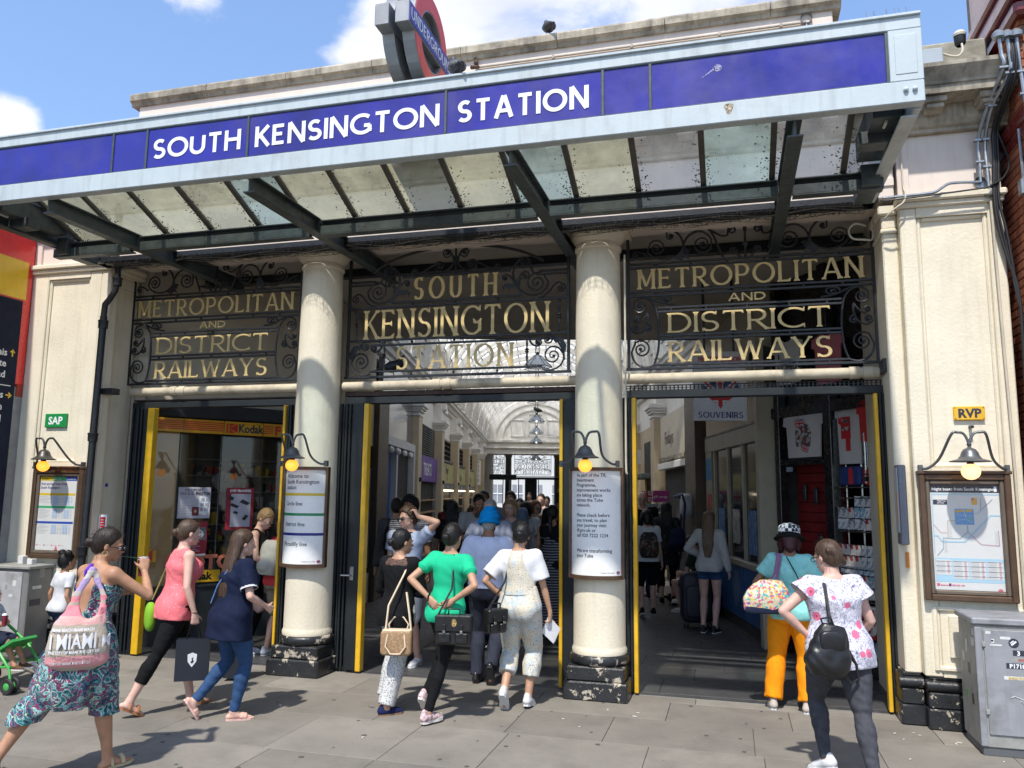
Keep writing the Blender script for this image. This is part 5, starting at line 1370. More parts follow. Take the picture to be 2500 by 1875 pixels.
for r0 in (2.35,1.95): obj('arch_moulding',arch_band(r0,r0 + .10,45.95,46.06),white_pl,ar,M=ARC)
for c_ in (-1.05,.0,1.05):
 m = MB()
 w2 = .42; h0,h1 = 5.15,5.15 + 1.0 + .35 * (c_ == 0)
 for (a,b,c,d) in ((c_ - w2,c_ + w2,h0,h0 + .05),(c_ - w2,c_ + w2,h1 - .05,h1),(c_ - w2,c_ - w2 + .05,h0,h1),(c_ + w2 - .05,c_ + w2,h0,h1)): m.bbox(a,b,45.98,46.06,c,d,b=.01)
 obj('sunk_panel_frame',m,white_pl,ar,M=ARC)
obj('end_ceiling',MB().box(-3.1,3.1,46.3,57.5,4.62,4.75),MATS['soffit_paint'],ar,M=ARC)
for x in (-1.75,1.75):
 obj('end_column',MB().lathe([(.25,0),(.24,2),(.22,4.4),(.30,4.62)],(x - .2,57,0),16),mat('end_column_paint',(.30,.28,.25),.6,var=0),ar,M=ARC)
 pass
obj('end_wall',MB().box(-3.6,-3.05,46.3,57.6,0,4.7).box(3.05,3.6,46.3,57.6,0,4.7),beige,ar,M=ARC)
grille('side',ARC @ trs((-3.45 + .05,56.6,0),PI) ,'distant back lit grille of reversed letters at the left of the far exit',group='grilles at the far exit',lettermat=iron,simple=True)  # black letters: the back lit silhouette is put into their colour
grille('mid',ARC @ trs((-.20,56.6,0),PI),'distant back lit grille of reversed letters in the middle of the far exit',group='grilles at the far exit',lettermat=iron,simple=True)  # letters painted black here too, for the back lit shade
m = MB().bbox(-3.0,3.0,56.4,56.6,2.86,3.0,b=.01)
for x in (-2.3,-1.2,.2,1.4): m.box(x - .03,x + .03,56.45,56.55,0,2.9)
m.box(-.75,.1,56.2,56.7,0,2.86).box(-2.1,-1.85,56.2,56.7,0,2.86)
obj('exit_gates',m,iron,ar,M=ARC)
obj('exit_notice_board',MB().bbox(-2.9,-1.2,50.0,50.12,2.72,3.06,b=.01),iron,ar,M=ARC)
bld = thing('white_terrace','white stucco terrace across the street beyond the far exit','building',tuple(AW(0,76)))
obj('wall',MB().box(-14,14,76,80,0,12),mat('white_terrace_wall',(.55,.55,.53),.7,var=.03),bld,M=ARC)
for i in range(9):
 x = -7.9 + i * 1.9
 for z0 in (1.0,):
  o = obj('window',MB().box(x,x + .95,75.96,76.02,z0,z0 + 1.7),mat('far_window',(.24,.25,.27),.2,var=0),bld,M=ARC)
  obj('sash_bar',MB().box(x - .05,x + 1.0,75.9,75.97,z0 + .8,z0 + .88).box(x + .45,x + .5,75.9,75.97,z0,z0 + 1.7),whitep,o,M=ARC)
 obj('string_course',MB().bbox(x,x + 1.9,75.8,76,3.5,3.62,b=.02),MATS['white_terrace_wall'],bld,M=ARC)
def lbox(m,t0,t1,z0,z1,s0,s1,b=.005): a,c = min(s0,s1),max(s0,s1); return m.bbox(a,c,t0,t1,z0,z1,b=b)
shop_glass = pane('shop_glass',(.55,.58,.58),.10)
t = thing('small_shop','white framed shop front with a dark glass fascia nearest on the left of the arcade','shop front',tuple(AW(-2.95,15.1)))
obj('fascia_glass',lbox(MB(),15.05,18.8,3.0,4.5,-3.05,-2.95),mat('dark_mirror_fascia',(.16,.17,.17),.08,var=.1,vs=1),t,M=ARC)
obj('white_frame',lbox(lbox(lbox(lbox(MB(),15.05,18.8,2.82,3.0,-3.05,-2.86),15.05,15.2,0,2.82,-3.05,-2.86),16.4,16.55,0,2.82,-3.05,-2.88),18.6,18.8,0,2.82,-3.05,-2.86),frame_w,t,M=ARC)
obj('shop_window',lbox(MB(),15.2,16.4,.4,2.82,-3.02,-3.0),mat('shop_blue',(.03,.10,.28),.4,var=.1),t,M=ARC)
obj('shop_door',lbox(MB(),16.55,18.6,0,2.82,-3.02,-3.0),shopdark,t,M=ARC)
for i in range(4): obj('spot_light',MB().ball(tuple((-2.84,15.5 + i * .8,2.72)),.07,8),white_pl,t,M=ARC)
def shop(t0,t1,label,signmat,words,zs=(2.2,2.78),wm=None,size=.34,sub=True,upper='window'):
 th = thing('small_shop',label,'shop front',tuple(AW(-3.0,t0)))
 obj('sign_board',lbox(MB(),t0,t1,zs[0],zs[1],-3.06,-2.94),signmat,th,M=ARC)
 Mt = ARC @ Matrix.Translation((-2.935,(t0 + t1) / 2,zs[0] + (zs[1] - zs[0]) * (.42 if len(words) == 1 else .5))) @ Matrix.Rotation(R(90),4,'Z')
 for i,wd in enumerate(words):
  text(wd,size * (1 if i == 0 else .6),wm,th,Mt @ Matrix.Translation((0,0,-.11 - i * .22 + (.1 if len(words) > 1 else 0))),bold=.006,align='CENTER')
 if sub:
  obj('menu_strip',lbox(MB(),t0,t1,zs[0] - .2,zs[0] - .01,-3.04,-2.90),mat('menu_grey',(.12,.12,.115),.5,var=.1),th,M=ARC)
  for q in (.2,.5,.8): text('coffee' if q != .5 else 'bakery',.11,whitep,th,ARC @ Matrix.Translation((-2.895,t0 + (t1 - t0) * q,zs[0] - .15)) @ Matrix.Rotation(R(90),4,'Z'),align='CENTER')
  obj('strip_lamp',lbox(MB(),t0 + .3,t1 - .3,zs[0] - .26,zs[0] - .22,-3.0,-2.9),mat('lit_strip',(1,.9,.7),.5,var=0,emit=(1,.85,.6),es=3.0),th,M=ARC)
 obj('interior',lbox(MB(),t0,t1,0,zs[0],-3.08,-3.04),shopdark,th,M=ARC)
 for q in (t0,t1 - .08): obj('door_post',lbox(MB(),q,q + .08,0,zs[0],-3.04,-2.95),mat('shop_post',(.3,.28,.25),.5),th,M=ARC)
 for i in range(4): obj('shelf',lbox(MB(),t0 + .3,t1 - .4,.7 + i * .32,.74 + i * .32,-3.04,-2.9),mat('warm_goods',(.30,.17,.07),.7,var=.8,vs=24),th,M=ARC)
 if upper == 'louvre':
  obj('louvre_frame',lbox(MB(),t0 + .1,t1 - .1,2.86,3.72,-3.08,-3.02),iron,th,M=ARC)
  for q in range(3):
   for i in range(13): obj('slat',lbox(MB(),t0 + .15 + q * 1.05,t0 + 1.1 + q * 1.05,2.90 + i * .062,2.925 + i * .062,-3.02,-2.96,b=.003),greysteel,th,M=ARC)
 else:
  obj('upper_window',lbox(MB(),t0 + .6,t1 - .6,2.95,3.62,-3.09,-3.05),mat('upper_window_glass',(.05,.06,.065),.1,var=0),th,M=ARC)
  mm = MB()
  for i in range(5): lbox(mm,t0 + .6,t1 - .6,2.95 + i * .16,2.975 + i * .16,-3.05,-3.0,b=.002)
  for i in range(7): lbox(mm,t0 + .6 + i * (t1 - t0 - 1.2) / 6 - .012,t0 + .6 + i * (t1 - t0 - 1.2) / 6 + .012,2.95,3.62,-3.05,-3.0,b=.002)
  lbox(mm,t0 + .5,t1 - .5,2.86,2.94,-3.06,-2.9)
  obj('window_grid',mm,iron,th,M=ARC)
 return th
purple = mat('purple_sign',(.13,.055,.32),.5,var=.08,vs=1.5); lime = mat('yellow_green_sign',(.50,.46,.17),.5,var=.04)
shop(19.5,23.65,'shop front with purple TREATS sign below black louvres',purple,['TREATS'],(2.18,2.86),whitep,.46,sub=False,upper='louvre')
shop(24.3,28.45,'yellow green bakery shop front next beyond the purple sign',lime,['Bagel','yo'],(2.2,2.85),iron,.36)
shop(29.1,33.25,'second yellow green bakery shop front along the arcade',lime,['Bagel'],(2.2,2.85),iron,.34)
shop(33.9,38.05,'third yellow green bakery shop front farther down the arcade',lime,['Bagel'],(2.2,2.85),iron,.34)
obj('poster_board',lbox(MB(),38.8,42.6,2.3,3.6,-3.06,-2.94),white_pl,ar,M=ARC)
for i in range(5): text('PLATFORM',.22,iron,ar,ARC @ Matrix.Translation((-2.93,40.7,2.45 + i * .24)) @ Matrix.Rotation(R(90),4,'Z'),align='CENTER')
for tp in TP[:4]: obj('call_point',MB().box(-.06,.06,-.05,0,0,.1),iron,ar,M=ARC @ Matrix.Translation((-2.795,tp + .25,2.15)) @ Matrix.Rotation(R(90),4,'Z'))
for tp,sg in ((18.9,-1),(23.7,-1),(28.5,-1),(18.9,1)):
 c_ = thing('cctv_camera','small white camera under the arcade cornice, ' + {18.9: 'nearest ',23.7: 'second ',28.5: 'farthest '}[tp] + ('on the left' if sg < 0 else 'on the right'),'security camera',tuple(AW(sg * 2.68,tp + .2,4.25)),group='cameras under the arcade cornice')
 obj('housing',MB().tube([(sg * 2.7,tp - .2,4.22),(sg * 2.7,tp + .1,4.28)],.05,10),white_pl,c_,M=ARC)
 obj('bracket',MB().tube([(sg * 2.7,tp + .05,4.28),(sg * 2.7,tp + .2,4.40),(sg * 2.9,tp + .25,4.40)],.018,6),white_pl,c_,M=ARC)
lg = pane('lantern_glass',(.72,.78,.86),.10,.35,(.55,.60,.68))
def lantern(s_,t_,z_,r=.37,label='',zt=None,dark=False):
 th = thing('hanging_lantern',label,'lamp',tuple(AW(s_,t_,z_)),rz=R(13.7),group='lanterns hanging down the arcade')
 n = 6; h = .36
 top = [(.07 * math.cos(R(60 * i)),.07 * math.sin(R(60 * i)),h) for i in range(n)]; bot = [(r * math.cos(R(60 * i)),r * math.sin(R(60 * i)),.06) for i in range(n)]; low = [(r * .92 * math.cos(R(60 * i)),r * .92 * math.sin(R(60 * i)),0) for i in range(n)]
 M_ = FR[th.name]
 for i in range(n):
  j = (i + 1) % n; obj('shade_pane',MB().add([bot[i],bot[j],top[j],top[i]],[(0,1,2,3)]),lg,th,M=M_)
 m = MB()
 for i in range(n): m.tube([bot[i],top[i]],.009,4); m.tube([bot[i],bot[(i + 1) % n]],.011,4); m.tube([low[i],low[(i + 1) % n]],.008,4)
 m.ball((0,0,h + .04),.05,8)
 obj('lantern_frame',m,iron,th,M=M_)
 obj('bulb',MB().ball((0,0,.08),.045,8),mat('lit_bulb_small',(1,.95,.8),.4,var=0,emit=(1,.9,.7),es=2.5),th,M=M_)
 m = MB()
 for q in (-.05,.05): m.tube([(q,0,h + .04),(q,0,(zt or 2.5))],.008,4)
 obj('hanger',m,iron,th,M=M_)
lantern(.03,15.0,4.98,r=.40,label='large glass lantern hanging behind the letters of the middle grille',zt=2.3)
for i,(tt,zz) in enumerate(((19.6,4.98),(27.0,4.98),(34.8,4.98),(41.5,4.98),(44.8,4.68),(48.9,4.20),(52.5,4.0))):
 lab = ['glass lantern just above the beam in the middle opening','glass lantern highest of the row, below the header beam','glass lantern with a pigeon standing on it','third glass lantern down the arcade row','glass lantern just below the white end beam','small distant lantern against the dark end ceiling','farthest small lantern against the far grille'][i]
 lantern(.03,tt,zz if tt < 45 else zz + .05,label=lab,zt=2.4 if tt < 44 else (1.2 if tt < 46 else .5))
kc = mat('kiosk_olive_cream',(.36,.33,.25),.5,var=.06)
kt = thing('kiosk','olive cream glazed kiosk with blue panels below on the right of the hall','kiosk',tuple(AW(3.0,10.5)))
m = MB();
for tq in (10.55,11.45,12.35,13.25): m.bbox(2.95,3.05,tq - .05,tq + .05,.95,2.86,b=.006)
m.bbox(2.93,3.07,10.45,13.85,2.62,2.86,b=.01).bbox(2.92,3.08,10.45,13.85,.90,.99,b=.01).bbox(2.94,3.06,13.4,13.85,.95,2.86,b=.006)
obj('window_frame',m,kc,kt,M=ARC)
for i,tq in enumerate((10.60,11.50,12.40)):
 o = obj('kiosk_window',MB().box(2.985,3.0,tq,tq + .80,.99,2.62),mat('kiosk_glass',(.045,.055,.065),.06,var=.3,vs=2),kt,M=ARC)
 obj('inner_poster',MB().box(2.975,2.982,tq + .3,tq + .7,1.1 + .1 * i,1.7),mat('kiosk_poster%d' % (i % 2),((.10,.22,.42),(.45,.44,.42))[i % 2],.6,var=.5,vs=12),o,M=ARC)
for i in range(3): obj('blue_base_panel',MB().bbox(2.96,3.03,10.5 + i * 1.1,11.585 + i * 1.1,.16,.90,b=.006),mat('kiosk_blue',(.012,.09,.27),.42,var=.15),kt,M=ARC)
obj('white_oval',MB().prism([(.20 * math.cos(a_),.26 * math.sin(a_)) for a_ in np.linspace(0,2 * PI,20)[:-1]],-.004,0,'y',M=trs((0,0,0)) @ Matrix.Translation((0,0,0))),mat('kiosk_oval',(.10,.2,.36),.5,var=.3),kt,M=ARC @ Matrix.Translation((2.958,12.0,.56)) @ Matrix.Rotation(R(-90),4,'Z'))
obj('plinth',MB().box(2.98,3.04,10.5,13.8,0,.16),shopdark,kt,M=ARC)
obj('sign_band',MB().bbox(2.96,3.05,10.4,13.85,2.90,3.62,b=.005),beige,kt,M=ARC)
obj('red_moulding',MB().bbox(2.93,3.05,10.45,13.85,2.862,2.90,b=.005),dkbrown,kt,M=ARC)
obj('blue_notice',MB().bbox(2.935,2.942,13.42,13.8,2.15,2.52,b=.002),mat('notice_blue',(.03,.20,.42),.5,var=.05),kt,M=ARC)
obj('red_notice',MB().bbox(2.935,2.942,13.42,13.75,1.65,1.92,b=.002),mat('notice_red',(.45,.10,.08),.5,var=.3),kt,M=ARC)
obj('end_post',MB().bbox(2.86,3.10,10.30,10.44,0,4.68,b=.01),kc,kt,M=ARC)
obj('kiosk_upper',MB().box(3.02,3.4,10.4,14.1,3.6,4.68),MATS['jamb_cream'],kt,M=ARC)
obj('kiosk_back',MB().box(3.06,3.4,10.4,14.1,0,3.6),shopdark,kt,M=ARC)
hb = thing('hoarding','pale cream shop hoarding lettered Finlays above a dark doorway','sign',tuple(AW(2.95,15.1)))
obj('board',MB().bbox(2.90,3.06,15.05,18.5,2.66,3.66,b=.005),mat('hoarding_cream',(.62,.54,.40),.4,var=.05),hb,M=ARC)
MR = lambda t_,z_,s_=2.895: ARC @ Matrix.Translation((s_,t_,z_)) @ Matrix.Rotation(R(-90),4,'Z')
text('Finlays',.42,mat('faded_brown_print',(.16,.11,.08),.6,var=.5,vs=5),hb,MR(17.9,3.0),sx=1.0)
obj('pale_sill',MB().bbox(2.84,3.06,15.05,18.6,2.46,2.60,b=.01),white_pl,hb,M=ARC)
sp = MB()
for i in range(60):
 q = 15.1 + i * .056; sp.tube([(2.86,q,2.6),(2.84 + rng.uniform(-.03,.03),q + rng.uniform(-.03,.03),2.72)],.004,3)
obj('bird_spikes',sp,MATS['thin_steel'],hb,M=ARC)
obj('dark_doorway',MB().box(3.0,3.08,15.05,18.5,0,2.46),shopdark,hb,M=ARC)
for (ta,tb,lab) in ((19.5,23.65,'beige shop front with dark window beyond the hoarding'),(24.3,28.45,'distant beige shop front behind the bald man')):
 th = thing('small_shop',lab,'shop front',tuple(AW(3,ta)))
 obj('dark_window',MB().bbox(3.0,3.08,ta + .2,tb - 1.6,0,3.3,b=.01),shopdark,th,M=ARC)
 obj('awning_bar',MB().bbox(2.6,3.0,ta + .1,tb - 1.5,2.30,2.42,b=.01),greysteel,th,M=ARC)
 obj('hanging_sign',MB().bbox(2.45,3.0,tb - 1.0,tb - .9,2.75,3.15,b=.01),mat('lit_sign_white',(.7,.7,.72),.5,var=0),th,M=ARC)
obj('yellow_rail',MB().bbox(2.76,2.80,20.2,20.3,0,2.4,b=.005),yellow,ar,M=ARC)
D0,D1 = Vector((1.60,1.60,0)),Vector((.42,3.35,0))
dd = (D1 - D0).normalized(); DM = Matrix(((-dd.x,dd.y,0,D1.x),(-dd.y,-dd.x,0,D1.y),(0,0,1,0),(0,0,0,1)))
LD = (D1 - D0).length
def DU(u): return LD - u           # u measured from the right hand end, as seen from the street
st = thing('souvenir_shop','black framed souvenir shop front displaying t-shirts and postcards','shop front',(1.6,1.6,0))
blk = mat('black_shopfront',(.014,.014,.016),.28,var=.15,coat=.3)
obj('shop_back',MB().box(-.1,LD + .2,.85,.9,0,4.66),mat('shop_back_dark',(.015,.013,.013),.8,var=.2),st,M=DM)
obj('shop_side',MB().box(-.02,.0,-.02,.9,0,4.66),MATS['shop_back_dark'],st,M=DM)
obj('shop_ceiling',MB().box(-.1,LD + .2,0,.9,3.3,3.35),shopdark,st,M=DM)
m = MB().bbox(0,.08,-.03,.1,0,4.67,b=.006)
for (ua,ub) in ((1.95,2.11),(1.74,1.83),(.80,.93),(.0,.06)): m.bbox(DU(ub),DU(ua),-.04,.08,0,4.67,b=.006)
m.bbox(DU(1.95),DU(.0),-.03,.06,2.88,3.02,b=.006).bbox(DU(1.74),DU(.93),-.03,.06,2.28,2.36,b=.006)
obj('black_frame',m,blk,st,M=DM)
obj('upper_panel',MB().box(.08,LD,.10,.14,3.02,4.67),blk,st,M=DM)
obj('base_kerb',MB().bbox(DU(.80),DU(0),-.05,.3,0,.17,b=.01),blk,st,M=DM)
redslat = mat('red_slatwall',(.17,.010,.012),.5,var=.15)
for i in range(13): obj('slatwall_board',MB().bbox(DU(1.74),DU(.93),.60,.63,.75 + i * .12,.75 + i * .12 + .112,b=.003),redslat,st,M=DM @ Matrix.Translation((0,-.38,0)))
for z in (2.52,2.33,1.72,1.43):
 obj('hook',MB().tube([(DU(2.03) + .03 * math.sin(a_),-.06,z + .03 * math.cos(a_)) for a_ in np.linspace(-.5,4.2,8)],.008,6),whitep,st,M=DM)
obj('small_notice',MB().bbox(DU(1.62),DU(1.50),-.04,-.03,2.20,2.26,b=.002),mat('notice_dim',(.25,.3,.4),.5,var=.4,vs=40),st,M=DM)
DM2 = DM
def shirt(u0,u1,z0,z1,y,m_,label,printm=None,sl=.05,deco=None):
 th = thing('t_shirt',label,'t-shirt',tuple(DM @ Vector((DU((u0 + u1) / 2),y,z0))),group='t-shirts hung in the souvenir shop')
 xa,xb = DU(u1),DU(u0); w = xb - xa; c = (xa + xb) / 2
 pts = [(xa + w * .06,z0),(xb - w * .06,z0),(xb - w * .03,z1 - .17),(xb + sl,z1 - .15),(xb + sl * .6,z1 - .05),(c + w * .20,z1),(c + w * .10,z1 - .035),(c - w * .10,z1 - .035),(c - w * .20,z1),(xa - sl * .6,z1 - .05),(xa - sl,z1 - .15),(xa + w * .03,z1 - .17)]
 obj('shirt_body',MB().prism(pts,y,y + .02,'y'),m_,th,M=DM)
 if deco: deco(th,c,(z0 + z1) / 2,w,z1 - z0,y)
 return th
wsh = mat('white_tshirt',(.55,.55,.56),.85,var=.06,bump=.3,bs=20); rsh = mat('red_tshirt',(.50,.03,.03),.85,var=.06,bump=.3,bs=20)
UJr,UJb,UJw = mat('flag_red',(.50,.02,.03),.6,var=0),mat('flag_blue',(.012,.02,.16),.6,var=0),mat('flag_white',(.68,.68,.68),.6,var=0)
def flag(th,cx,cz,w,h,y,M,rz=0,clip=None):
 """union flag as thin layers"""
 F = M @ Matrix.Translation((cx,0,cz)) @ Matrix.Rotation(rz,4,'Y')
 o = obj('flag',MB().box(-w / 2,w / 2,y - .002,y,-h / 2,h / 2),UJb,th,M=F)
 an = math.atan2(h,w); L = math.hypot(w,h) / 2 * .98
 def diag(wd,yy,m_):
  mb = MB()
  for s1 in (1,-1):
   n_ = (math.sin(an) * wd,math.cos(an) * wd)
   ex = .0
   pts = [(-w / 2,s1 * (-h / 2)),(-w / 2 + wd * 1.6,s1 * (-h / 2)),(w / 2,s1 * (h / 2 - wd * 1.3)),(w / 2,s1 * h / 2),(w / 2 - wd * 1.6,s1 * h / 2),(-w / 2,s1 * (-h / 2 + wd * 1.3))]
   mb.prism(pts,yy - .0006 - .0003 * (s1 > 0),yy,'y')
  obj('stripe',mb,m_,o,M=F)
 diag(.12 * h,y - .0021,UJw); diag(.05 * h,y - .0035,UJr)
 obj('stripe',MB().box(-w / 2,w / 2,y - .0058,y - .0050,-h * .17,h * .17).box(-h * .17,h * .17,y - .0062,y - .0054,-h / 2,h / 2),UJw,o,M=F)
 obj('stripe',MB().box(-w / 2,w / 2,y - .0074,y - .0066,-h * .10,h * .10).box(-h * .10,h * .10,y - .0078,y - .0070,-h / 2,h / 2),UJr,o,M=F)
 return o
collage = ramp_mat('grey_collage_print',[(0,(.08,.08,.08)),(.3,(.35,.34,.33)),(.5,(.25,.06,.05)),(.62,(.5,.5,.5)),(.8,(.12,.12,.14))],26,'cells')
def deco1(th,c,z,w,h,y):
 obj('print',MB().prism([(c - .13,z - .14),(c + .12,z - .15),(c + .15,z + .02),(c + .08,z + .13),(c - .12,z + .12),(c - .15,z)],y - .003,y - .001,'y'),collage,th,M=DM)
 flag(th,c - .05,z + .14,.17,.10,y - .004,DM); flag(th,c + .03,z - .17,.12,.08,y - .004,DM,.3)
def deco2(th,c,z,w,h,y):
 b = MB().box(c - .12,c + .03,y - .006,y - .002,z - .06,z + .19); b.prism([(c - .16,z + .12),(c - .12,z + .10),(c - .12,z + .16),(c - .15,z + .2)],y - .006,y - .002,'y').box(c - .05,c + .02,y - .006,y - .002,z - .20,z - .06)
 obj('bus_print',b,UJr,th,M=DM)
 g_ = MB()
 for zz_ in (.12,.03):
  for i in range(3): g_.box(c - .105 + i * .045,c - .07 + i * .045,y - .0075,y - .0065,z + zz_,z + zz_ + .045)
 obj('bus_windows',g_,collage,th,M=DM)
shirt(.97,1.63,2.37,2.92,-.02,wsh,'white t-shirt with a grey and red city collage print',deco=deco1)
shirt(.38,.76,2.27,2.96,.02,wsh,'white t-shirt printed with a red double decker bus',deco=deco2,sl=.03)
def deco3(th,c,z,w,h,y):
 obj('guard_print',MB().prism([(c - .02,z - .1),(c + .02,z - .1),(c + .025,z + .06),(c - .025,z + .06)],y - .005,y - .002,'y'),mat('skinprint',(.5,.3,.2),.7,var=.4,vs=30),th,M=DM)
 obj('bearskin_print',MB().prism([(c - .03,z + .05),(c + .03,z + .05),(c + .025,z + .15),(c - .025,z + .15)],y - .006,y - .002,'y'),blk,th,M=DM)
shirt(.04,.36,2.50,2.97,-.03,rsh,'red t-shirt with a guardsman print beside the yellow gate edge',deco=deco3,sl=.03)
th = shirt(1.2,1.7,3.28,3.85,-.10,wsh,'white t-shirt hung high behind the grille lettered I LONDON')
text('I\nLONDON',.13,blk,th,DM @ Matrix.Translation((DU(1.62),-.105,3.58)),bold=.004)
shirt(.5,.95,3.2,3.8,-.10,mat('pink_tshirt',(.50,.16,.20),.85,var=.1),'pink t-shirt hung high behind the grille letters')
shirt(1.8,2.2,3.3,3.85,-.10,mat('dark_tshirt',(.03,.03,.035),.85,var=.1),'black t-shirt hung high behind the grille letters')
ct = thing('display_rack','chrome display rack filled with souvenir bags and postcards','rack',tuple(DM @ Vector((DU(.4),.1,0))))
m = MB()
for u in (.06,.30,.54,.78): m.tube([(DU(u),.14,.17),(DU(u),.14,2.9)],.012,8)
for z in (.42,.78,1.12,1.53,1.90,2.02): m.bbox(DU(.79),DU(.03),.02,.16,z - .02,z - .005,b=.003)
obj('rack_frame',m,mat('chrome',(.4,.4,.4),.25,metal=.9,var=.05),ct,M=DM)
obj('chrome_pole',MB().tube([(DU(.30),-.01,2.05),(DU(.30),-.01,2.6)],.025,10),MATS['chrome'],ct,M=DM)
pcm = [ramp_mat('postcard_view%d' % i,st_,sc_,'cells',rough=.35) for i,(st_,sc_) in enumerate((
 ([(0,(.6,.62,.64)),(.4,(.25,.27,.3)),(.6,(.5,.5,.5)),(.8,(.08,.08,.09))],30),([(0,(.7,.7,.7)),(.5,(.35,.42,.5)),(.75,(.12,.14,.2))],22),
 ([(0,(.62,.6,.58)),(.45,(.42,.05,.05)),(.6,(.65,.62,.6)),(.85,(.1,.08,.08))],26),([(0,(.25,.42,.55)),(.5,(.6,.65,.68)),(.8,(.2,.25,.3))],24)))]
pc_meshes = {}
r5 = random.Random(9); npc = 0
for zr,rows in ((1.54,3),(1.13,2),(.80,3),(.20,0)):
 for rr in range(rows):
  z = zr + rr * .127
  for i in range(9):
   u = .76 - i * .086
   if u < .02: continue
   if zr == 1.54 and rr == 2 and i < 3: continue
   if zr > 1.5 and rr < 2 and i in (6,7,2) and r5.random() < .6:
    th = thing('flag_magnet','small union flag souvenir card, %s row, place %d from the left' % (('bottom','second')[rr],i + 1),'souvenir',tuple(DM @ Vector((DU(u),.0,z))),group='flag souvenirs in the postcard rack'); flag(th,DU(u) + .0,z + .05,.078,.10,.005 - .004 * rr,DM); continue
   mi = r5.choice([0,0,1,1,2,3] if zr > .9 else [3,3,1,2]); key = mi
   if zr == 1.13: mi = key = 2 if i < 4 else 1
   o = obj('postcard',MB().box(-.039,.039,0,.004,0,.115),pcm[mi],None,loc=None) if key not in pc_meshes else None
   if o is None:
    o = bpy.data.objects.new('postcard',pc_meshes[key]); col.objects.link(o)
   else: pc_meshes[key] = o.data
   Mx = DM @ Matrix.Translation((DU(u),.012 + .006 * rr,z)) @ Matrix.Rotation(R(r5.uniform(-3,3)),4,'Y')
   o.matrix_world = Mx; FR[o.name] = Mx
   tone = ['grey city view','blue skyline','red view','river view'][key]; shelf = {1.54: 'top',1.13: 'middle',.80: 'lower'}[zr]
   tagp(o,'%s postcard, %s from the left, %s row of the %s tier' % (tone,('first','second','third','fourth','fifth','sixth','seventh','eighth','ninth')[i],('bottom','second','third')[rr],shelf),'postcard','postcards in the souvenir rack')
def box_item(name,u0,u1,z0,z1,y0,y1,m_,label,cat):
 o = obj(name,MB().bbox(DU(u1),DU(u0),y0,y1,z0,z1,b=.012),m_,None,M=DM); tagp(o,label,cat,'souvenir goods in the window'); return o
th = thing('tote_bag','dark blue tote bag with a red telephone box print','bag',tuple(DM @ Vector((DU(.6),0,2.03))))
obj('bag_body',MB().bbox(DU(.72),DU(.40),-.02,.05,2.03,2.24,b=.02),mat('tote_blue',(.015,.04,.17),.7),th,M=DM)
obj('phone_box_print',MB().box(DU(.56),DU(.49),-.024,-.021,2.04,2.20).prism([(DU(.56),2.20),(DU(.49),2.20),(DU(.525),2.23)],-.024,-.021,'y'),UJr,th,M=DM)
th = thing('postbox_bag','red bag shaped like a pillar box on the top shelf','bag',tuple(DM @ Vector((DU(.25),0,2.03))))
obj('bag_body',MB().bbox(DU(.36),DU(.18),-.03,.05,2.03,2.22,b=.03),UJr,th,M=DM); obj('bag_slot',MB().box(DU(.33),DU(.21),-.034,-.031,2.14,2.155).box(DU(.32),DU(.22),-.034,-.031,2.07,2.12),blk,th,M=DM)
for i in range(4):
 for j in range(3):
  u = .70 - i * .17; z = .20 + j * .19
  if j == 2 and i == 3: continue
  o = thing('souvenir_box',['boxed red bus toy','union flag gift box','blue and white gift box'][(i + j) % 3] + ', %s from the left, %s row under the postcards' % (('first','second','third','fourth')[i],('bottom','middle','top')[j]),'box',tuple(DM @ Vector((DU(u),0,z))),group='gift boxes low in the display')
  obj('carton',MB().bbox(DU(u) - .075,DU(u) + .075,.0,.09,z,z + .15,b=.004),[UJr,UJw,pcm[3]][(i + j) % 3],o,M=DM)
  if (i + j) % 3 == 1: flag(o,DU(u),z + .075,.13,.10,-.002,DM)
  if (i + j) % 3 == 0: obj('bus_picture',MB().box(DU(u) - .05,DU(u) + .05,-.004,-.001,z + .04,z + .12),pcm[2],o,M=DM)
text('EN VA',.15,UJw,st,DM @ Matrix.Translation((DU(.52),-.055,.47)),bold=.012)
text('CITY OF',.05,UJw,st,DM @ Matrix.Translation((DU(.30),-.02,1.22)),bold=.003)
for (u,z,w_) in ((1.55,1.95,'upper left'),(1.35,1.9,'upper middle'),(1.15,1.95,'upper right'),(1.3,1.35,'lower left'),(1.1,1.4,'lower right')):
 o = obj('hanging_pouch',MB().rbox((DU(u),.17,z),(.07,.03,.22),r=.6),mat('pouch_dark',(.03,.035,.04),.25,var=.3),None,M=DM); tagp(o,'small dark packet at the %s of the red slatted wall' % w_,'packet','packets on the red slatted wall')
sg_ = thing('souvenir_sign','white hanging sign with union flag heart above SOUVENIRS','sign',tuple(AW(2.3,9.8,2.8)))
SM = ARC @ Matrix.Translation((2.325,10.0,0))
wsign = mat('sign_white_face',(.60,.61,.63),.45,var=.04)
obj('board',MB().bbox(-.335,.335,0,.05,2.83,3.72,b=.006),wsign,sg_,M=SM)
put_word('SOUVENIRS',-.28,.28,2.868,.075,-.002,UJb,sg_,thick=.18,thin=.09,depth=.002,gap=.34,M=SM)
text('HEART OF LONDON',.095,UJr,sg_,SM @ Matrix.Translation((0,-.003,3.585)),align='CENTER',bold=.003,sx=.60)
hp = [(.24 * (16 * math.sin(a_) ** 3) / 16,3.205 + .215 * (13 * math.cos(a_) - 5 * math.cos(2 * a_) - 2 * math.cos(3 * a_) - math.cos(4 * a_)) / 16) for a_ in np.linspace(0,2 * PI,40)[:-1]]
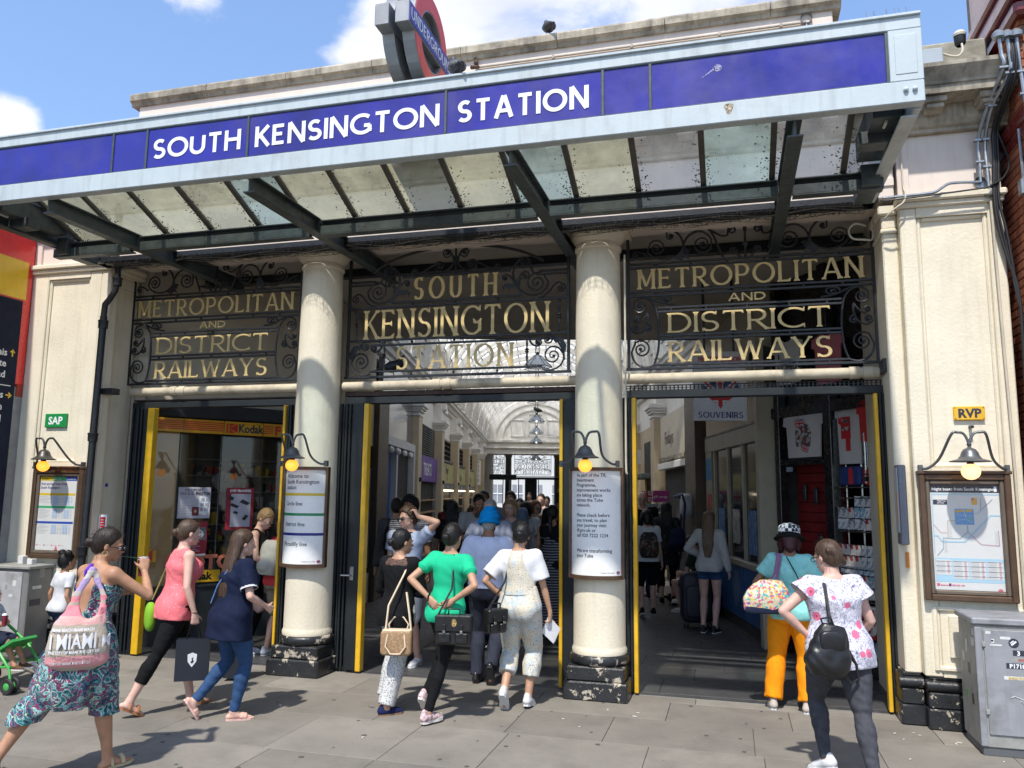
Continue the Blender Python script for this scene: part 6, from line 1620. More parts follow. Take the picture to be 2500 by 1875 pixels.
def heart_w(z,side):
 xs_ = []
 n = len(hp)
 for i in range(n):
  (xa,za),(xb,zb) = hp[i],hp[(i + 1) % n]
  if (za - z) * (zb - z) < 0: xs_.append(xa + (xb - xa) * (z - za) / (zb - za))
 return (min(xs_),max(xs_)) if xs_ else (0,0)
obj('heart',MB().prism(hp,-.003,-.001,'y'),UJb,sg_,M=SM)
def hstrip(fn,yy,m_,name='heart_stripe'):
 mb = MB(); zs = np.linspace(2.95,3.43,46)
 for za,zb in zip(zs,zs[1:]):
  zc = (za + zb) / 2; a_,b_ = heart_w(zc,0)
  for (p,q) in fn(zc):
   p,q = max(p,a_),min(q,b_)
   if q > p: mb.box(p,q,yy,yy + .0005,za,zb)
 obj(name,mb,m_,sg_,M=SM)
dz = lambda z: (z - 3.13)
hstrip(lambda z: [(dz(z) - .045,dz(z) + .045),(-dz(z) - .045,-dz(z) + .045)],-.0042,UJw)
hstrip(lambda z: [(dz(z) - .018,dz(z) + .018),(-dz(z) - .018,-dz(z) + .018)],-.0052,UJr)
hstrip(lambda z: [(-.3,.3)] if abs(dz(z)) < .06 else [(-.045,.045)],-.0062,UJw)
hstrip(lambda z: [(-.3,.3)] if abs(dz(z)) < .038 else [(-.027,.027)],-.0072,UJr)
obj('sign_hanger',MB().box(-.2,-.17,.01,.04,3.72,4.68).box(.17,.2,.01,.04,3.72,4.68),iron,sg_,M=SM)
sp_ = thing('card_spinner','revolving card rack topped with a flag and pink sign','rack',tuple(AW(2.35,15.6,0)))
m = MB().tube([(2.35,15.6,0),(2.35,15.6,1.95)],.02,8).lathe([(.28,0),(.28,.03),(.02,.05)],(2.35,15.6,0),12)
for z in (.5,.68,.86,1.04,1.22,1.40,1.58): m.lathe([(.26,z),(.262,z + .012),(.02,z + .012)],(2.35,15.6,0),8)
obj('wire_frame',m,MATS['chrome'],sp_,M=ARC)
cr_ = random.Random(4)
for z in (.5,.68,.86,1.04,1.22,1.40,1.58):
 for a_ in range(8):
  M_ = ARC @ Matrix.Translation((2.35,15.6,z)) @ Matrix.Rotation(R(a_ * 45 + 8),4,'Z') @ Matrix.Translation((0,-.265,0))
  obj('card',MB().box(-.055,.055,0,.01,.01,.14),pcm[cr_.randrange(4)],sp_,M=M_)
obj('pink_header',MB().bbox(2.24,2.55,15.33,15.35,1.76,1.98,b=.004),mat('header_pink',(.45,.03,.22),.5,var=.05),sp_,M=ARC)
flag(sp_,2.13,1.87,.20,.20,15.33,ARC)
text('gift wrap',.075,whitep,sp_,ARC @ Matrix.Translation((2.25,15.325,1.84)))
dc = thing('folded_pushchair','dark blue folded pushchair leaning beside the card rack','pushchair',tuple(AW(2.62,14.6,0)))
m = MB()
for o_ in (-.14,.14): m.tube([(2.45,14.5 + o_,.1),(2.62,14.5 + o_,1.2),(2.66,14.45 + o_,1.75),(2.60,14.4 + o_,1.92),(2.50,14.38 + o_,1.86)],.022,8)
m.tube([(2.50,14.36,.95),(2.60,14.64,1.0)],.018,6)
obj('frame',m,mat('navy_plastic',(.02,.025,.10),.35,var=.05),dc,M=ARC)
for o_ in (-.14,.14): obj('wheel',MB().lathe([(.02,-.015),(.07,-.02),(.08,0),(.07,.02),(.02,.015)],M=Matrix.Translation((2.44,14.5 + o_,.08)) @ Matrix.Rotation(R(90),4,'X'),n=14),iron,dc,M=ARC)
obj('clear_rain_cover',MB().rbox((2.72,14.5,1.72),(.22,.3,.42),r=.6),mat('clear_plastic',(.5,.52,.55),.1,var=.2),dc,M=ARC)
sc = thing('suitcase','large dark navy upright suitcase beside the girl in shorts','suitcase',tuple(AW(2.36,11.95,0)))
sm_ = mat('suitcase_navy',(.010,.013,.024),.55,var=.15,bump=.2)
obj('shell',MB().rbox((2.36,11.95,.43),(.46,.30,.72),r=.32),sm_,sc,M=ARC)
obj('front_pocket',MB().rbox((2.36,11.80,.38),(.36,.08,.46),r=.35),sm_,sc,M=ARC)
obj('handle',MB().tube([(2.26,11.95,.78),(2.26,11.95,.84),(2.46,11.95,.84),(2.46,11.95,.78)],.012,8),iron,sc,M=ARC)
for a_ in (-.17,.17): obj('wheel',MB().ball((2.36 + a_,11.85,.04),.04,8),iron,sc,M=ARC)
K0 = Vector((-7.05,.70,0)); kd = Vector((.616,.788,0)).normalized()
KM = Matrix(((kd.x,-kd.y,0,K0.x),(kd.y,kd.x,0,K0.y),(0,0,1,0),(0,0,0,1)))   # x along, y into the shop, z up
ks = thing('photo_shop','photo shop window with yellow and red sign strip, posters and dark base','shop front',tuple(K0))
LK = 2.60
kdark = mat('shop_dark_base',(.022,.026,.030),.4,var=.2)
obj('base_wall',MB().bbox(0,LK,0,.12,0,.70,b=.005).bbox(0,LK,-.02,.14,.67,.705,b=.005),kdark,ks,M=KM)
obj('upper_beam',MB().bbox(-.05,LK,0,.12,2.82,3.0,b=.005),kdark,ks,M=KM)
obj('upper_wall',MB().box(-.1,LK + .05,.05,.2,3.0,4.67),MATS['jamb_cream'],ks,M=KM)
tanb = mat('tan_board',(.58,.37,.16),.6,var=.08,vs=3)
obj('tan_panel',MB().bbox(.0,.46,.06,.08,.705,2.62,b=.003),tanb,ks,M=KM)
obj('window_pane',MB().quad((.01,.033,.705),(LK,.033,.705),(LK,.033,2.6),(.01,.033,2.6)),pane('photo_shop_glass',(.85,.86,.86),.07),ks,M=KM)
for x in (.455,.98,1.52,2.1): obj('mullion',MB().bbox(x - .006,x + .006,.022,.045,.705,2.60,b=.002),kdark,ks,M=KM)
ky = mat('film_yellow',(.72,.40,.015),.4,var=.04); kr = mat('film_red',(.58,.035,.02),.4,var=.04)
zs0,zs1 = 2.605,2.80
for (a,b,kind) in ((.01,.47,'s'),(.48,.98,'s'),(.99,1.50,'k'),(1.51,2.55,'f')):
 o = obj('sign_strip',MB().bbox(a,b,-.02,.05,zs0 + .02,zs1,b=.004),ky,ks,M=KM)
 if kind in 's':
  for i in range(5): obj('red_stripe',MB().box(a,b,-.0225,-.0205,zs0 + .055 + i * .025,zs0 + .055 + i * .025 + .014),kr,o,M=KM)
 if kind == 'k':
  def klogo(x,z,s_,par,yy=-.0225):
   obj('emblem',MB().box(x,x + s_,yy,yy + .002,z,z + s_ * .85),kr,par,M=KM)
   mb = MB().prism([(x + .22 * s_,z + .42 * s_),(x + s_,z + .85 * s_),(x + s_ * .82,z + .85 * s_)],yy - .0015,yy - .0005,'y').prism([(x + .22 * s_,z + .42 * s_),(x + .82 * s_,z),(x + s_,z)],yy - .0015,yy - .0005,'y').box(x + .17 * s_,x + .25 * s_,yy - .0016,yy - .0004,z,z + s_ * .85)
   obj('emblem_lines',mb,ky,par,M=KM)
  klogo(1.01,zs0 + .04,.15,o)
  text('Kodak',.155,blk,o,KM @ Matrix.Translation((1.17,-.022,zs0 + .055)),bold=.005,sx=.80)
 if kind == 'f':
  text('F',.16,kr,o,KM @ Matrix.Translation((1.66,-.022,zs0 + .05)),bold=.008,sx=1.1)
  for i in range(5): obj('red_stripe',MB().box(a,a + .13,-.0225,-.0205,zs0 + .055 + i * .025,zs0 + .055 + i * .025 + .012),kr,o,M=KM)
obj('shop_interior_wall',MB().box(.3,3.2,1.8,1.9,0,3),mat('shop_inner',(.13,.125,.11),.8,var=.25,vs=1.4),ks,M=KM)
obj('shop_inner_floor',MB().box(.0,3.2,.14,1.8,.0,.02),shopdark,ks,M=KM); obj('shop_inner_ceiling',MB().box(-.3,3.2,.14,1.9,2.85,2.95),shopdark,ks,M=KM); obj('shop_inner_side',MB().box(2.62,2.7,.14,1.8,0,3.0),shopdark,ks,M=KM)
sh_ = MB()
for i in range(7): sh_.bbox(1.0,3.0,1.55,1.8,.9 + i * .24,.915 + i * .24,b=.003)
obj('inner_shelf',sh_,mat('shelf_grey',(.3,.3,.28),.5),ks,M=KM)
gm_ = MB(); r6 = random.Random(2)
for i in range(6):
 x = 1.05
 while x < 2.9:
  w_ = r6.uniform(.05,.13); gm_.box(x,x + w_,1.6,1.75,.915 + i * .24,.915 + i * .24 + r6.uniform(.06,.18)); x += w_ + r6.uniform(.02,.12)
obj('stock_on_shelves',gm_,ramp_mat('shelf_stock',[(0,(.5,.33,.02)),(.3,(.05,.05,.05)),(.55,(.35,.34,.3)),(.8,(.3,.04,.03))],5,'cells'),ks,M=KM,kind='stuff')
ck = thing('wall_clock','round wall clock inside the photo shop','clock',tuple(KM @ Vector((1.25,1.1,2.1))))
MC = KM @ Matrix.Translation((1.32,1.0,2.02)) @ Matrix.Rotation(R(90),4,'X')
obj('clock_rim',MB().lathe([(.15,0),(.17,.01),(.17,.03),(.15,.035),(.148,.02)],M=MC,n=28),blk,ck,M=KM if False else None)
obj('clock_face',MB().lathe([(.0005,.012),(.15,.012)],M=MC,n=28),mat('clock_face',(.25,.24,.2),.5,var=0),ck)
obj('clock_hands',MB().box(-.004,.004,-.0,.10,.016,.018,M=MC).box(-.0,.07,-.004,.004,.019,.021,M=MC),blk,ck)
def poster(x0,x1,z0,z1,m_,label,y=.02):
 th = thing('poster',label,'poster',tuple(KM @ Vector((x0,y,z0))),group='posters on the photo shop window')
 obj('sheet',MB().bbox(x0,x1,y,y + .004,z0,z1,b=.001),m_,th,M=KM); return th
grp = mat('poster_grey',(.50,.49,.56),.5,var=.05,vs=3)
p1 = poster(.475,.875,1.535,1.93,grp,'grey poster reading PASSPORT VISA AND ID PHOTOS')
T_ = lambda x,z,y=.018: KM @ Matrix.Translation((x,y,z))
text('PASSPORT,',.052,kdark,p1,T_(.675,1.875),align='CENTER',sx=.95); text('VISA & ID',.052,kdark,p1,T_(.58,1.83),align='CENTER',sx=.85); text('PHOTOS',.052,kdark,p1,T_(.775,1.83),align='CENTER',sx=.88,bold=.0022)
for i in range(11): obj('text_line',MB().box(.495,.495 + .13 + .03 * ((i * 7) % 3) / 2,.0175,.0185,1.565 + i * .020,1.570 + i * .020),whitep,p1,M=KM)
obj('photo_sheet',MB().prism([(.71,1.60),(.83,1.57),(.86,1.79),(.74,1.82)],.0165,.0185,'y'),whitep,p1,M=KM)
for i in range(3):
 for j in range(2):
  cx_,cz_ = .745 + j * .055 + .008 * i,1.625 + i * .062
  o = obj('portrait',MB().box(cx_,cx_ + .042,.0150,.0164,cz_,cz_ + .048),mat('portrait_blue',(.35,.45,.6),.6,var=0),p1,M=KM)
  obj('portrait_head',MB().prism([(cx_ + .021 + .011 * math.cos(q),cz_ + .022 + .015 * math.sin(q)) for q in np.linspace(0,2 * PI,9)[:-1]],.0140,.0149,'y'),mat('portrait_skin',(.5,.32,.24),.6,var=0),o,M=KM)
o = obj('passport',MB().bbox(.65,.735,.012,.0135,1.57,1.68,b=.001),mat('passport_red',(.16,.02,.04),.5,var=0),p1,M=KM); obj('crest',MB().prism([(.692 + .017 * math.cos(q),1.625 + .022 * math.sin(q)) for q in np.linspace(0,2 * PI,9)[:-1]],.0105,.0115,'y'),gold,o,M=KM)
redp = mat('poster_red',(.30,.02,.035),.5,var=.06)
p2 = poster(.52,.86,1.04,1.49,redp,'dark red poster with a photograph of a white van')
obj('photo',MB().box(.54,.84,.018,.0195,1.26,1.42),mat('van_backdrop',(.13,.16,.18),.6,var=.3,vs=14),p2,M=KM)
obj('van_picture',MB().prism([(.62,1.29),(.80,1.29),(.82,1.33),(.80,1.37),(.74,1.405),(.63,1.40),(.615,1.35)],.0165,.0175,'y'),whitep,p2,M=KM); obj('windscreen',MB().prism([(.735,1.36),(.785,1.36),(.745,1.395),(.70,1.395)],.0155,.0163,'y'),kdark,p2,M=KM)
for i in range(6): obj('text_line',MB().box(.56,.56 + .22 - .03 * (i % 3),.0175,.0185,1.12 + i * .02,1.125 + i * .02),grp,p2,M=KM)
obj('white_band',MB().prism([(.53,1.06),(.68,1.072),(.85,1.06),(.85,1.09),(.68,1.078),(.53,1.09)],.0175,.0185,'y'),whitep,p2,M=KM)
p3 = poster(1.08,1.44,1.38,1.93,redp,'red bordered poster headed DVD TRANSFER')
obj('white_field',MB().box(1.14,1.40,.018,.0195,1.42,1.85),grp,p3,M=KM)
text('DVD TRANSFER',.043,whitep,p3,T_(1.26,1.875,.0185),align='CENTER',bold=.002,sx=.92)
obj('device_picture',MB().prism([(1.25,1.74),(1.35,1.70),(1.39,1.73),(1.29,1.78)],.016,.0175,'y').prism([(1.10,1.78),(1.16,1.76),(1.18,1.80),(1.12,1.83)],.016,.0175,'y').prism([(1.29,1.52),(1.34,1.58),(1.38,1.56),(1.33,1.50)],.016,.0175,'y').prism([(1.12,1.70),(1.22,1.66),(1.25,1.69),(1.15,1.73)],.016,.0175,'y').prism([(1.17,1.60),(1.23,1.58),(1.24,1.61),(1.19,1.63)],.016,.0175,'y'),kdark,p3,M=KM)
obj('yellow_square',MB().box(.02,.26,.018,.028,1.0,1.15),ky,ks,M=KM); klogo(.05,1.015,.17,ks,.0165)
text('PHOTO',.24,mat('faded_orange',(.55,.16,.09),.6,var=.1),ks,KM @ Matrix.Translation((.36,.02,.90)),bold=.012)
o = obj('lower_sign',MB().bbox(.55,1.05,.015,.028,.73,.88,b=.002),ky,ks,M=KM); text('Kodak',.13,blk,o,KM @ Matrix.Translation((.60,.013,.765)),bold=.005)
w0 = KM @ Vector((LK,0,0)); w1 = AW(-2.9,14.1)
wm_ = (w1 - w0).to_2d().length; wd_ = (w1 - w0); wd_.z = 0; wd_.normalize()
WM = Matrix(((wd_.x,-wd_.y,0,w0.x),(wd_.y,wd_.x,0,w0.y),(0,0,1,0),(0,0,0,1)))
for a_,b_ in ((2.7,4.67),(0,.5)): obj('shop_side_wall',MB().box(0,wm_,0,.1,a_,b_),MATS['jamb_cream'],ar,M=WM)
obj('side_window',MB().box(0,wm_,.03,.05,.5,2.7),mat('side_glass',(.05,.055,.06),.1,var=.2,vs=2),ar,M=WM)
for i in range(3): obj('blue_panel',MB().box(.1 + i * .9,.8 + i * .9,-.01,.0,.6,2.3),mat('shop_blue_dim',(.03,.06,.14),.4),ar,M=WM)
# BOARDS, LAMPS, POSTERS
bronze = mat('bronze_brown',(.105,.062,.038),.42,var=.15,vs=8,metal=.3,bump=.08)
lampm = mat('lamp_zinc',(.13,.135,.14),.42,var=.1,metal=.5)
lampm2 = mat('lamp_bronze',(.07,.065,.06),.42,var=.1,metal=.5)
bulbA = mat('lit_bulb_amber',(1,.6,.15),.4,var=0,emit=(1.0,.30,.02),es=1.1)
bulbB = mat('lit_bulb_peach',(1,.8,.5),.4,var=0,emit=(1.0,.56,.24),es=1.0)
board_w = mat('enamel_white',(.82,.82,.80),.3,var=.03,vs=4,chip=(.10,.06,.05),chs=7,cha=.73,coat=.2)
ink = mat('ink_dark',(.03,.03,.05),.5,var=0)
def wall_lamp(cx,hw,zf,label,m_,bm,yb=-.28,y0=-.06,sr=.13,br=.066):
 th = thing('sign_lamp',label,'lamp',(cx,yb,2.1),group='gooseneck lamps over the boards')
 zc = zf + .31
 for s_ in (-1,1):
  pts = [(cx + s_ * hw,y0,zf + .02),(cx + s_ * (hw - .05),y0 - .05,zf + .02),(cx + s_ * (hw - .13),y0 - .10,zf + .10),(cx + s_ * .13,yb,zc - .02),(cx + s_ * .085,yb,zc),(cx + s_ * .04,yb,zc - .01),(cx + s_ * .012,yb,zc - .06),(cx,yb,zc - .12)]
  sm_ = []
  P4 = [Vector(p) for p in pts]
  for i in range(len(P4) - 1):
   a,b,c,d = P4[max(i - 1,0)],P4[i],P4[i + 1],P4[min(i + 2,len(P4) - 1)]
   for j in range(5):
    t_ = j / 5; sm_.append(.5 * ((2 * b) + (c - a) * t_ + (2 * a - 5 * b + 4 * c - d) * t_ ** 2 + (3 * b - a - 3 * c + d) * t_ ** 3))
  sm_.append(P4[-1]); obj('arm',MB().tube(sm_,.0115,8),m_,th)
  obj('bracket',MB().bbox(cx + s_ * hw - .018,cx + s_ * hw + .018,y0 - .02,y0 + .03,zf - .01,zf + .05,b=.005),m_,th)
 zs_ = zc - .12
 obj('shade',MB().lathe([(.006,.03),(.02,.022),(.012,.0),(.022,-.01),(.045,-.02),(.062,-.045),(.072,-.075),(.092,-.10),(sr,-.118),(sr,-.124),(.09,-.11),(.06,-.08)],(cx,yb,zs_),28),m_,th)
 obj('bulb_holder',MB().lathe([(.026,-.08),(.026,-.135),(.034,-.142)],(cx,yb,zs_),14),iron,th)
 obj('bulb',MB().ball((cx,yb,zs_ - .142 - br * .82),br,16,sc=(1,1,.92)),bm,th)
 return th
wall_lamp(-4.36,.27,2.165,'zinc gooseneck lamp with amber bulb above the list of lines',lampm,bulbA)
wall_lamp(-1.305,.27,2.165,'zinc gooseneck lamp with amber bulb above the programme notice',lampm,bulbA)
wall_lamp(1.895,.33,2.13,'large gooseneck lamp with pale peach bulb above the night bus map',lampm,bulbB,sr=.155,br=.074)
wall_lamp(-7.53,.34,2.15,'dark gooseneck lamp with amber bulb above the train times poster',lampm2,bulbA)
def curved_board(cx,lines,label,stripes=None,small=None):
 th = thing('column_board',label,'sign',(cx,0,1.1),group='curved boards on the two columns')
 Rr = .285; A0,A1 = R(-90 - 62),R(-90 + 62); cyy = .275
 def cyl(r,z0,z1,a0=A0,a1=A1,n=22,t=.012):
  m = MB(); vs = []
  for k in range(n + 1):
   a = a0 + (a1 - a0) * k / n
   for rr in (r,r - t):
    for z in (z0,z1): vs.append((cx + rr * math.cos(a),cyy + rr * math.sin(a),z))
  fs = []
  for k in range(n):
   b = 4 * k; c = b + 4
   fs += [(b,c,c + 1,b + 1),(b + 2,b + 3,c + 3,c + 2),(b + 1,c + 1,c + 3,b + 3),(b,b + 2,c + 2,c)]
  fs += [(0,1,3,2),(4 * n,4 * n + 2,4 * n + 3,4 * n + 1)]
  return m.add(vs,fs,False)
 obj('enamel_panel',cyl(Rr,1.135,2.125),board_w,th)
 obj('frame_top',cyl(Rr + .018,2.122,2.155,t=.03),bronze,th); obj('frame_bottom',cyl(Rr + .018,1.10,1.137,t=.03),bronze,th)
 for s_,a in ((-1,A0),(1,A1)):
  px_,py_ = cx + (Rr + .004) * math.cos(a),cyy + (Rr + .004) * math.sin(a)
  obj('frame_side',MB().bbox(px_ - .014,px_ + .014,py_ - .03,py_ + .03,1.10,2.155,b=.004),bronze,th)
 def warp(co,r=Rr + .0012):
  a = -PI / 2 + co.x / Rr
  return Vector(((r - co.y * .0) * math.cos(a) + cx,cyy + (r - co.y * .2) * math.sin(a),co.z))
 for s,x,z,sz in lines:
  text(s,sz,ink,th,I4,warp=lambda c,x=x,z=z: warp(Vector((c.x + x,c.y,c.z + z))),bold=.0006,sx=.93)
 for z,h,mm in (stripes or []):
  obj('line_stripe',cyl(Rr + .0012,z,z + h,A0 + .02,A1 - .02,t=.001),mm,th)
 a = -PI / 2 + .24 / Rr
 Mx = Matrix.Translation((cx + (Rr + .001) * math.cos(a),cyy + (Rr + .001) * math.sin(a),1.165)) @ Matrix.Rotation(a + PI / 2,4,'Z') @ Matrix.Rotation(R(90),4,'X')
 obj('roundel_ring',MB().lathe([(.010,.001),(.017,.0012)],M=Mx,n=16),UJr,th)
 obj('roundel_bar',MB().box(-.021,.021,-.0035,.0035,.001,.002,M=Mx),UJb,th)
 text('Transport for London',.016,ink,th,I4,warp=lambda c: warp(Vector((c.x + .06,c.y,c.z + 1.16))))
 return th
lineY,lineG,lineB = mat('line_yellow',(.66,.47,.03),.35,var=0),mat('line_green',(.02,.24,.09),.35,var=0),mat('line_navy',(.02,.02,.20),.35,var=0)
curved_board(-4.422,[('Welcome to',-.185,2.035,.060),('South Kensington',-.185,1.975,.060),('station',-.185,1.915,.060),('Circle line',-.185,1.745,.060),('District line',-.185,1.53,.060),('Piccadilly line',-.185,1.325,.060)],
    'white curved board listing Circle, District and Piccadilly lines with colour stripes',stripes=[(1.848,.028,lineY),(1.638,.028,lineG),(1.432,.028,lineB)])
tl = ['As part of the TfL','Investment','Programme,','improvement works','are taking place','across the Tube','network.','','Please check before','you travel, to plan','your journey visit:','tfl.gov.uk or','call 020 7222 1234','','','We are transforming','your Tube']
curved_board(-1.270,[(s,-.188,2.065 - i * .0475,.0455) for i,s in enumerate(tl) if s],'white curved board with a long notice about improvement works')
def frame_poster(x0,x1,z0,z1,label,y=-.02):
 th = thing('framed_poster',label,'poster',(x0,y,z0))
 y1 = y - .055
 for (a,b,c,d) in ((x0,x0 + .05,z0,z1),(x1 - .05,x1,z0,z1),(x0 + .05,x1 - .05,z0,z0 + .05),(x0 + .05,x1 - .05,z1 - .05,z1)):
  obj('outer_frame',MB().bbox(a,b,y1,y + .02,c,d,b=.008),bronze,th)
 e = .05
 for (a,b,c,d) in ((x0 + e,x0 + e + .035,z0 + e,z1 - e),(x1 - e - .035,x1 - e,z0 + e,z1 - e),(x0 + e + .035,x1 - e - .035,z0 + e,z0 + e + .035),(x0 + e + .035,x1 - e - .035,z1 - e - .035,z1 - e)):
  obj('inner_frame',MB().bbox(a,b,y1 + .015,y + .02,c,d,b=.008),mat('bronze_light',(.16,.125,.095),.4,var=.1,metal=.3),th)
 obj('frame_hood',MB().bbox(x0 - .01,x1 + .01,y1 - .008,y + .02,z1,z1 + .03,b=.006),bronze,th)
 return th,y + .0
pf,yp = frame_poster(1.545,2.245,1.05,2.10,'bronze framed night bus map with pale blue river lines on the right pier')
sheet = mat('poster_sheet',(.66,.66,.64),.35,var=.03,vs=5,bump=.15,bs=9)
PX0,PX1,PZ0,PZ1 = 1.632,2.158,1.138,2.012
obj('sheet',MB().box(PX0,PX1,yp - .012,yp,PZ0,PZ1),sheet,pf)
yp -= .0125
bluep = mat('print_blue',(.38,.58,.70),.4,var=0); bluem = mat('print_midblue',(.16,.34,.58),.4,var=0); org = mat('print_orange',(.72,.42,.07),.4,var=0); pnk = mat('print_pink',(.65,.10,.2),.4,var=0); grn = mat('print_green',(.2,.45,.2),.4,var=0); gyp = mat('print_grey',(.25,.26,.3),.4,var=0); redl = mat('print_redline',(.55,.16,.18),.4,var=0)
def PP(u,v): return (PX0 + (PX1 - PX0) * u,PZ1 - (PZ1 - PZ0) * v)
def pline(pts,w,m_,lay,nm='printed_line',par=None,P=PP):
 q = [P(*p) for p in pts]; mb = MB()
 for a,b in zip(q,q[1:]):
  dx,dz_ = b[0] - a[0],b[1] - a[1]; l = math.hypot(dx,dz_) or 1; nx,nz = -dz_ / l * w / 2,dx / l * w / 2
  mb.prism([(a[0] - nx,a[1] - nz),(b[0] - nx,b[1] - nz),(b[0] + nx,b[1] + nz),(a[0] + nx,a[1] + nz)],yp - lay * .0006,yp - lay * .0006 + .0004,'y')
 obj(nm,mb,m_,par or pf)
def prect(u0,v0,u1,v1,m_,lay,nm='printed_area',par=None,P=PP):
 a,b = P(u0,v0),P(u1,v1); obj(nm,MB().box(a[0],b[0],yp - lay * .0006,yp - lay * .0006 + .0004,b[1],a[1]),m_,par or pf)
prect(0,0,1,.075,ink,1); text('Night buses from South Kensington',.036,whitep,pf,Matrix.Translation((PP(.03,0)[0],yp - .001,PP(0,.055)[1])),bold=.0006,sx=.94)
prect(.93,.015,.97,.065,whitep,2)
prect(.02,.085,.035,.66,bluep,1); prect(.02,.085,1,.098,bluep,2)
pline([(.02,.49),(.08,.49),(.14,.545),(.47,.545),(.86,.29),(1,.29)],.011,bluep,3)
prect(.35,.23,.62,.38,bluem,4);
pline([(.36,.255),(.44,.25),(.48,.245)],.018,org,5); pline([(.51,.25),(.60,.245)],.020,org,5); pline([(.485,.24),(.505,.32)],.003,whitep,6); pline([(.37,.285),(.6,.30)],.002,whitep,6); pline([(.38,.34),(.5,.33),(.6,.36)],.002,whitep,6); prect(.55,.31,.58,.34,grn,6)
prect(.60,.125,.68,.19,org,4); prect(.60,.125,.635,.15,redl,5)
prect(.04,.145,.245,.19,ink,4); text('Night bus\nservices',.0165,whitep,pf,Matrix.Translation((PP(.10,0)[0],yp - .0035,PP(0,.162)[1])),bold=.0003)
pline([(.62,.275),(.67,.275),(.90,.135)],.003,gyp,5); pline([(.72,.245),(.735,.12)],.0025,gyp,5)
pline([(.35,.345),(.235,.345),(.23,.51)],.003,mat('print_tan',(.45,.30,.14),.4,var=0),5); pline([(.03,.385),(.13,.46),(.225,.46)],.002,redl,5)
pline([(.52,.385),(.52,.45),(.40,.515),(.16,.51),(.155,.61),(.06,.68)],.003,mat('print_bluegreen',(.1,.28,.36),.4,var=0),5)
pline([(.52,.45),(.70,.565),(.96,.575),(.955,.43)],.003,mat('print_mauve',(.40,.10,.24),.4,var=0),6)
for i in range(9): pline([(.90,.445 + i * .015),(.95,.445 + i * .015)],.0012,gyp,4)
for i in range(8): pline([(.24,.37 + i * .018),(.29,.37 + i * .018)],.0012,gyp,4); pline([(.17,.53 + i * .016),(.21,.53 + i * .016)],.0012,gyp,4)
prect(.02,.70,1,.925,bluep,1)
for c_ in range(4):
 u0 = .03 + c_ * .245; prect(u0,.725 if c_ else .715,u0 + .225,.895 if c_ else .86,sheet,3)
 for i in range(14):
  v = .735 + i * .0115
  if c_ == 0 and i > 9: continue
  pline([(u0 + .01,v),(u0 + .13,v)],.0010,gyp,5); pline([(u0 + .165,v),(u0 + .195,v)],.0035,redl,5)
  if i % 4 == 0: pline([(u0,v - .004),(u0 + .225,v - .004)],.0018,ink,6)
prect(.03,.94,.07,.965,pnk,3); prect(.20,.94,.235,.965,mat('print_purple',(.16,.02,.14),.4,var=0),3)
text('tfl.gov.uk',.016,pnk,pf,Matrix.Translation((PP(.08,0)[0],yp - .001,PP(0,.962)[1])),bold=.0005); text('0843 222 1234',.016,pnk,pf,Matrix.Translation((PP(.245,0)[0],yp - .001,PP(0,.962)[1])),bold=.0005)
obj('red_corner',MB().prism([(PP(.93,0)[0] + .02 * math.cos(a),PZ0 + .022 * math.sin(a)) for a in np.linspace(0,PI,9)],yp - .002,yp - .0014,'y'),redl,pf)
obj('glazing',MB().quad((PX0 - .02,yp - .011,PZ0 - .02),(PX1 + .02,yp - .011,PZ0 - .02),(PX1 + .02,yp - .011,PZ1 + .02),(PX0 - .02,yp - .011,PZ1 + .02)),pane('poster_glazing',(.97,.97,.97),.015,rough=.06),pf)
pf2,yq = frame_poster(-7.885,-7.175,1.10,2.12,'bronze framed train times poster with yellow, green and blue bands on the left pier')
QX0,QX1,QZ0,QZ1 = -7.797,-7.263,1.19,2.03
def QQ(u,v): return (QX0 + (QX1 - QX0) * u,QZ1 - (QZ1 - QZ0) * v)
yp = yq; obj('sheet',MB().box(QX0,QX1,yp - .012,yp,QZ0,QZ1),sheet,pf2); yp -= .0125
qa = dict(par=pf2,P=QQ)
prect(.0,.0,.32,.055,lineY,1,**qa); prect(.32,.0,.68,.055,mat('print_linegreen',(.05,.38,.16),.4,var=0),1,**qa); prect(.68,.0,1,.055,mat('print_lineblue',(.03,.08,.38),.4,var=0),1,**qa)
for s,u in (('Circle line',.02),('District line',.34),('Piccadilly line',.70)): text(s,.024,whitep if u > .1 else ink,pf2,Matrix.Translation((QQ(u,0)[0],yp - .0015,QQ(0,.04)[1])))
text('First and last trains from\nSouth Kensington',.042,lineB,pf2,Matrix.Translation((QQ(.02,0)[0],yp - .0008,QQ(0,.115)[1])),sx=.9)
for v,m_ in ((.225,lineY),(.40,MATS['print_linegreen']),(.61,MATS['print_lineblue'])):
 prect(.0,v,.95,v + .03,m_,1,**qa)
 for i in range(7):
  if v < .3 and i > 4: continue
  vv = v + .05 + i * .019
  pline([(.02,vv),(.02 + .2 + .1 * ((i * 5) % 3) / 2,vv)],.0016,gyp,2,**qa)
  for c_ in range(7): pline([(.40 + c_ * .075,vv),(.44 + c_ * .075,vv)],.0022,lineB if (v > .5 and 1 < i and c_ > 1) else gyp,4,**qa)
 prect(.38,v + .045,.52,v + .16,mat('print_paleblue',(.45,.55,.68),.4,var=0),2,**qa); prect(.68,v + .045,.82,v + .16,MATS['print_paleblue'],2,**qa)
for i in range(4): prect(.02 + i * .2,.925,.05 + i * .2,.94,[pnk,lineB,pnk,pnk][i],1,**qa); pline([(.06 + i * .2,.932),(.15 + i * .2,.932)],.002,pnk,1,**qa)
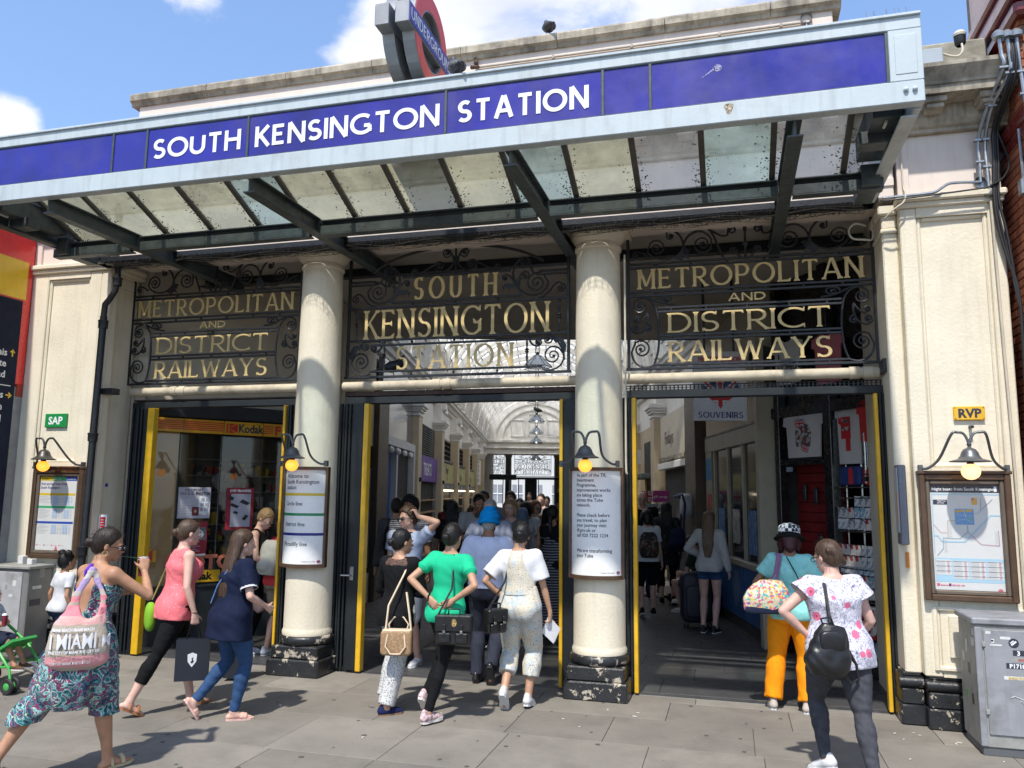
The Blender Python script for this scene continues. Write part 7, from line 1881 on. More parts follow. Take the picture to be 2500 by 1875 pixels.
obj('red_drop',MB().prism([(QQ(.56,0)[0],QQ(0,.93)[1]),(QQ(.60,0)[0],QZ0 + .012),(QQ(.60,0)[0],QZ0 + .002),(QQ(.52,0)[0],QZ0 + .002),(QQ(.52,0)[0],QZ0 + .012)],yp - .002,yp - .0015,'y'),redl,pf2)
obj('glazing',MB().quad((QX0 - .02,yp - .011,QZ0 - .02),(QX1 + .02,yp - .011,QZ0 - .02),(QX1 + .02,yp - .011,QZ1 + .02),(QX0 - .02,yp - .011,QZ1 + .02)),MATS['poster_glazing'],pf2)
def small_sign(x0,x1,z0,z1,m_,txt,tm,sz,label,y=0,bold=.003):
 th = thing('wall_sign',label,'sign',(x0,y,z0))
 obj('plate',MB().bbox(x0,x1,y - .014,y + .05,z0,z1,b=.004),m_,th)
 text(txt,sz,tm,th,Matrix.Translation(((x0 + x1) / 2,y - .0148,(z0 + z1) / 2 - sz * .35)),align='CENTER',bold=bold); return th
s_ = small_sign(1.87,2.112,2.568,2.686,mat('rvp_yellow',(.74,.42,.02),.4,var=.08),'RVP',ink,.105,'yellow metal sign reading RVP above the night bus lamp',bold=.004,y=.03)
for a in (1.882,2.10):
 for b in (2.58,2.674): obj('screw',MB().ball((a,.0165,b),.005,6),iron,s_)
small_sign(-7.87,-7.56,2.612,2.775,mat('sap_green',(.01,.24,.06),.4,var=.05),'SAP',whitep,.125,'green sign reading SAP on the left pier',y=.03)
o = obj('wall_nozzle',MB().tube([(1.995,.05,2.51),(1.995,-.03,2.505)],.014,8),iron); tagp(o,'small black nozzle sticking out just under the yellow sign','fitting')
th = thing('notice','small red notice on a white plate on the left jamb','notice',(-6.96,.095,1.35))
obj('plate',MB().bbox(-7.045,-6.935,.085,.10,1.40,1.60,b=.003),whitep,th); obj('red_field',MB().box(-7.02,-6.95,.082,.084,1.425,1.575),UJr,th)
for i in range(4): obj('text_line',MB().box(-7.01,-6.965,.080,.0815,1.45 + i * .03,1.456 + i * .03),whitep,th)
o = obj('blue_sticker',MB().box(-7.0,-6.965,.092,.099,1.92,1.96),UJb); tagp(o,'tiny dark blue square sticker on the left jamb','sticker')
th = thing('jamb_box','slim grey metal box on the right jamb beside the yellow gate edge','box',(1.42,.12,1.55))
obj('case',MB().bbox(1.385,1.45,-.06,.10,1.50,2.18,b=.008),mat('box_grey',(.14,.15,.18),.35,metal=.3,var=.1),th); obj('face',MB().bbox(1.377,1.385,-.05,.09,1.60,2.16,b=.003),mat('box_face',(.42,.43,.46),.4,var=.05),th); obj('orange_label',MB().box(1.374,1.377,-.04,.0,1.68,1.94),mat('orange_label',(.6,.28,.12),.5,var=0),th)
o = obj('orange_sticker',MB().box(1.44,1.468,.082,.099,1.30,1.43),mat('orange_sticker_paint',(.62,.22,.04),.5,var=.1)); tagp(o,'small orange sticker low on the right jamb','sticker')
dp = thing('drainpipe','black cast iron drainpipe with a swan neck beside the left opening','drainpipe',(-7.08,-.08,0))
obj('upper_swan_neck',MB().tube([(-6.89,-.1,4.52),(-6.88,-.1,4.30),(-6.90,-.1,4.20),(-6.97,-.1,4.10),(-7.03,-.1,4.04),(-7.045,-.09,3.94),(-7.045,-.09,3.84)],.034,12),iron,dp)
obj('downpipe',MB().tube([(-7.045,-.09,3.9),(-7.06,-.085,2.5),(-7.085,-.08,.02)],.040,14),iron,dp)
for z,x in ((3.80,-7.046),(2.48,-7.06),(1.2,-7.073),(.3,-7.082),(4.30,-6.885)): obj('socket_collar',MB().lathe([(.036,-.05),(.052,-.045),(.054,.03),(.058,.035),(.058,.05),(.036,.055)],(x,-.087 if z < 4 else -.1,z),14),iron,dp)
obj('hopper',MB().lathe([(.03,-.06),(.05,-.02),(.075,.0),(.08,.06),(.06,.07)],(-6.89,-.1,4.5),12),iron,dp)
# ROUNDEL
rd = thing('roundel_sign','double sided red ring and blue bar sign lettered UNDERGROUND on the canopy','sign',(-2.65,-1.37,5.4))
alu = mat('satin_grey_metal',(.33,.34,.35),.42,metal=.35,var=.12,vs=3,stain=(.1,.1,.09),ss=2,sa=.4)
redf = mat('roundel_red',(.80,.085,.06),.42,var=.04); bluef = mat('roundel_blue',(.07,.065,.36),.42,var=.05)
CY,CZ = -1.37,5.905
def ringx(r0,r1,xa,xb,n=44):
 m = MB(); vs = []
 for k in range(n):
  a = 2 * PI * k / n; c,s = math.cos(a),math.sin(a)
  vs += [(xa,CY + r0 * c,CZ + r0 * s * 1.05),(xa,CY + r1 * c,CZ + r1 * s * 1.05),(xb,CY + r0 * c,CZ + r0 * s * 1.05),(xb,CY + r1 * c,CZ + r1 * s * 1.05)]
 fs = []
 for k in range(n):
  b = 4 * k; c = 4 * ((k + 1) % n)
  fs += [(b,b + 1,c + 1,c),(b + 2,c + 2,c + 3,b + 3),(b + 1,b + 3,c + 3,c + 1),(b,c,c + 2,b + 2)]
 return m.add(vs,fs)
for xa,xb,sg in ((-2.615,-2.505,1),(-2.80,-2.69,-1)):
 obj('ring_case',ringx(.250,.41,xa,xb),alu,rd)
 obj('bar_case',MB().bbox(xa - .008,xb + .008,-1.905,-.835,5.800,5.995,b=.004),alu,rd)
 xf = xb if sg > 0 else xa
 a,b = sorted((xf,xf + sg * .004)); obj('red_ring',ringx(.262,.398,a,b),redf,rd)
 a,b = sorted((xf + sg * .008,xf + sg * .014)); o = obj('blue_bar',MB().box(a,b,-1.893,-.847,5.812,5.983),bluef,rd)
 lay,k_ = word_layout('UNDERGROUND',-.49,.49,.105,.30)
 MX = Matrix.Translation((xf + sg * .0145,CY,0)) @ Matrix.Rotation(R(90 * sg),4,'Z')
 for c,x in lay: obj('letter',glyph_mb(c,x,5.845,k_,.105,.002,.14,.13,False),whitep,o,M=MX)
 obj('middle_plate',MB().prism([(CY + .3 * math.cos(q),CZ + .3 * math.sin(q)) for q in np.linspace(0,2 * PI,30)[:-1]],(xa + xb) / 2 - .004,(xa + xb) / 2 + .004,'x'),mat('ring_inner_dark',(.10,.105,.105),.5,var=.15),rd)
obj('mounting',MB().bbox(-2.75,-2.55,CY - .12,CY + .12,5.05,5.50,b=.01).bbox(-2.9,-2.4,-1.9,-.8,5.04,5.08,b=.005),greysteel,rd)
# PIGEONS
def pigeon(x,y,z,rz,label,m1,m2,lean=25,s=1.0):
 th = thing('pigeon',label,'pigeon',(x,y,z),rz); M_ = FR[th.name]
 v = Vol((-.12,-.22,-.02),(.12,.22,.30),.006)
 B = lambda p: (p[0] * s,p[1] * s,p[2] * s)
 c,sn = math.cos(R(lean)),math.sin(R(lean))
 v.limb([B((0,-.10,.085)),B((0,-.02,.105)),B((0,.055,.135))],[.035 * s,.062 * s,.048 * s],.03)
 v.limb([B((0,.055,.145)),B((0,.075,.20)),B((0,.085,.225))],[.034 * s,.022 * s,.021 * s],.02)
 v.ell(B((0,.088,.228)),(.021 * s,.025 * s,.021 * s),k=.01)
 v.limb([B((0,.108,.225)),B((0,.132,.217))],[.006 * s,.003 * s],.004)
 v.limb([B((0,-.10,.085)),B((0,-.19,.06))],[.026 * s,.012 * s],.02,flat=((0,0,1),2.0))
 obj('bird_body',v.mesh('bird_body'),m1,th,M=M_)
 v = Vol((-.12,-.24,-.02),(.12,.15,.2),.006)
 for sx in (-1,1): v.limb([B((sx * .045,.04,.125)),B((sx * .052,-.05,.10)),B((sx * .02,-.16,.075))],[.028 * s,.034 * s,.010 * s],.01,flat=((1,0,0),1.8))
 obj('wings',v.mesh('wings'),m2,th,M=M_)
 for sx in (-1,1): obj('leg',MB().tube([B((sx * .02,.0,.06)),B((sx * .02,.005,.0)),B((sx * .022,.03,.0))],.004 * s,5),mat('bird_leg',(.3,.08,.06),.6,var=0),th,M=M_)
 obj('eye',MB().ball(B((.019,.095,.232)),.003 * s,6).ball(B((-.019,.095,.232)),.003 * s,6),mat('bird_eye',(.4,.12,.02),.2,var=0),th,M=M_)
pg1 = mat('pigeon_dark',(.055,.055,.065),.6,var=.4,vs=22,coords='obj'); pg2 = mat('pigeon_mottled',(.12,.12,.125),.7,var=.9,vs=34,coords='obj')
pg3 = mat('pigeon_black',(.02,.02,.024),.6,var=.3,vs=20,coords='obj')
pigeon(-1.81,.30,6.855,R(30),'dark pigeon perched on the long parapet against the cloud',pg1,pg1,s=1.0)
pigeon(-2.06,-1.93,5.19,R(35),'mottled pigeon standing on the canopy beside the roundel',pg1,pg2,s=1.0)
pigeon(-3.70,.70,3.20,R(-70),'black pigeon sitting behind the S of STATION in the grille',pg3,pg3,s=1.1)
p_ = AW(.05,34.8,5.38); pigeon(p_.x,p_.y,p_.z,R(100),'black pigeon standing on a hanging lantern in the arcade',pg3,pg3,s=1.6)
# RIGHT SIDE: CABLES, CONDUIT, BRICK NEIGHBOUR
galv = mat('galvanised_conduit',(.36,.38,.40),.38,metal=.7,var=.12,vs=20); cab = mat('black_cable',(.015,.015,.017),.5,var=.1); crc = mat('cream_cable',(.55,.50,.40),.6,var=.1)
def pipe(name,pts,r,m_,label,cat,par=None,n=8):
 P4 = [Vector(p) for p in pts]; sm_ = []
 for i in range(len(P4) - 1):
  a,b,c,d = P4[max(i - 1,0)],P4[i],P4[i + 1],P4[min(i + 2,len(P4) - 1)]
  for j in range(4):
   t_ = j / 4; sm_.append(.5 * ((2 * b) + (c - a) * t_ + (2 * a - 5 * b + 4 * c - d) * t_ ** 2 + (3 * b - a - 3 * c + d) * t_ ** 3))
 sm_.append(P4[-1]); return tagp(obj(name,MB().tube(sm_,r,n),m_,par),label,cat)
def conduit(pts,label,cap=True,jb=None):
 th = thing('conduit',label,'conduit',pts[0],group='galvanised conduits on the right pier'); pipe('tube',pts,.016,galv,None,None,th)
 if cap: obj('cap',MB().lathe([(.02,-.04),(.05,-.035),(.055,0),(.03,.03),(.002,.04)],tuple(pts[0]),12),galv,th)
 if jb:
  for q in jb: obj('junction_box',MB().lathe([(.002,-.03),(.05,-.03),(.052,.0),(.05,.01)],M=Matrix.Translation(q) @ Matrix.Rotation(R(90),4,'X'),n=14),galv,th)
 for q in pts[2:-1]: obj('clip',MB().bbox(q[0] - .035,q[0] + .035,q[1] - .02,q[1] + .03,q[2] - .01,q[2] + .01,b=.003),galv,th)
 return th
conduit([(2.28,-.47,5.80),(2.29,-.47,5.62),(2.30,-.46,5.50),(2.24,-.22,5.30),(2.19,-.05,5.05),(2.19,-.045,4.85),(2.185,-.045,4.66)],'left conduit of three with a domed cap bending over the cornice',jb=[(2.18,-.05,4.66)])
conduit([(2.34,-.47,5.79),(2.35,-.47,5.60),(2.345,-.45,5.45),(2.27,-.22,5.28),(2.245,-.05,5.05),(2.245,-.045,4.80),(2.25,-.045,4.56)],'middle conduit of three ending in a round box by the impost',jb=[(2.25,-.05,4.57)])
conduit([(2.41,-.47,5.79),(2.415,-.47,5.60),(2.43,-.45,5.45),(2.44,-.45,5.25),(2.455,-.42,5.16)],'right conduit of three beside the brick wall')
t = thing('conduit','horizontal galvanised conduit crossing the right impost','conduit',(2.17,-.05,4.66)); pipe('tube',[(2.17,-.06,4.66),(1.95,-.08,4.665),(1.87,-.08,4.63),(1.80,-.09,4.59),(1.6,-.09,4.58),(1.38,-.09,4.575)],.013,galv,None,None,t)
pipe('cable',[(2.30,-.05,4.70),(2.24,-.10,4.60),(2.05,-.10,4.58),(1.7,-.10,4.56),(1.45,-.10,4.545),(1.36,-.1,4.55)],.008,cab,'thin black cable running along the right impost','cable')
for k_,(dx,r_,lab) in enumerate(((.0,.014,'thick black cable looping down the edge of the right pier'),(.035,.012,'second black cable hanging beside the brick wall'),(.015,.010,'thin black cable down the corner of the right pier'))):
 pipe('cable',[(2.36 + dx,-.46,5.74),(2.36 + dx,-.48,5.55),(2.33 + dx * 1.3,-.40,5.35),(2.31 + dx,-.08,5.15),(2.30 + dx,-.06,4.85),(2.28 + dx,-.06,4.50),(2.30 + dx * 1.5,-.06,4.22),(2.35 + dx * .8,-.06,3.95),(2.40,-.07,3.72 - .08 * k_),(2.415,-.07,3.45),(2.41,-.06,2.9 - .2 * k_)],r_,cab,lab,'cable')
pipe('cable',[(2.33,-.06,5.15),(2.38,-.08,4.95),(2.41,-.08,4.80),(2.36,-.08,4.68),(2.27,-.08,4.62)],.008,cab,'small black loop of cable at the pier corner','cable')
pipe('cable',[(1.56,-.02,5.16),(1.565,-.02,4.95),(1.57,-.02,4.70),(1.57,-.09,4.60),(1.55,-.1,4.52),(1.47,-.1,4.46),(1.40,-.05,4.40)],.008,crc,'cream cable clipped down the wall from the cornice','cable')
pipe('cable',[(1.30,.35,4.47),(1.20,.30,4.48),(1.14,.30,4.42),(1.17,.30,4.34),(1.27,.30,4.32),(1.35,.32,4.33),(1.35,.32,4.50)],.010,crc,'cream cable coiled in a loop at the grille corner','cable')
pipe('cable',[(2.26,-.03,4.5),(2.27,-.03,3.8),(2.28,-.03,3.0),(2.29,-.03,2.2),(2.29,-.03,.5)],.011,crc,'cream painted cable down the edge of the right pier','cable')
pipe('cable',[(-.985,.2,4.3),(-.985,.2,3.0),(-.985,.18,2.2),(-.96,.05,2.1)],.010,crc,'cream cable down the back of the notice column','cable')
th = thing('alarm_box','pale grey box with a dark light fitting on the cornice top','box',(1.85,-.3,5.64))
obj('case',MB().bbox(1.70,1.89,-.32,-.22,5.67,5.83,b=.008),mat('box_pale',(.36,.40,.44),.45,var=.05),th)
obj('stub',MB().tube([(1.62,-.27,5.72),(1.70,-.27,5.72)],.012,8).tube([(1.62,-.27,5.77),(1.70,-.27,5.77)],.012,8),galv,th)
pipe('lead',[(1.89,-.28,5.79),(1.95,-.28,5.76),(2.02,-.28,5.75),(2.055,-.28,5.80),(2.05,-.26,5.90)],.010,crc,None,None,th)
obj('light_fitting',MB().lathe([(.03,-.08),(.045,-.06),(.05,.0),(.04,.01)],(2.05,-.24,5.94),12),iron,th); obj('light_cap',MB().lathe([(.05,0),(.055,.02),(.04,.045),(.002,.05)],(2.05,-.24,5.95),12),mat('cap_cream',(.6,.56,.46),.5,var=0),th)
th = thing('conduit','long thin conduit along the attic wall ending in a round box','conduit',(-2.6,.28,6.6))
obj('tube',MB().tube([(-2.60,.28,6.60),(.84,.28,6.60)],.012,8),mat('conduit_stone',(.38,.34,.29),.6,var=.2),th)
for x in (-1.75,-.9,0.0,.6): obj('saddle',MB().bbox(x - .012,x + .012,.265,.30,6.58,6.62,b=.003),MATS['conduit_stone'],th)
obj('junction_box',MB().lathe([(.002,-.03),(.055,-.03),(.057,.02)],M=Matrix.Translation((.84,.28,6.64)) @ Matrix.Rotation(R(90),4,'X'),n=16),galv,th); obj('stub',MB().tube([(.84,.28,6.60),(.84,.28,6.45)],.012,8),galv,th)
obj('rusty_fitting',MB().tube([(-2.66,.20,6.56),(-2.60,.27,6.60)],.022,8).ball((-2.62,.25,6.64),.03,8).tube([(-2.62,.25,6.66),(-2.63,.24,6.70)],.018,6),mat('rust',(.10,.055,.035),.8,var=.4,vs=30),th)
bk = thing('brick_building','red brick building with glazed oxblood mouldings at the right edge','building',(2.44,0,0))
brk = mat('red_brick',(.33,.10,.045),.85,var=.2,vs=9,bump=.4,bs=50,objrand=.22); mor = mat('brick_mortar',(.22,.17,.13),.95,var=.2,vs=20)
ox = mat('glazed_oxblood',(.17,.022,.020),.22,var=.12,vs=3,coat=.5)
obj('wall_core',MB().box(2.452,4.6,-.44,.9,0,8.5),mor,bk)
bm_ = None; n_ = 0
for row in range(112):
 z = .02 + row * .075
 if z > 6.0: break
 off = .11 * (row % 2)
 yb = -.45 + off - .11
 while yb < .3:
  ya,yc = max(yb,-.45),min(yb + .21,.3)
  if yc - ya > .04 and z > 3.0 - 3 * (n_ > 100000) and n_ < 290:
   if yc - ya > .2:
    if bm_ is None: o = obj('brick',MB().bbox(-.004,.02,0,.207,0,.064,b=.004),brk,bk,M=trs((2.44,ya,z))); bm_ = o.data; base_y,base_z = ya,z
    else:
     o = bpy.data.objects.new('brick',bm_); col.objects.link(o); o.parent = bk; o.location = (0,ya - base_y,z - base_z)
   else: obj('brick',MB().bbox(2.436,2.46,ya,yc - .01,z,z + .064,b=.004),brk,bk)
   n_ += 1
  yb += .22
lowb = MB()
for row in range(40):
 z = .02 + row * .075
 if z > 2.98: break
 for q in range(4): lowb.bbox(2.436,2.46,-.45 + q * .22 + .03 * (row % 2),-.45 + q * .22 + .03 * (row % 2) + .207,z,z + .064,b=.004)
for row in range(80):
 z = .02 + row * .075
 for q in range(9): lowb.bbox(2.46 + q * .22 + .1 * (row % 2),2.66 + q * .22 + .1 * (row % 2),-.454,-.43,z,z + .064,b=.004)
obj('lower_brickwork',lowb,brk,bk,kind='stuff')
m = MB()
obj('glazed_cornice',MB().bbox(2.34,4.6,-.62,.5,6.05,6.22,b=.02).bbox(2.38,4.6,-.56,.5,5.92,6.05,b=.03).bbox(2.30,4.6,-.68,.5,6.22,6.32,b=.02).prism([(-.68,6.32),(-.2,7.1),(.5,7.1),(.5,6.32)],2.36,4.6,'x'),ox,bk)
obj('glazed_pilaster',MB().bbox(2.50,2.9,-.50,-.44,5.0,5.92,b=.01),ox,bk)
obj('glazed_string',MB().bbox(2.40,4.6,-.56,.2,5.02,5.14,b=.02).bbox(2.42,4.6,-.52,.2,4.90,5.02,b=.03),ox,bk)
th = thing('conduit','conduit with a square box on the brick wall','conduit',(2.42,-.40,4.4)); obj('tube',MB().tube([(2.42,-.33,5.0),(2.425,-.33,4.55)],.013,8),galv,th); obj('box',MB().bbox(2.39,2.435,-.37,-.29,4.42,4.55,b=.005),galv,th)
# LEFT NEIGHBOUR
nb = thing('shop_hoarding','red and yellow shop corner with a dark blue direction board at the left edge','sign',(-8.3,0,0))
rdp = mat('shop_red_gloss',(.80,.035,.03),.25,var=.05,coat=.4); ylw = mat('shop_yellow_gloss',(.88,.56,.03),.3,var=.06,coat=.2); nvy = mat('board_navy',(.006,.012,.034),.65,var=.1,spec=.2)
obj('red_side',MB().bbox(-8.9,-8.215,-3.2,-.01,3.12,5.2,b=.01),rdp,nb)
obj('yellow_band',MB().bbox(-8.22,-8.20,-3.1,-.10,4.15,4.62,b=.004),ylw,nb)
obj('board',MB().bbox(-8.22,-8.20,-3.1,-.135,.3,4.13,b=.004),nvy,nb)
obj('red_foot',MB().bbox(-8.3,-8.215,-.10,-.01,2.98,3.12,b=.003),mat('dull_red',(.30,.03,.02),.6,var=.2),nb)
obj('grey_post',MB().bbox(-8.32,-8.225,-.125,.01,0,3.1,b=.01),mat('post_grey',(.30,.31,.33),.5,metal=.3,var=.15,vs=5),nb)
obj('return_wall',MB().box(-9.5,-8.20,.02,.08,0,5.2),cream,nb); obj('black_side',MB().box(-8.9,-8.225,-3.2,-.14,0,3.12),nvy,nb)
for s,z,arrow in (('Lycée français',3.44,'up'),('Institute',3.31,None),('Road',3.18,None),('Museums',2.94,'right'),('Exhibition',2.80,None),('Hall',2.66,None)):
 MT = Matrix.Translation((-8.198,-.285,z)) @ Matrix.Rotation(R(90),4,'Z')
 text(s,.115,whitep,nb,MT,align='RIGHT',bold=.002)
 if arrow:
  m = MB();
  if arrow == 'up': m.box(-.008,.008,-.001,0,0,.08).prism([(-.035,.05),(0,.09),(.035,.05),(.02,.045),(0,.07),(-.02,.045)],-.001,0,'y')
  else: m.box(-.04,.03,-.001,0,.03,.045).prism([(.0,.075),(.045,.0375),(.0,.0),(-.005,.015),(.02,.0375),(-.005,.06)],-.001,0,'y')
  obj('arrow',m,ylw,nb,M=Matrix.Translation((-8.198,-.215,z)) @ Matrix.Rotation(R(90),4,'Z'))
obj('divider_line',MB().box(-8.1995,-8.198,-1.2,-.2,3.085,3.095),whitep,nb)
# STREET CABINETS
cabm = mat('cabinet_grey',(.27,.275,.295),.5,var=.1,vs=4,bump=.15,stain=(.12,.12,.11),ss=3.5,sa=.75,streak=.25,chip=(.10,.09,.08),chs=18,cha=.70)
cabs = mat('cabinet_side',(.30,.30,.28),.55,var=.1,vs=6,stain=(.16,.14,.12),ss=5,sa=.7)
ugc = thing('street_cabinet','grey street cabinet with stickers and red scrawls at the right edge','cabinet',(1.76,-.41,0))
obj('cabinet_body',MB().bbox(1.755,2.75,-.63,-.17,.06,.95,b=.008),cabs,ugc)
obj('cabinet_plinth',MB().bbox(1.765,2.74,-.62,-.18,0,.06,b=.004),mat('cabinet_plinth_grey',(.10,.105,.11),.6,var=.1),ugc)
obj('cabinet_lid',MB().bbox(1.735,2.77,-.65,-.15,.95,1.0,b=.01),cabm,ugc)
obj('cabinet_door',MB().bbox(1.81,2.70,-.642,-.63,.155,.915,b=.004),cabm,ugc)
obj('corner_strip',MB().bbox(1.752,1.80,-.636,-.62,.07,.93,b=.004),cabm,ugc)
for z in (.79,.30): obj('hinge',MB().bbox(1.795,1.82,-.65,-.63,z,z + .035,b=.003),cabs,ugc)
obj('keyhole',MB().bbox(2.24,2.27,-.648,-.64,.58,.66,b=.003),iron,ugc)
tgm = mat('marker_red',(.42,.05,.06),.6,var=.3,vs=60); stw = mat('sticker_white',(.62,.62,.60),.6,var=.1,vs=40)
def sticker(x0,x1,z0,z1,m_,txt=None,tm=None,sz=.03,nm='sticker',y=-.6425,par=ugc,bold=.0015):
 obj(nm,MB().box(x0,x1,y - .0006,y,z0,z1),m_,par)
 if txt: text(txt,sz,tm,par,Matrix.Translation(((x0 + x1) / 2,y - .001,z0 + (z1 - z0 - sz * .72) / 2)),align='CENTER',bold=bold)
sticker(2.00,2.075,.735,.775,ink,'3',whitep,.045); sticker(1.95,2.14,.64,.68,ink,'P171800',whitep,.042); sticker(1.99,2.13,.69,.72,cabs,'POTM',tgm,.02)
sticker(1.93,2.16,.56,.585,stw,'BARO POMADA',mat('sticker_gold',(.5,.36,.1),.5,var=.4),.024)
sticker(2.11,2.19,.87,.905,stw,'PLF',ink,.034,bold=.004); sticker(1.825,1.86,.885,.905,stw); sticker(1.86,1.88,.82,.85,stw); sticker(1.85,1.93,.80,.812,stw); sticker(1.92,1.99,.85,.87,stw); sticker(2.12,2.19,.74,.78,stw,'A',ink,.02); sticker(2.12,2.135,.745,.77,mat('sticker_green',(.15,.4,.12),.5,var=.3)); sticker(1.86,1.875,.83,.842,ink)
obj('round_sticker',MB().prism([(2.01 + .035 * math.cos(a),.825 + .035 * math.sin(a)) for a in np.linspace(0,2 * PI,20)[:-1]],-.6432,-.6426,'y'),ink,ugc); obj('sticker_mark',MB().box(-.022,.022,0,.0004,-.006,.006).box(-.018,.012,0,.0004,.010,.018),whitep,ugc,M=Matrix.Translation((2.01,-.6436,.825)) @ Matrix.Rotation(R(-40),4,'Y'))
text('Re',.05,tgm,ugc,Matrix.Translation((2.17,-.643,.66)),bold=.001); text('CRAM',.10,tgm,ugc,Matrix.Translation((2.08,-.643,.385)),bold=.001,sx=.8); text('WVO',.10,tgm,ugc,Matrix.Translation((2.08,-.643,.29)),bold=.003,sx=.9)
for (a,b) in (((2.12,.245),(2.3,.262)),((2.16,.215),(2.3,.222))): obj('scrawl',MB().tube([(a[0],-.643,a[1]),((a[0] + b[0]) / 2,-.643,(a[1] + b[1]) / 2 + .008),(b[0],-.643,b[1])],.004,4),tgm,ugc)
wt = mat('doodle_white',(.7,.7,.7),.6,var=0)
for pts in ([(1.97,.43),(1.99,.44),(2.02,.43),(2.05,.42),(2.03,.405),(2.05,.395)],[(2.07,.455),(2.075,.445)],[(2.09,.44),(2.12,.445),(2.14,.44),(2.13,.43),(2.11,.435)]):
 obj('doodle',MB().tube([(p[0],-.643,p[1]) for p in pts],.0035,4),wt,ugc); obj('doodle_line',MB().tube([(p[0],-.6452,p[1]) for p in pts],.0015,4),ink,ugc)
for i,(ya,z,h_,mm) in enumerate(((-.6,.86,.05,stw),(-.58,.78,.06,stw),(-.4,.70,.1,stw),(-.45,.55,.08,ink),(-.3,.62,.07,stw),(-.35,.36,.05,MATS['sticker_green']),(-.5,.33,.08,MATS['rust']),(-.42,.80,.04,cabm))):
 obj('side_sticker',MB().box(1.7535,1.7545,ya,ya + .05 + .02 * (i % 2),z,z + h_),mm,ugc)
lc = thing('street_cabinet','grey scuffed street cabinet below the train times poster','cabinet',(-8.0,-.2,0))
obj('cabinet_body',MB().bbox(-8.75,-7.525,-.345,-.02,.05,1.0,b=.01),mat('cabinet_side_dark',(.20,.195,.19),.6,var=.12,vs=5),lc)
obj('cabinet_plinth',MB().box(-8.74,-7.53,-.34,-.02,0,.05),MATS['cabinet_plinth_grey'],lc)
obj('cabinet_lid',MB().bbox(-8.78,-7.50,-.37,-.0,1.0,1.04,b=.01),cabs,lc)
obj('cabinet_door',MB().bbox(-8.6,-7.60,-.357,-.345,.12,.97,b=.004),mat('cabinet_pale',(.40,.40,.41),.55,var=.1,vs=7,stain=(.2,.19,.18),ss=6,sa=.8),lc)
for (x,z,w_,h_,mm) in ((-7.72,.82,.05,.06,stw),(-7.82,.78,.03,.05,cabs),(-7.76,.70,.05,.03,stw),(-7.70,.36,.02,.03,iron)): obj('sticker',MB().box(x,x + w_,-.3585,-.3575,z,z + h_),mm,lc)
for (y_,z,w_,h_,mm) in ((-.28,.78,.12,.035,stw),(-.3,.60,.14,.07,ink),(-.2,.9,.07,.1,cabs)): obj('side_sticker',MB().box(-7.524,-7.523,y_,y_ + w_,z,z + h_),mm,lc)
for i,(x,lab) in enumerate(((-7.85,'white carton left on top of the left cabinet'),(-7.72,'small white and purple carton on the left cabinet'))):
 o = obj('carton',MB().bbox(x,x + .07,-.2,-.13,1.04,1.13 - .03 * i,b=.004),[stw,sheet][i]); tagp(o,lab,'litter')
# PEOPLE
def cloth(n,c,r=.85,**k): return mat('cloth_' + n,c,r,var=k.pop('var',.06),vs=k.pop('vs',12),bump=.22,bs=34,coords='obj',spec=.2,**k)
blackc = cloth('black',(.007,.007,.008),.9); whitec = cloth('white',(.66,.66,.68)); denim = cloth('denim',(.03,.07,.16),vs=45,var=.12); jeans = cloth('navy_jeans',(.02,.035,.085),vs=30,var=.2)
leather = mat('black_leather',(.012,.012,.013),.35,var=.2,vs=20,bump=.15,bs=60,coords='obj'); hk = hairm('black',(.010,.009,.009)); hb_ = hairm('dark_brown',(.025,.016,.011)); hbr = hairm('brown',(.075,.045,.028)); hbl = hairm('blonde',(.30,.19,.09)); hgr = hairm('grey',(.34,.33,.31)); hred = hairm('auburn',(.16,.055,.02))
def strap(name,pts,w,m,par,th_=.003,M=None): return obj(name,MB().tube(pts,w,4,flat=None),m,par,M=M)
def bag_thing(name,label,cat,P,group=None): return thing(name,label,cat,tuple(P),group=group)
def vol_obj(name,fn,lo,hi,m,par,M,h=.008,wr=0):
 v = Vol(lo,hi,h); fn(v)
 if wr: v.wrinkle(wr,24,1)
 return obj(name,v.mesh(name),m,par,M=M)
A = Fig(-4.27,-2.95,18,'woman in teal printed harem trousers drinking, a cloth bag on her shoulder',H=1.64,w=1.13,res=.008,lean=8,twist=-6,tone='tan',bust=1.05,
  legR=((.05,.31,0),-4,8),legL=((-.16,-.42,.02),38,10),armR=((.13,.27,.47),(1,-.1,-1),'t',(-.3,.15,1),(-.9,.3,.2)),armL=((-.10,.26,.30),(-1,-.4,-.6)),head=(38,10,4),curlR=55)
A.face(); A.specs(); A.hair(hb_,'bun')
pr = ramp_mat('jungle_print',[(0,(.015,.02,.04)),(.36,(.02,.13,.14)),(.42,(.14,.36,.35)),(.465,(.50,.52,.50)),(.49,(.02,.03,.05)),(.52,(.25,.012,.09)),(.56,(.03,.17,.18)),(.60,(.02,.025,.07)),(.66,(.07,.28,.29)),(.72,(.42,.44,.42))],13,'noise',detail=5,distortion=1.6,second=[(9,.06,(.10,.12,.42),'v'),(16,.10,(.45,.62,.20),'v')])
def legs_extra(v):
 k = A.k
 for sd in (-1,1):
  P,ts = A.legpts(sd); pts,rr = A.clip(P,ts,A.legr(),0,.76); n = len(rr)
  v.limb(pts,[r + .05 - .012 * i / n for i,r in enumerate(rr)],.05,cut=True)
 for sx in (-1,1): v.ell(A.Pp((sx * .075,-.07,-.05)),V3(.11,.10,.11),A.RP,.04)
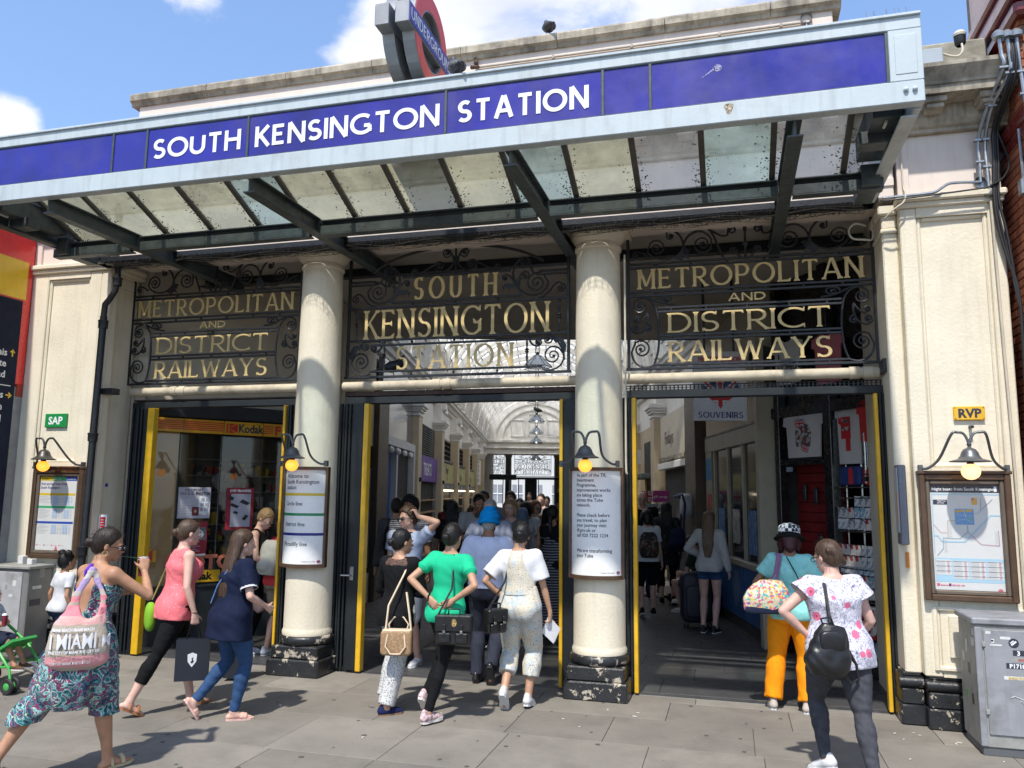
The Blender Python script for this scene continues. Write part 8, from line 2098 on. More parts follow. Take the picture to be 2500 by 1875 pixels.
A.skirt(pr,[(.10,0,0,.165,.125),(0,0,-.02,.20,.16),(-.16,-.02,-.04,.24,.20),(-.34,-.04,-.05,.24,.22),(-.46,-.05,-.06,.19,.19)],'harem_trousers',ripple=.012,n=9,frame='Z',extra=legs_extra,wr=.005)
A.top(pr,sleeve=0,hem=-.02,ease=.012,neck=.34,back=.34,name='halter_top',wr=.002)
obj('halter_tie',MB().tube([A.T((-.05,.02,.49)),A.T((-.02,-.06,.495)),A.T((0,-.075,.49)),A.T((.05,.02,.49))],.007,6).tube([A.T((0,-.075,.49)),A.T((-.015,-.10,.44)),A.T((-.02,-.10,.40))],[.014,.012,.004],6).tube([A.T((0,-.075,.49)),A.T((.015,-.10,.45)),A.T((.01,-.105,.42))],[.014,.012,.004],6),cloth('violet',(.13,.045,.42)),A.root,M=A.M)
obj('earring',MB().tube([A.HP((.075,-.0 + .018 * math.cos(a),.035 + .018 * math.sin(a))) for a in np.linspace(0,6.28,11)[:-1]],.0015,4,closed=True),gold,A.root,M=A.M)
A.shoes(mat('pale_flip_flop',(.45,.36,.22),.6),kind='sandal')
cp = bag_thing('drink_cup','clear cup of dark berry drink with a straw held to the lips','cup',A.W(A.gpt(1)))
q = A.gpt(1,.06,.045); q = q + V3(.0,.0,-.02)
obj('cup',MB().lathe([(.028,-.06),(.036,.05),(.038,.055)],tuple(q),16),mat('berry_drink',(.16,.02,.05),.15,var=.3,vs=40),cp,M=A.M); obj('lid',MB().lathe([(.038,.055),(.034,.075),(.002,.08)],tuple(q),16),mat('cup_lid',(.55,.5,.52),.2),cp,M=A.M)
obj('straw',MB().tube([q + V3(0,0,.06),A.HP((0,.105,.03))],.0035,6),cloth('green_straw',(.06,.10,.06)),cp,M=A.M)
bm = bag_thing('shoulder_bag','slouchy pink, lilac and beige cloth bag with MIAMI in white letters','bag',(-4.16,-3.10,.7))
BM = trs((-4.165,-3.13,.94),R(40)) @ Matrix.Diagonal((.9,.9,.9,1))
def f_(v):
 v.loft((0,0,0),np.eye(3),[(-.245,0,0,.10,.03),(-.215,0,0,.175,.06),(-.13,0,0,.205,.085),(0,0,0,.192,.08),(.12,0,0,.15,.05),(.20,.04,0,.10,.022)],k=.01,ex=2.3)
 v.limb([(-.075,.0,.13),(-.03,.02,.30),(.05,.045,.47)],[.045,.030,.024],.03,flat=((0,1,0),3.0)); v.limb([(.13,.0,.10),(.135,.03,.26),(.06,.06,.46)],[.04,.028,.024],.03,flat=((0,1,0),3.0)); v.ell((.055,-.0,.235),(.065,.10,.13),k=.02,sub=True)
cb = bpy.data.materials.new('cloth_bag_bands'); cb.use_nodes = True
def _bands(m,stops,z0,z1):
 n = m.node_tree.nodes; l = m.node_tree.links; tc = n.new('ShaderNodeTexCoord'); sx = n.new('ShaderNodeSeparateXYZ'); l.new(tc.outputs['Object'],sx.inputs[0])
 nz = n.new('ShaderNodeTexNoise'); nz.inputs['Scale'].default_value = 9; l.new(tc.outputs['Object'],nz.inputs['Vector']); ad = n.new('ShaderNodeMath'); ad.operation = 'MULTIPLY_ADD'; l.new(nz.outputs['Fac'],ad.inputs[0]); ad.inputs[1].default_value = .03; l.new(sx.outputs['Z'],ad.inputs[2])
 mr = n.new('ShaderNodeMapRange'); mr.inputs['From Min'].default_value = z0; mr.inputs['From Max'].default_value = z1; l.new(ad.outputs[0],mr.inputs['Value']); cr = n.new('ShaderNodeValToRGB'); e = cr.color_ramp; e.interpolation = 'CONSTANT'
 while len(e.elements) < len(stops): e.elements.new(.5)
 for i,(p,c) in enumerate(stops): e.elements[i].position = p; e.elements[i].color = tuple(c) + (1,)
 l.new(mr.outputs[0],cr.inputs['Fac']); b = n['Principled BSDF']; l.new(cr.outputs['Color'],b.inputs['Base Color']); b.inputs['Roughness'].default_value = .9
 n2 = n.new('ShaderNodeTexNoise'); n2.inputs['Scale'].default_value = 60; bp = n.new('ShaderNodeBump'); bp.inputs['Strength'].default_value = .5; bp.inputs['Distance'].default_value = .01; l.new(tc.outputs['Object'],n2.inputs['Vector']); l.new(n2.outputs['Fac'],bp.inputs['Height']); l.new(bp.outputs[0],b.inputs['Normal'])
bg_,pk,li = (.40,.34,.27),(.66,.22,.25),(.40,.30,.50)
zb = -.22 + (.92 - .7) + .0
_bands(cb,[(0,bg_),(.11,(.62,.28,.28)),(.20,bg_),(.36,bg_),(.43,(.66,.36,.33)),(.50,pk),(.58,bg_),(.60,pk),(.645,(.5,.42,.38)),(.69,li),(.78,(.52,.46,.42)),(.84,li)],-.03,.80)
o = vol_obj('bag_body',f_,(-.26,-.14,-.28),(.26,.16,.54),cb,bm,BM,.009,.003)
def bwarp(c):
 x,z = c.x,c.z; zz = [-.245,-.215,-.13,0,.12,.2]; rx = np.interp(z,zz,[.10,.175,.205,.192,.15,.1]); ry = np.interp(z,zz,[.03,.06,.085,.08,.05,.03]); t = min(.995,abs(x) / rx)
 return Vector((x,-ry * (1 - t ** 2.3) ** (1 / 2.3) - .024,z))
for s,x,z,sz in (('MIAMI',-.140,-.075,.150),('I',-.185,-.075,.14),('M',.150,-.073,.12),('THE CITY OF MIAMI THE CITY OF',-.185,-.108,.028),('MIAMI BEACH MIAMI BEACH',-.175,.045,.028),('CITY OF MIAMI THE CITY OF',-.17,-.185,.026)):
 text(s,sz,whitec,bm,BM,warp=lambda c,x=x,z=z: bwarp(Vector((c.x + x,c.y,c.z + z))),bold=.002 if sz > .05 else .001,sx=.64 if sz > .05 else .78,depth=.0)
B = Fig(-4.76,-1.40,36,'woman in a coral sleeveless top and black cropped leggings carrying a black paper bag',H=1.635,w=1.16,res=.008,lean=4,tone='pink',bust=1.15,
  legL=((-.06,.30,0),-6,0),legR=((.06,-.29,.01),26,0),armR=((.27,.08,-.06),(.6,-1,0),'t',(0,.12,-1),(-1,.1,0)),armL=((-.24,.12,-.04),(-.4,-1,0)),head=(0,8,0),curlR=75)
B.face(); B.hair(hbr,'bun')
B.top(ramp_mat('coral_print',[(0,(.68,.12,.15)),(.5,(.74,.16,.18))],5,'noise',second=[(34,.13,(.75,.55,.52),'v')],const=False,bump=.2),sleeve=0,hem=-.13,ease=.020,flare=.04)
B.trousers(blackc,.80,ease=(.008,.006,.012)); B.shoes(mat('tan_leather',(.32,.13,.05),.5,coords='obj'),kind='sandal')
obj('bracelet',MB().tube([B.hand[1][0] + V3(.024 * math.cos(a),.024 * math.sin(a),.01) for a in np.linspace(0,6.28,13)[:-1]],.003,5,closed=True),blackc,B.root,M=B.M)
gb = bag_thing('crossbody_bag','lime green fabric bag hanging on a thin strap at the hip','bag',B.W(B.T((-.14,-.20,-.08))))
gm = cloth('lime',(.20,.42,.03));
obj('bag_body',MB().rbox(tuple(B.T((-.12,-.19,-.13))),(.15,.09,.25),r=.8),gm,gb,M=B.M); obj('strap',MB().tube([B.T(p) for p in ((-.13,-.19,.02),(-.13,-.15,.15),(-.06,-.125,.32),(.05,-.09,.455),(.095,-.02,.485),(.09,.05,.45),(0,.15,.33),(-.1,.14,.15),(-.17,.0,.02),(-.14,-.15,.0))],.007,5),cloth('olive_strap',(.26,.24,.08)),gb,M=B.M)
def paper_bag(label,P,rz,w,h,d,par_hand,crest=True):
 t = bag_thing('paper_bag',label,'bag',P); M_ = trs(P,rz); bmt = mat('matt_black_card',(.010,.013,.022),.55,var=.1,coords='obj')
 obj('bag_body',MB().add([(-w / 2,-d / 2,0),(w / 2,-d / 2,0),(w / 2,d / 2,0),(-w / 2,d / 2,0),(-w / 2,-d * .4,h),(w / 2,-d * .4,h),(w / 2,d * .4,h),(-w / 2,d * .4,h),(-w * .48,0,h * .6),(w * .48,0,h * .6)],[(0,3,2,1),(0,1,5,4),(2,3,7,6),(1,2,9),(2,6,9),(6,5,9),(5,1,9),(3,0,8),(0,4,8),(4,7,8),(7,3,8)]),bmt,t,M=M_)
 for s_ in (-1,1): obj('handle',MB().tube([(-w * .2,s_ * d * .4,h),(-w * .12,s_ * d * .2,h + .10),(0,0,h + .135),(w * .12,s_ * d * .2,h + .10),(w * .2,s_ * d * .4,h)],.004,5),blackc,t,M=M_)
 if crest:
  obj('crest',MB().prism([(-.038,.045),(0,.06),(.038,.045),(.034,-.015),(0,-.06),(-.034,-.015)],-d * .47,-d * .47 + .002,'y',M=Matrix.Translation((0,0,h * .5))),whitec,t,M=M_)
  obj('crest_mark',MB().prism([(-.012,-.02),(.0,.0),(-.006,.012),(.012,.022),(.006,.004),(.016,-.012),(0,-.03)],-d * .47 - .0012,-d * .47 - .0004,'y',M=Matrix.Translation((0,0,h * .5))),bmt,t,M=M_)
 return t
hp_ = Vector(B.W(B.gpt(1,.075,.01)))
paper_bag('stiff black paper shopping bag with a white shield crest',(hp_.x,hp_.y,hp_.z - .48),R(32),.27,.345,.10,None)
C_ = Fig(-4.12,-1.50,32,'woman with very long brown hair in a loose navy top and blue jeans',H=1.56,w=1.24,res=.008,lean=4,tone='pink',bust=1.0,
  legR=((.10,.12,0),0,25),legL=((-.16,-.22,.03),58,8),armR=((.20,.22,.08),(.8,-1,-.3)),armL=((-.15,.24,.06),(-1,-.6,-.3)),head=(10,6,0))
C_.hair(hbr,'long',.36); nv = cloth('navy',(.006,.011,.034))
C_.top(nv,sleeve=.36,hem=-.22,ease=.026,flare=.10,wr=.004,cuff=1.5); C_.trousers(denim,1.0,ease=(.006,.006,.008),wr=.003)
C_.shoes(mat('peach_rubber',(.62,.38,.30),.6,coords='obj'),kind='slide',sole=(.66,.42,.36))
P,ts,r = C_.armpts(1); cf,cr_ = C_.clip(P,ts,r,.345,.375); obj('sleeve_band',MB().tube(cf,[q + .038 for q in cr_],14,cap=False),whitec,C_.root,M=C_.M)
obj('bag_strap',MB().tube([C_.T(p) for p in ((.06,-.13,.40),(-.04,-.165,.25),(-.13,-.17,.08))],.006,5),cloth('pale_blue_strap',(.12,.25,.55)),C_.root,M=C_.M)
paper_bag('tall black carrier bag beside the first column plinth',(-4.88,-.28,.03),R(20),.22,.52,.12,None,False)
K_ = Fig(-6.88,-.52,18,'small child with two hair puffs in a white t-shirt and dark jeans',H=1.20,w=1.02,res=.008,bust=0,tone='tan',legL=((-.07,.12,0),0,0),legR=((.05,-.20,.02),45,0),armL=((-.27,.02,-.06),(-.3,-1,0)),armR=((.25,.05,-.05),(.3,-1,0)),head=(0,0,0))
K_.hair(hk,'puffs'); K_.top(cloth('white_grey',(.58,.58,.60)),sleeve=.3,hem=-.07,ease=.016); K_.trousers(jeans,1.0,ease=(.010,.010,.012)); K_.shoes(cloth('canvas_white',(.6,.6,.6)),kind='shoe')
E1 = Fig(-2.90,-.83,12,'woman in a black lace shouldered top and black and white patterned trousers',H=1.565,w=1.0,res=.008,lean=3,tone='olive',legL=((-.10,.05,0),20,-5),legR=((.07,-.07,0),0,30),armL=((-.06,.20,.18),(-1,-.2,-.8)),armR=((.02,.22,.16),(1,-.3,-.8)),head=(28,4,0))
E1.face(); E1.hair(hk,'bun'); E1.top(blackc,sleeve=1.0,hem=-.15,ease=.022,flare=.02,neck=.40)
E1.top(ramp_mat('black_lace',[(0,(.16,.08,.05)),(.10,(.012,.012,.014))],70,'edge'),sleeve=0,hem=.33,ease=.014,name='lace_yoke')
E1.trousers(ramp_mat('tile_print',[(0,(.03,.03,.035)),(.33,(.55,.55,.54))],85,'v'),.98,ease=(.018,.03,.035),cuffr=.075); E1.shoes(cloth('navy_canvas',(.012,.018,.07)),kind='flat',sole=(.25,.15,.08))
t = bag_thing('handbag','tan patterned handbag with cream leather handles','bag',E1.W(E1.T((.14,-.23,-.1))),None)
M_ = trs((-2.80,-1.06,.53),R(14)); tan = ramp_mat('monogram_tan',[(0,(.16,.08,.035)),(.16,(.38,.25,.14)),(.42,(.30,.18,.09))],40,'v',rough=.6); crm = mat('cream_leather',(.68,.54,.38),.5,coords='obj')
obj('bag_body',MB().rbox((0,0,.095),(.27,.13,.21),r=.25),tan,t,M=M_); obj('top_trim',MB().rbox((0,0,.185),(.25,.11,.035),r=.3),crm,t,M=M_)
for s_ in (-1,1): obj('handle',MB().tube([(-.07,s_ * .06,.17),(-.085,s_ * .075,.23 if s_ > 0 else .07),(-.04,s_ * .08,.29 if s_ > 0 else .01),(.04,s_ * .08,.29 if s_ > 0 else .01),(.085,s_ * .075,.23 if s_ > 0 else .07),(.07,s_ * .06,.17)],.007,6),crm,t,M=M_)
sh_ = M_.inverted() @ Vector(E1.W(E1.sh[1] + V3(-.03,-.02,.055))); obj('shoulder_strap',MB().tube([(-.10,0,.19),(-.08,.0,.40),tuple(sh_ + Vector((-.03,-.06,-.12))),tuple(sh_)],.010,5).tube([(.12,0,.19),(.10,.0,.34),(.06,.08,.5)],.010,5),crm,t,M=M_)
G1 = Fig(-2.45,-.93,4,'woman in a bright green polo shirt and leggings, hands on her back',H=1.635,w=.98,res=.008,lean=2,side=3,tone='olive',legL=((-.17,.10,.03),42,0,(.35,1,0)),legR=((.03,-.12,0),0,20),px=.05,
   armL=((-.115,-.14,.10),(-1,-.35,.1),'t',(.55,-.12,-.5),(0,.9,0)),armR=((.115,-.14,.10),(1,-.35,.1),'t',(-.75,-.12,-.35),(0,.9,0)),curlL=18,curlR=18,head=(6,6,0))
G1.hair(hk,'bun'); G1.top(cloth('green',(.015,.46,.23)),sleeve=.24,hem=-.11,ease=.018,cuff=1.4); G1.trousers(blackc,1.0,ease=(.005,.003,.004)); G1.shoes(cloth('white_pink_trainer',(.62,.45,.46),vs=40,var=.5),kind='trainer',sole=(.72,.66,.62))
obj('polo_collar',MB().lathe([(.062,0),(.068,.03),(.074,.012)],tuple(G1.T((0,-.012,.462))),20,M=None),cloth('green',(0,0,0)),G1.root,M=G1.M)
obj('wristwatch',MB().tube([G1.hand[-1][0] + V3(.0,.027 * math.cos(a),.027 * math.sin(a)) for a in np.linspace(0,6.28,13)[:-1]],.007,5,closed=True),blackc,G1.root,M=G1.M)
def satchel(label,P,rz,w,h,d,person,side,crest=True,back=.0):
 t = bag_thing('satchel',label,'bag',P); M_ = trs(P,rz)
 obj('bag_body',MB().bbox(-w / 2,w / 2,-d / 2,d / 2,0,h,b=.014),leather,t,M=M_); obj('flap',MB().bbox(-w / 2 - .003,w / 2 + .003,-d / 2 - .012,d / 2 + .004,h * .45,h + .006,b=.01),leather,t,M=M_)
 for x in (-w * .24,w * .24):
  obj('pocket',MB().bbox(x - w * .17,x + w * .17,-d / 2 - .022,-d / 2,.02,h * .42,b=.008),leather,t,M=M_)
  obj('buckle_strap',MB().bbox(x - .010,x + .010,-d / 2 - .027,-d / 2 - .012,h * .30,h * .72,b=.003),leather,t,M=M_); obj('buckle',MB().bbox(x - .012,x + .012,-d / 2 - .031,-d / 2 - .026,h * .42,h * .52,b=.003),MATS['chrome'],t,M=M_)
 if crest: obj('crest_badge',MB().prism([(.022 * math.cos(a),.034 * math.sin(a)) for a in np.linspace(0,6.28,9)[:-1]],-d / 2 - .016,-d / 2 - .0125,'y',M=Matrix.Translation((.01,0,h * .78))),mat('crest_gold',(.40,.27,.10),.4,var=.6,vs=90,coords='obj'),t,M=M_)
 obj('top_handle',MB().tube([(-.05,0,h),(-.045,0,h + .05),(.045,0,h + .05),(.05,0,h)],.008,6),leather,t,M=M_)
 s0 = M_.inverted() @ Vector(person.W(person.T((side * .055,-.055,.487)))); s1 = M_.inverted() @ Vector(person.W(person.T((side * .10,-.155,.2))))
 obj('shoulder_strap',MB().tube([(-w / 2,0,h * .9),tuple(s1),tuple(s0),tuple(M_.inverted() @ Vector(person.W(person.T((side * .04,.08,.45))))),tuple(M_.inverted() @ Vector(person.W(person.T((side * .17,.16,.12))))),(w / 2,0,h * .9)],.009,5),leather,t,M=M_); return t
satchel('black leather satchel with two buckles and a gold crest badge',(-2.26,-1.13,.65),R(10),.30,.235,.10,G1,1)
Tb = Fig(-2.46,.42,-4,'man in a bright blue turban, pale blue shirt and dark trousers walking into the station',H=1.72,sex='m',w=1.05,res=.009,lean=8,tone='brown',legL=((-.08,.08,0),0,0),legR=((.09,-.16,.04),62,-5),armL=((-.22,.18,.02),(-.6,-1,0)),armR=((.20,.22,.10),(.6,-1,0)))
pbl = cloth('pale_blue_shirt',(.58,.62,.78)); Tb.top(pbl,sleeve=.34,hem=-.03,ease=.022,cuff=1.6); Tb.trousers(cloth('charcoal_trousers',(.028,.032,.05)),1.0,ease=(.012,.02,.03),waist=.045,cuffr=.062,wr=.004); Tb.shoes(leather,sole=(.03,.03,.03)); Tb.hair(hgr,'crop')
def turban(v):
 for i in range(7):
  t_ = i / 6; v.limb([Tb.HP((.094 * math.cos(a) * (1 - .62 * t_ ** 2),-.02 + .115 * math.sin(a) * (1 - .6 * t_ ** 2),.095 + t_ * .135 + .022 * math.sin(a + 2.2) + .015 * math.cos(a) * (1 if i % 2 else -1))) for a in np.linspace(0,6.28,19)],[.022] * 19,.006)
 v.ell(Tb.HP((0,-.02,.15)),(.10,.115,.10),Tb.RH,.012)
vol_obj('turban',turban,Tb.hd + V3(-.2,-.2,0),Tb.hd + V3(.2,.2,.35),cloth('turban_blue',(.0,.22,.55)),Tb.root,Tb.M,.006,.001)
obj('shirt_collar',MB().lathe([(.066,0),(.074,.03),(.08,.008)],tuple(Tb.T((0,-.01,.468))),20),pbl,Tb.root,M=Tb.M); obj('belt',MB().lathe([(.165,-.018),(.17,0),(.165,.018)],(0,0,0),28,M=Matrix.Translation(tuple(Tb.Pp((0,0,.03)))) @ Matrix.Diagonal((1,.74,1,1))),leather,Tb.root,M=Tb.M)
J = Fig(-1.88,-.42,2,'woman in a cream floral jumpsuit over a white t-shirt holding a folded paper',H=1.64,w=1.03,res=.008,lean=5,side=-3,tone='olive',legL=((-.10,-.12,.03),48,-6),legR=((.07,.14,0),10,0),
  armL=((-.17,.03,.06),(-1,-.75,.1),'t',(.3,.25,-.9),(1,.3,0)),armR=((.27,.10,-.10),(.6,-1,0),'t',(0,.15,-1),(-1,0,0)),head=(-10,10,8),curlR=60)
J.hair(hk,'bun'); J.specs(True,up=True); J.top(whitec,sleeve=.38,hem=.13,ease=.026,cuff=1.8)
fl = ramp_mat('jumpsuit_print',[(0,(.62,.56,.45)),(.5,(.50,.54,.54)),(.6,(.64,.60,.52))],7,'noise',second=[(75,.30,(.33,.37,.36),'v'),(30,.14,(.30,.10,.06),'v')])
J.trousers(fl,.78,ease=(.030,.030,.034),waist=.17,cuffr=.072,wr=.003,name='jumpsuit_legs')
J.skirt(fl,[(.08,0,-.012,.172,.145),(.20,0,-.016,.150,.135),(.30,0,-.02,.128,.146),(.40,0,-.025,.10,.142),(.45,0,-.022,.085,.12),(.49,0,-.016,.07,.09)],'jumpsuit_bib',ripple=0,wr=.002)
J.shoes(cloth('canvas_white',(.6,.6,.6)),kind='trainer',sole=(.6,.6,.6)); obj('wristwatch',MB().tube([J.hand[-1][0] + V3(.024 * math.cos(a),.024 * math.sin(a),.01) for a in np.linspace(0,6.28,13)[:-1]],.006,5,closed=True),MATS['chrome'],J.root,M=J.M)
t = bag_thing('folded_paper','folded sheet of white paper in the right hand','paper',J.W(J.gpt(1,.08,.02))); q = J.gpt(1,.09,.01)
obj('sheet',MB().add([q + V3(-.01,.0,.05),q + V3(.10,.02,-.06),q + V3(.03,.04,-.20),q + V3(-.07,.0,-.10),q + V3(.0,.03,.04),q + V3(.09,.05,-.07),q + V3(.04,.06,-.19),q + V3(-.06,.03,-.11)],[(0,1,2,3),(4,7,6,5),(0,4,5,1)]),whitec,t,M=J.M)
satchel('small black leather bag on a long thin strap at the left hip',(-2.04,-.66,.68),R(50),.20,.20,.09,J,-1,crest=False)
O_ = Fig(.50,.34,8,'woman in a checked bucket hat, turquoise top and orange trousers',H=1.62,w=1.2,res=.009,lean=6,tone='brown',legL=((-.20,.02,0),0,-12),legR=((.14,.0,0),0,12),armL=((-.20,.16,.05),(-1,-.5,0)),armR=((.16,.22,.08),(1,-.6,0)),head=(-5,12,0))
O_.hair(hairm('plum',(.05,.012,.015)),'bob'); O_.top(ramp_mat('turquoise_print',[(0,(.22,.56,.52)),(.5,(.27,.62,.58))],18,'noise',const=True),sleeve=.30,hem=-.12,ease=.024,cuff=1.5)
O_.trousers(cloth('orange',(.78,.26,.005)),.98,ease=(.018,.03,.034),cuffr=.080,wr=.004); O_.shoes(cloth('beige_trainer',(.50,.44,.38)),kind='trainer')
def hat(v): v.loft(O_.hd,O_.RH,[(.13,0,-.015,.105,.118),(.17,0,-.015,.100,.112),(.215,0,-.015,.085,.095),(.232,0,-.015,.05,.06)],k=.005)
chk = ramp_mat('check_print',[(0,(.015,.015,.018)),(.5,(.66,.66,.66))],33,'checker')
vol_obj('hat_crown',hat,O_.hd + V3(-.2,-.2,.05),O_.hd + V3(.2,.2,.35),chk,O_.root,O_.M,.006)
def brim(v): v.loft(O_.hd,O_.RH,[(.085,0,-.015,.145,.155),(.105,0,-.015,.13,.142),(.135,0,-.015,.105,.118)],k=.004)
vol_obj('hat_brim',brim,O_.hd + V3(-.24,-.24,.02),O_.hd + V3(.24,.24,.3),blackc,O_.root,O_.M,.006)
t = bag_thing('tote_bag','bright multicoloured tote bag with a dark blue base under the elbow','bag',(.30,.06,.9)); M_ = trs((.28,.10,.88),R(12))
tp = ramp_mat('tropical_print',[(0,(.60,.55,.38)),(.25,(.65,.12,.16)),(.4,(.62,.58,.42)),(.5,(.08,.40,.38)),(.62,(.70,.40,.06)),(.75,(.35,.10,.32)),(.85,(.6,.55,.4))],55,'cells',rough=.7)
def tb_(v): v.loft((0,0,0),np.eye(3),[(0,0,0,.20,.06),(.10,0,0,.21,.075),(.22,.02,0,.15,.05),(.27,.04,0,.10,.02)],k=.01,ex=2.6)
vol_obj('bag_body',tb_,(-.26,-.12,-.03),(.26,.12,.31),tp,t,M_,.009,.003); obj('bag_base',MB().rbox((0,0,.01),(.40,.13,.07),r=.4),cloth('dark_blue_base',(.015,.02,.045)),t,M=M_)
sI = M_.inverted(); a0 = tuple(sI @ Vector(O_.W(O_.T((-.09,-.10,.46))))); a1 = tuple(sI @ Vector(O_.W(O_.T((-.12,-.16,.30))))); st2 = ramp_mat('striped_webbing',[(0,(.35,.06,.22)),(.35,(.5,.5,.5)),(.6,(.10,.05,.15))],30,'wave')
for dx in (-.012,.014): obj('strap',MB().tube([(.02 + dx * 3,-.03,.22),(a1[0] + dx,a1[1] - .01,a1[2]),(a0[0] + dx,a0[1],a0[2] + .03),(a0[0] + dx,a0[1] + .12,a0[2] + .02)],.012,5),st2,t,M=M_)
obj('crossbody_strap',MB().tube([O_.T(p) for p in ((-.02,-.13,.47),(.06,-.16,.32),(.15,-.15,.12))],.005,5),blackc,O_.root,M=O_.M)
F1 = Fig(.66,-1.44,-14,'woman in a floral frilled blouse and grey jeans turned towards the postcards',H=1.60,w=1.28,res=.008,lean=3,side=-2,tone='pink',legL=((-.12,.10,.01),18,-35),legR=((.13,-.28,0),0,20),armL=((-.21,.02,.08),(-1,-.1,.45),'t',(.35,-.45,-.8),(1,.2,0)),armR=((.20,.20,.02),(.8,-1,-.2)),head=(-28,12,0),py=-.08)
F1.face(); F1.specs(False); F1.hair(hbr,'plait')
fb = ramp_mat('blouse_print',[(0,(.62,.60,.66)),(.50,(.60,.59,.66)),(.515,(.07,.08,.2)),(.545,(.62,.60,.66)),(.585,(.09,.1,.22)),(.61,(.62,.60,.66)),(.43,(.62,.60,.66))][:6],15,'noise',detail=2,distortion=3.0,second=[(8.5,.27,(.66,.14,.25),'v'),(8.5,.08,(.30,.05,.05),'v')],rough=.75)
F1.top(fb,sleeve=.13,hem=-.14,ease=.022,wr=.004,cuff=2.2,sh=1.1)
for sd in (-1,1):
 P,ts,r = F1.armpts(sd); cf,cr_ = F1.clip(P,ts,r,.02,.17); obj('sleeve_frill',MB().tube(cf,[q + .030 + .028 * i for i,q in enumerate(cr_)],16,cap=False),fb,F1.root,M=F1.M)
F1.trousers(cloth('slate_jeans',(.058,.060,.070),vs=26,var=.14),1.0,ease=(.014,.010,.007),wr=.003); F1.shoes(cloth('canvas_white',(.6,.6,.6)),kind='trainer',sole=(.7,.7,.7))
for sx in (-1,1): obj('back_pocket',MB().rbox(tuple(F1.Pp((sx * .078,-.152,-.03))),(.11,.015,.12),r=.3),cloth('slate_jeans',(0,0,0)),F1.root,M=F1.M)
t = bag_thing('backpack','small soft black leather backpack hanging off the left shoulder','bag',F1.W((-.16,-.22,1.0)))
def bp_(v): v.loft(F1.T((-.155,-.23,-.03)),rot('Y',12),[(-.14,0,0,.09,.05),(-.09,0,0,.135,.08),(.06,0,0,.125,.075),(.15,0,0,.10,.055),(.20,0,0,.07,.035)],k=.01,ex=2.5)
c_ = F1.T((-.155,-.23,.0)); vol_obj('bag_body',bp_,c_ - .28,c_ + .30,leather,t,F1.M,.008,.004)
obj('bag_flap',MB().rbox(tuple(F1.T((-.14,-.29,.07))),(.17,.06,.14),r=.55),leather,t,M=F1.M); obj('grab_loop',MB().tube([F1.T(p) for p in ((-.17,-.23,.16),(-.19,-.24,.22),(-.12,-.24,.23),(-.10,-.23,.17))],.008,6),leather,t,M=F1.M)
obj('strap',MB().tube([F1.T(p) for p in ((-.11,-.20,.17),(-.10,-.15,.30),(-.09,-.10,.44),(-.09,.0,.475),(-.10,.08,.40))],.013,5).tube([F1.T(p) for p in ((-.10,-.22,.16),(-.02,-.22,.02),(.04,-.20,-.10),(.05,-.19,-.20),(-.01,-.20,-.22),(-.06,-.22,-.12))],.012,5),leather,t,M=F1.M)
Wb = Fig(-5.50,.86,75,'woman with short blonde hair and glasses in a black sleeveless top looking down',H=1.72,w=1.0,res=.010,lean=8,tone='pink',armL=((-.10,.28,.14),(-1,-.5,-.5)),armR=((.12,.28,.14),(1,-.5,-.5)),head=(25,34,0))
Wb.face(); Wb.specs(False); Wb.hair(hbl,'short'); Wb.top(blackc,sleeve=0,hem=-.1,ease=.02); Wb.trousers(blackc,1.0); Wb.shoes(whitec)
Rb = Fig(-5.17,.92,15,'walker in a red t-shirt and khaki shorts with a grey backpack behind the gate',H=1.60,w=1.0,res=.010,lean=6,tone='fair',head=(0,10,0))
Rb.hair(hairm('ginger',(.22,.10,.04)),'bob'); Rb.top(cloth('red',(.52,.045,.05)),sleeve=.3,hem=-.1,ease=.022); Rb.trousers(cloth('khaki',(.24,.20,.15)),.46,ease=(.02,.03,.03)); Rb.shoes(whitec)
def rucksack(P_,label,m1,m2=None,dx=0,s=1.0,low=0):
 t = bag_thing('backpack',label,'bag',P_.W(P_.T((0,-.2,.2)))); c = P_.T((dx,-.20,.24 - low))
 vol_obj('bag_body',lambda v: (v.loft(c,P_.RT,[(-.20 * s,0,0,.12 * s,.06),(-.14 * s,0,0,.145 * s,.09),(.05 * s,0,0,.14 * s,.085),(.17 * s,0,0,.11 * s,.05),(.20 * s,0,0,.08 * s,.03)],k=.01,ex=2.6),v.ell(c + P_.RT @ V3(0,-.08,-.07),(.10 * s,.05,.09),P_.RT,.02)),c - .3,c + .32,m1,t,P_.M,.010,.003)
 for sx in (-1,1): obj('strap',MB().tube([P_.T((sx * .08 + dx,-.12,.36 - low)),P_.T((sx * .095,-.05,.485)),P_.T((sx * .10,.04,.47)),P_.T((sx * .11,.11,.35)),P_.T((sx * .14,.03,.14)),P_.T((sx * .10,-.12,.1))],.014,5),m2 or leather,t,M=P_.M)
 return t
rucksack(Rb,'pale grey backpack with black straps on the walker in red',cloth('stone_grey',(.40,.40,.36)))
S1 = Fig(-3.52,.86,186,'young man in dark sunglasses and a pale blue polo shirt scratching his head',H=1.74,sex='m',w=.95,res=.008,tone='fair',lean=2,legL=((-.1,.02,0),0,0),legR=((.1,.08,0),0,0),armL=((-.16,.06,.66),(-1,.25,.25),'t',(.6,-.1,.8),(1,0,-.3)),armR=((.24,.05,-.08),(.4,-1,0)),head=(22,2,0),curlL=55)
S1.face(); S1.specs(); S1.hair(hbr,'curly'); S1.top(cloth('polo_blue',(.40,.46,.62)),sleeve=.26,hem=-.12,ease=.020,cuff=1.4); S1.trousers(cloth('white_shorts',(.6,.6,.6)),.45,ease=(.02,.03,.03)); S1.shoes(whitec)
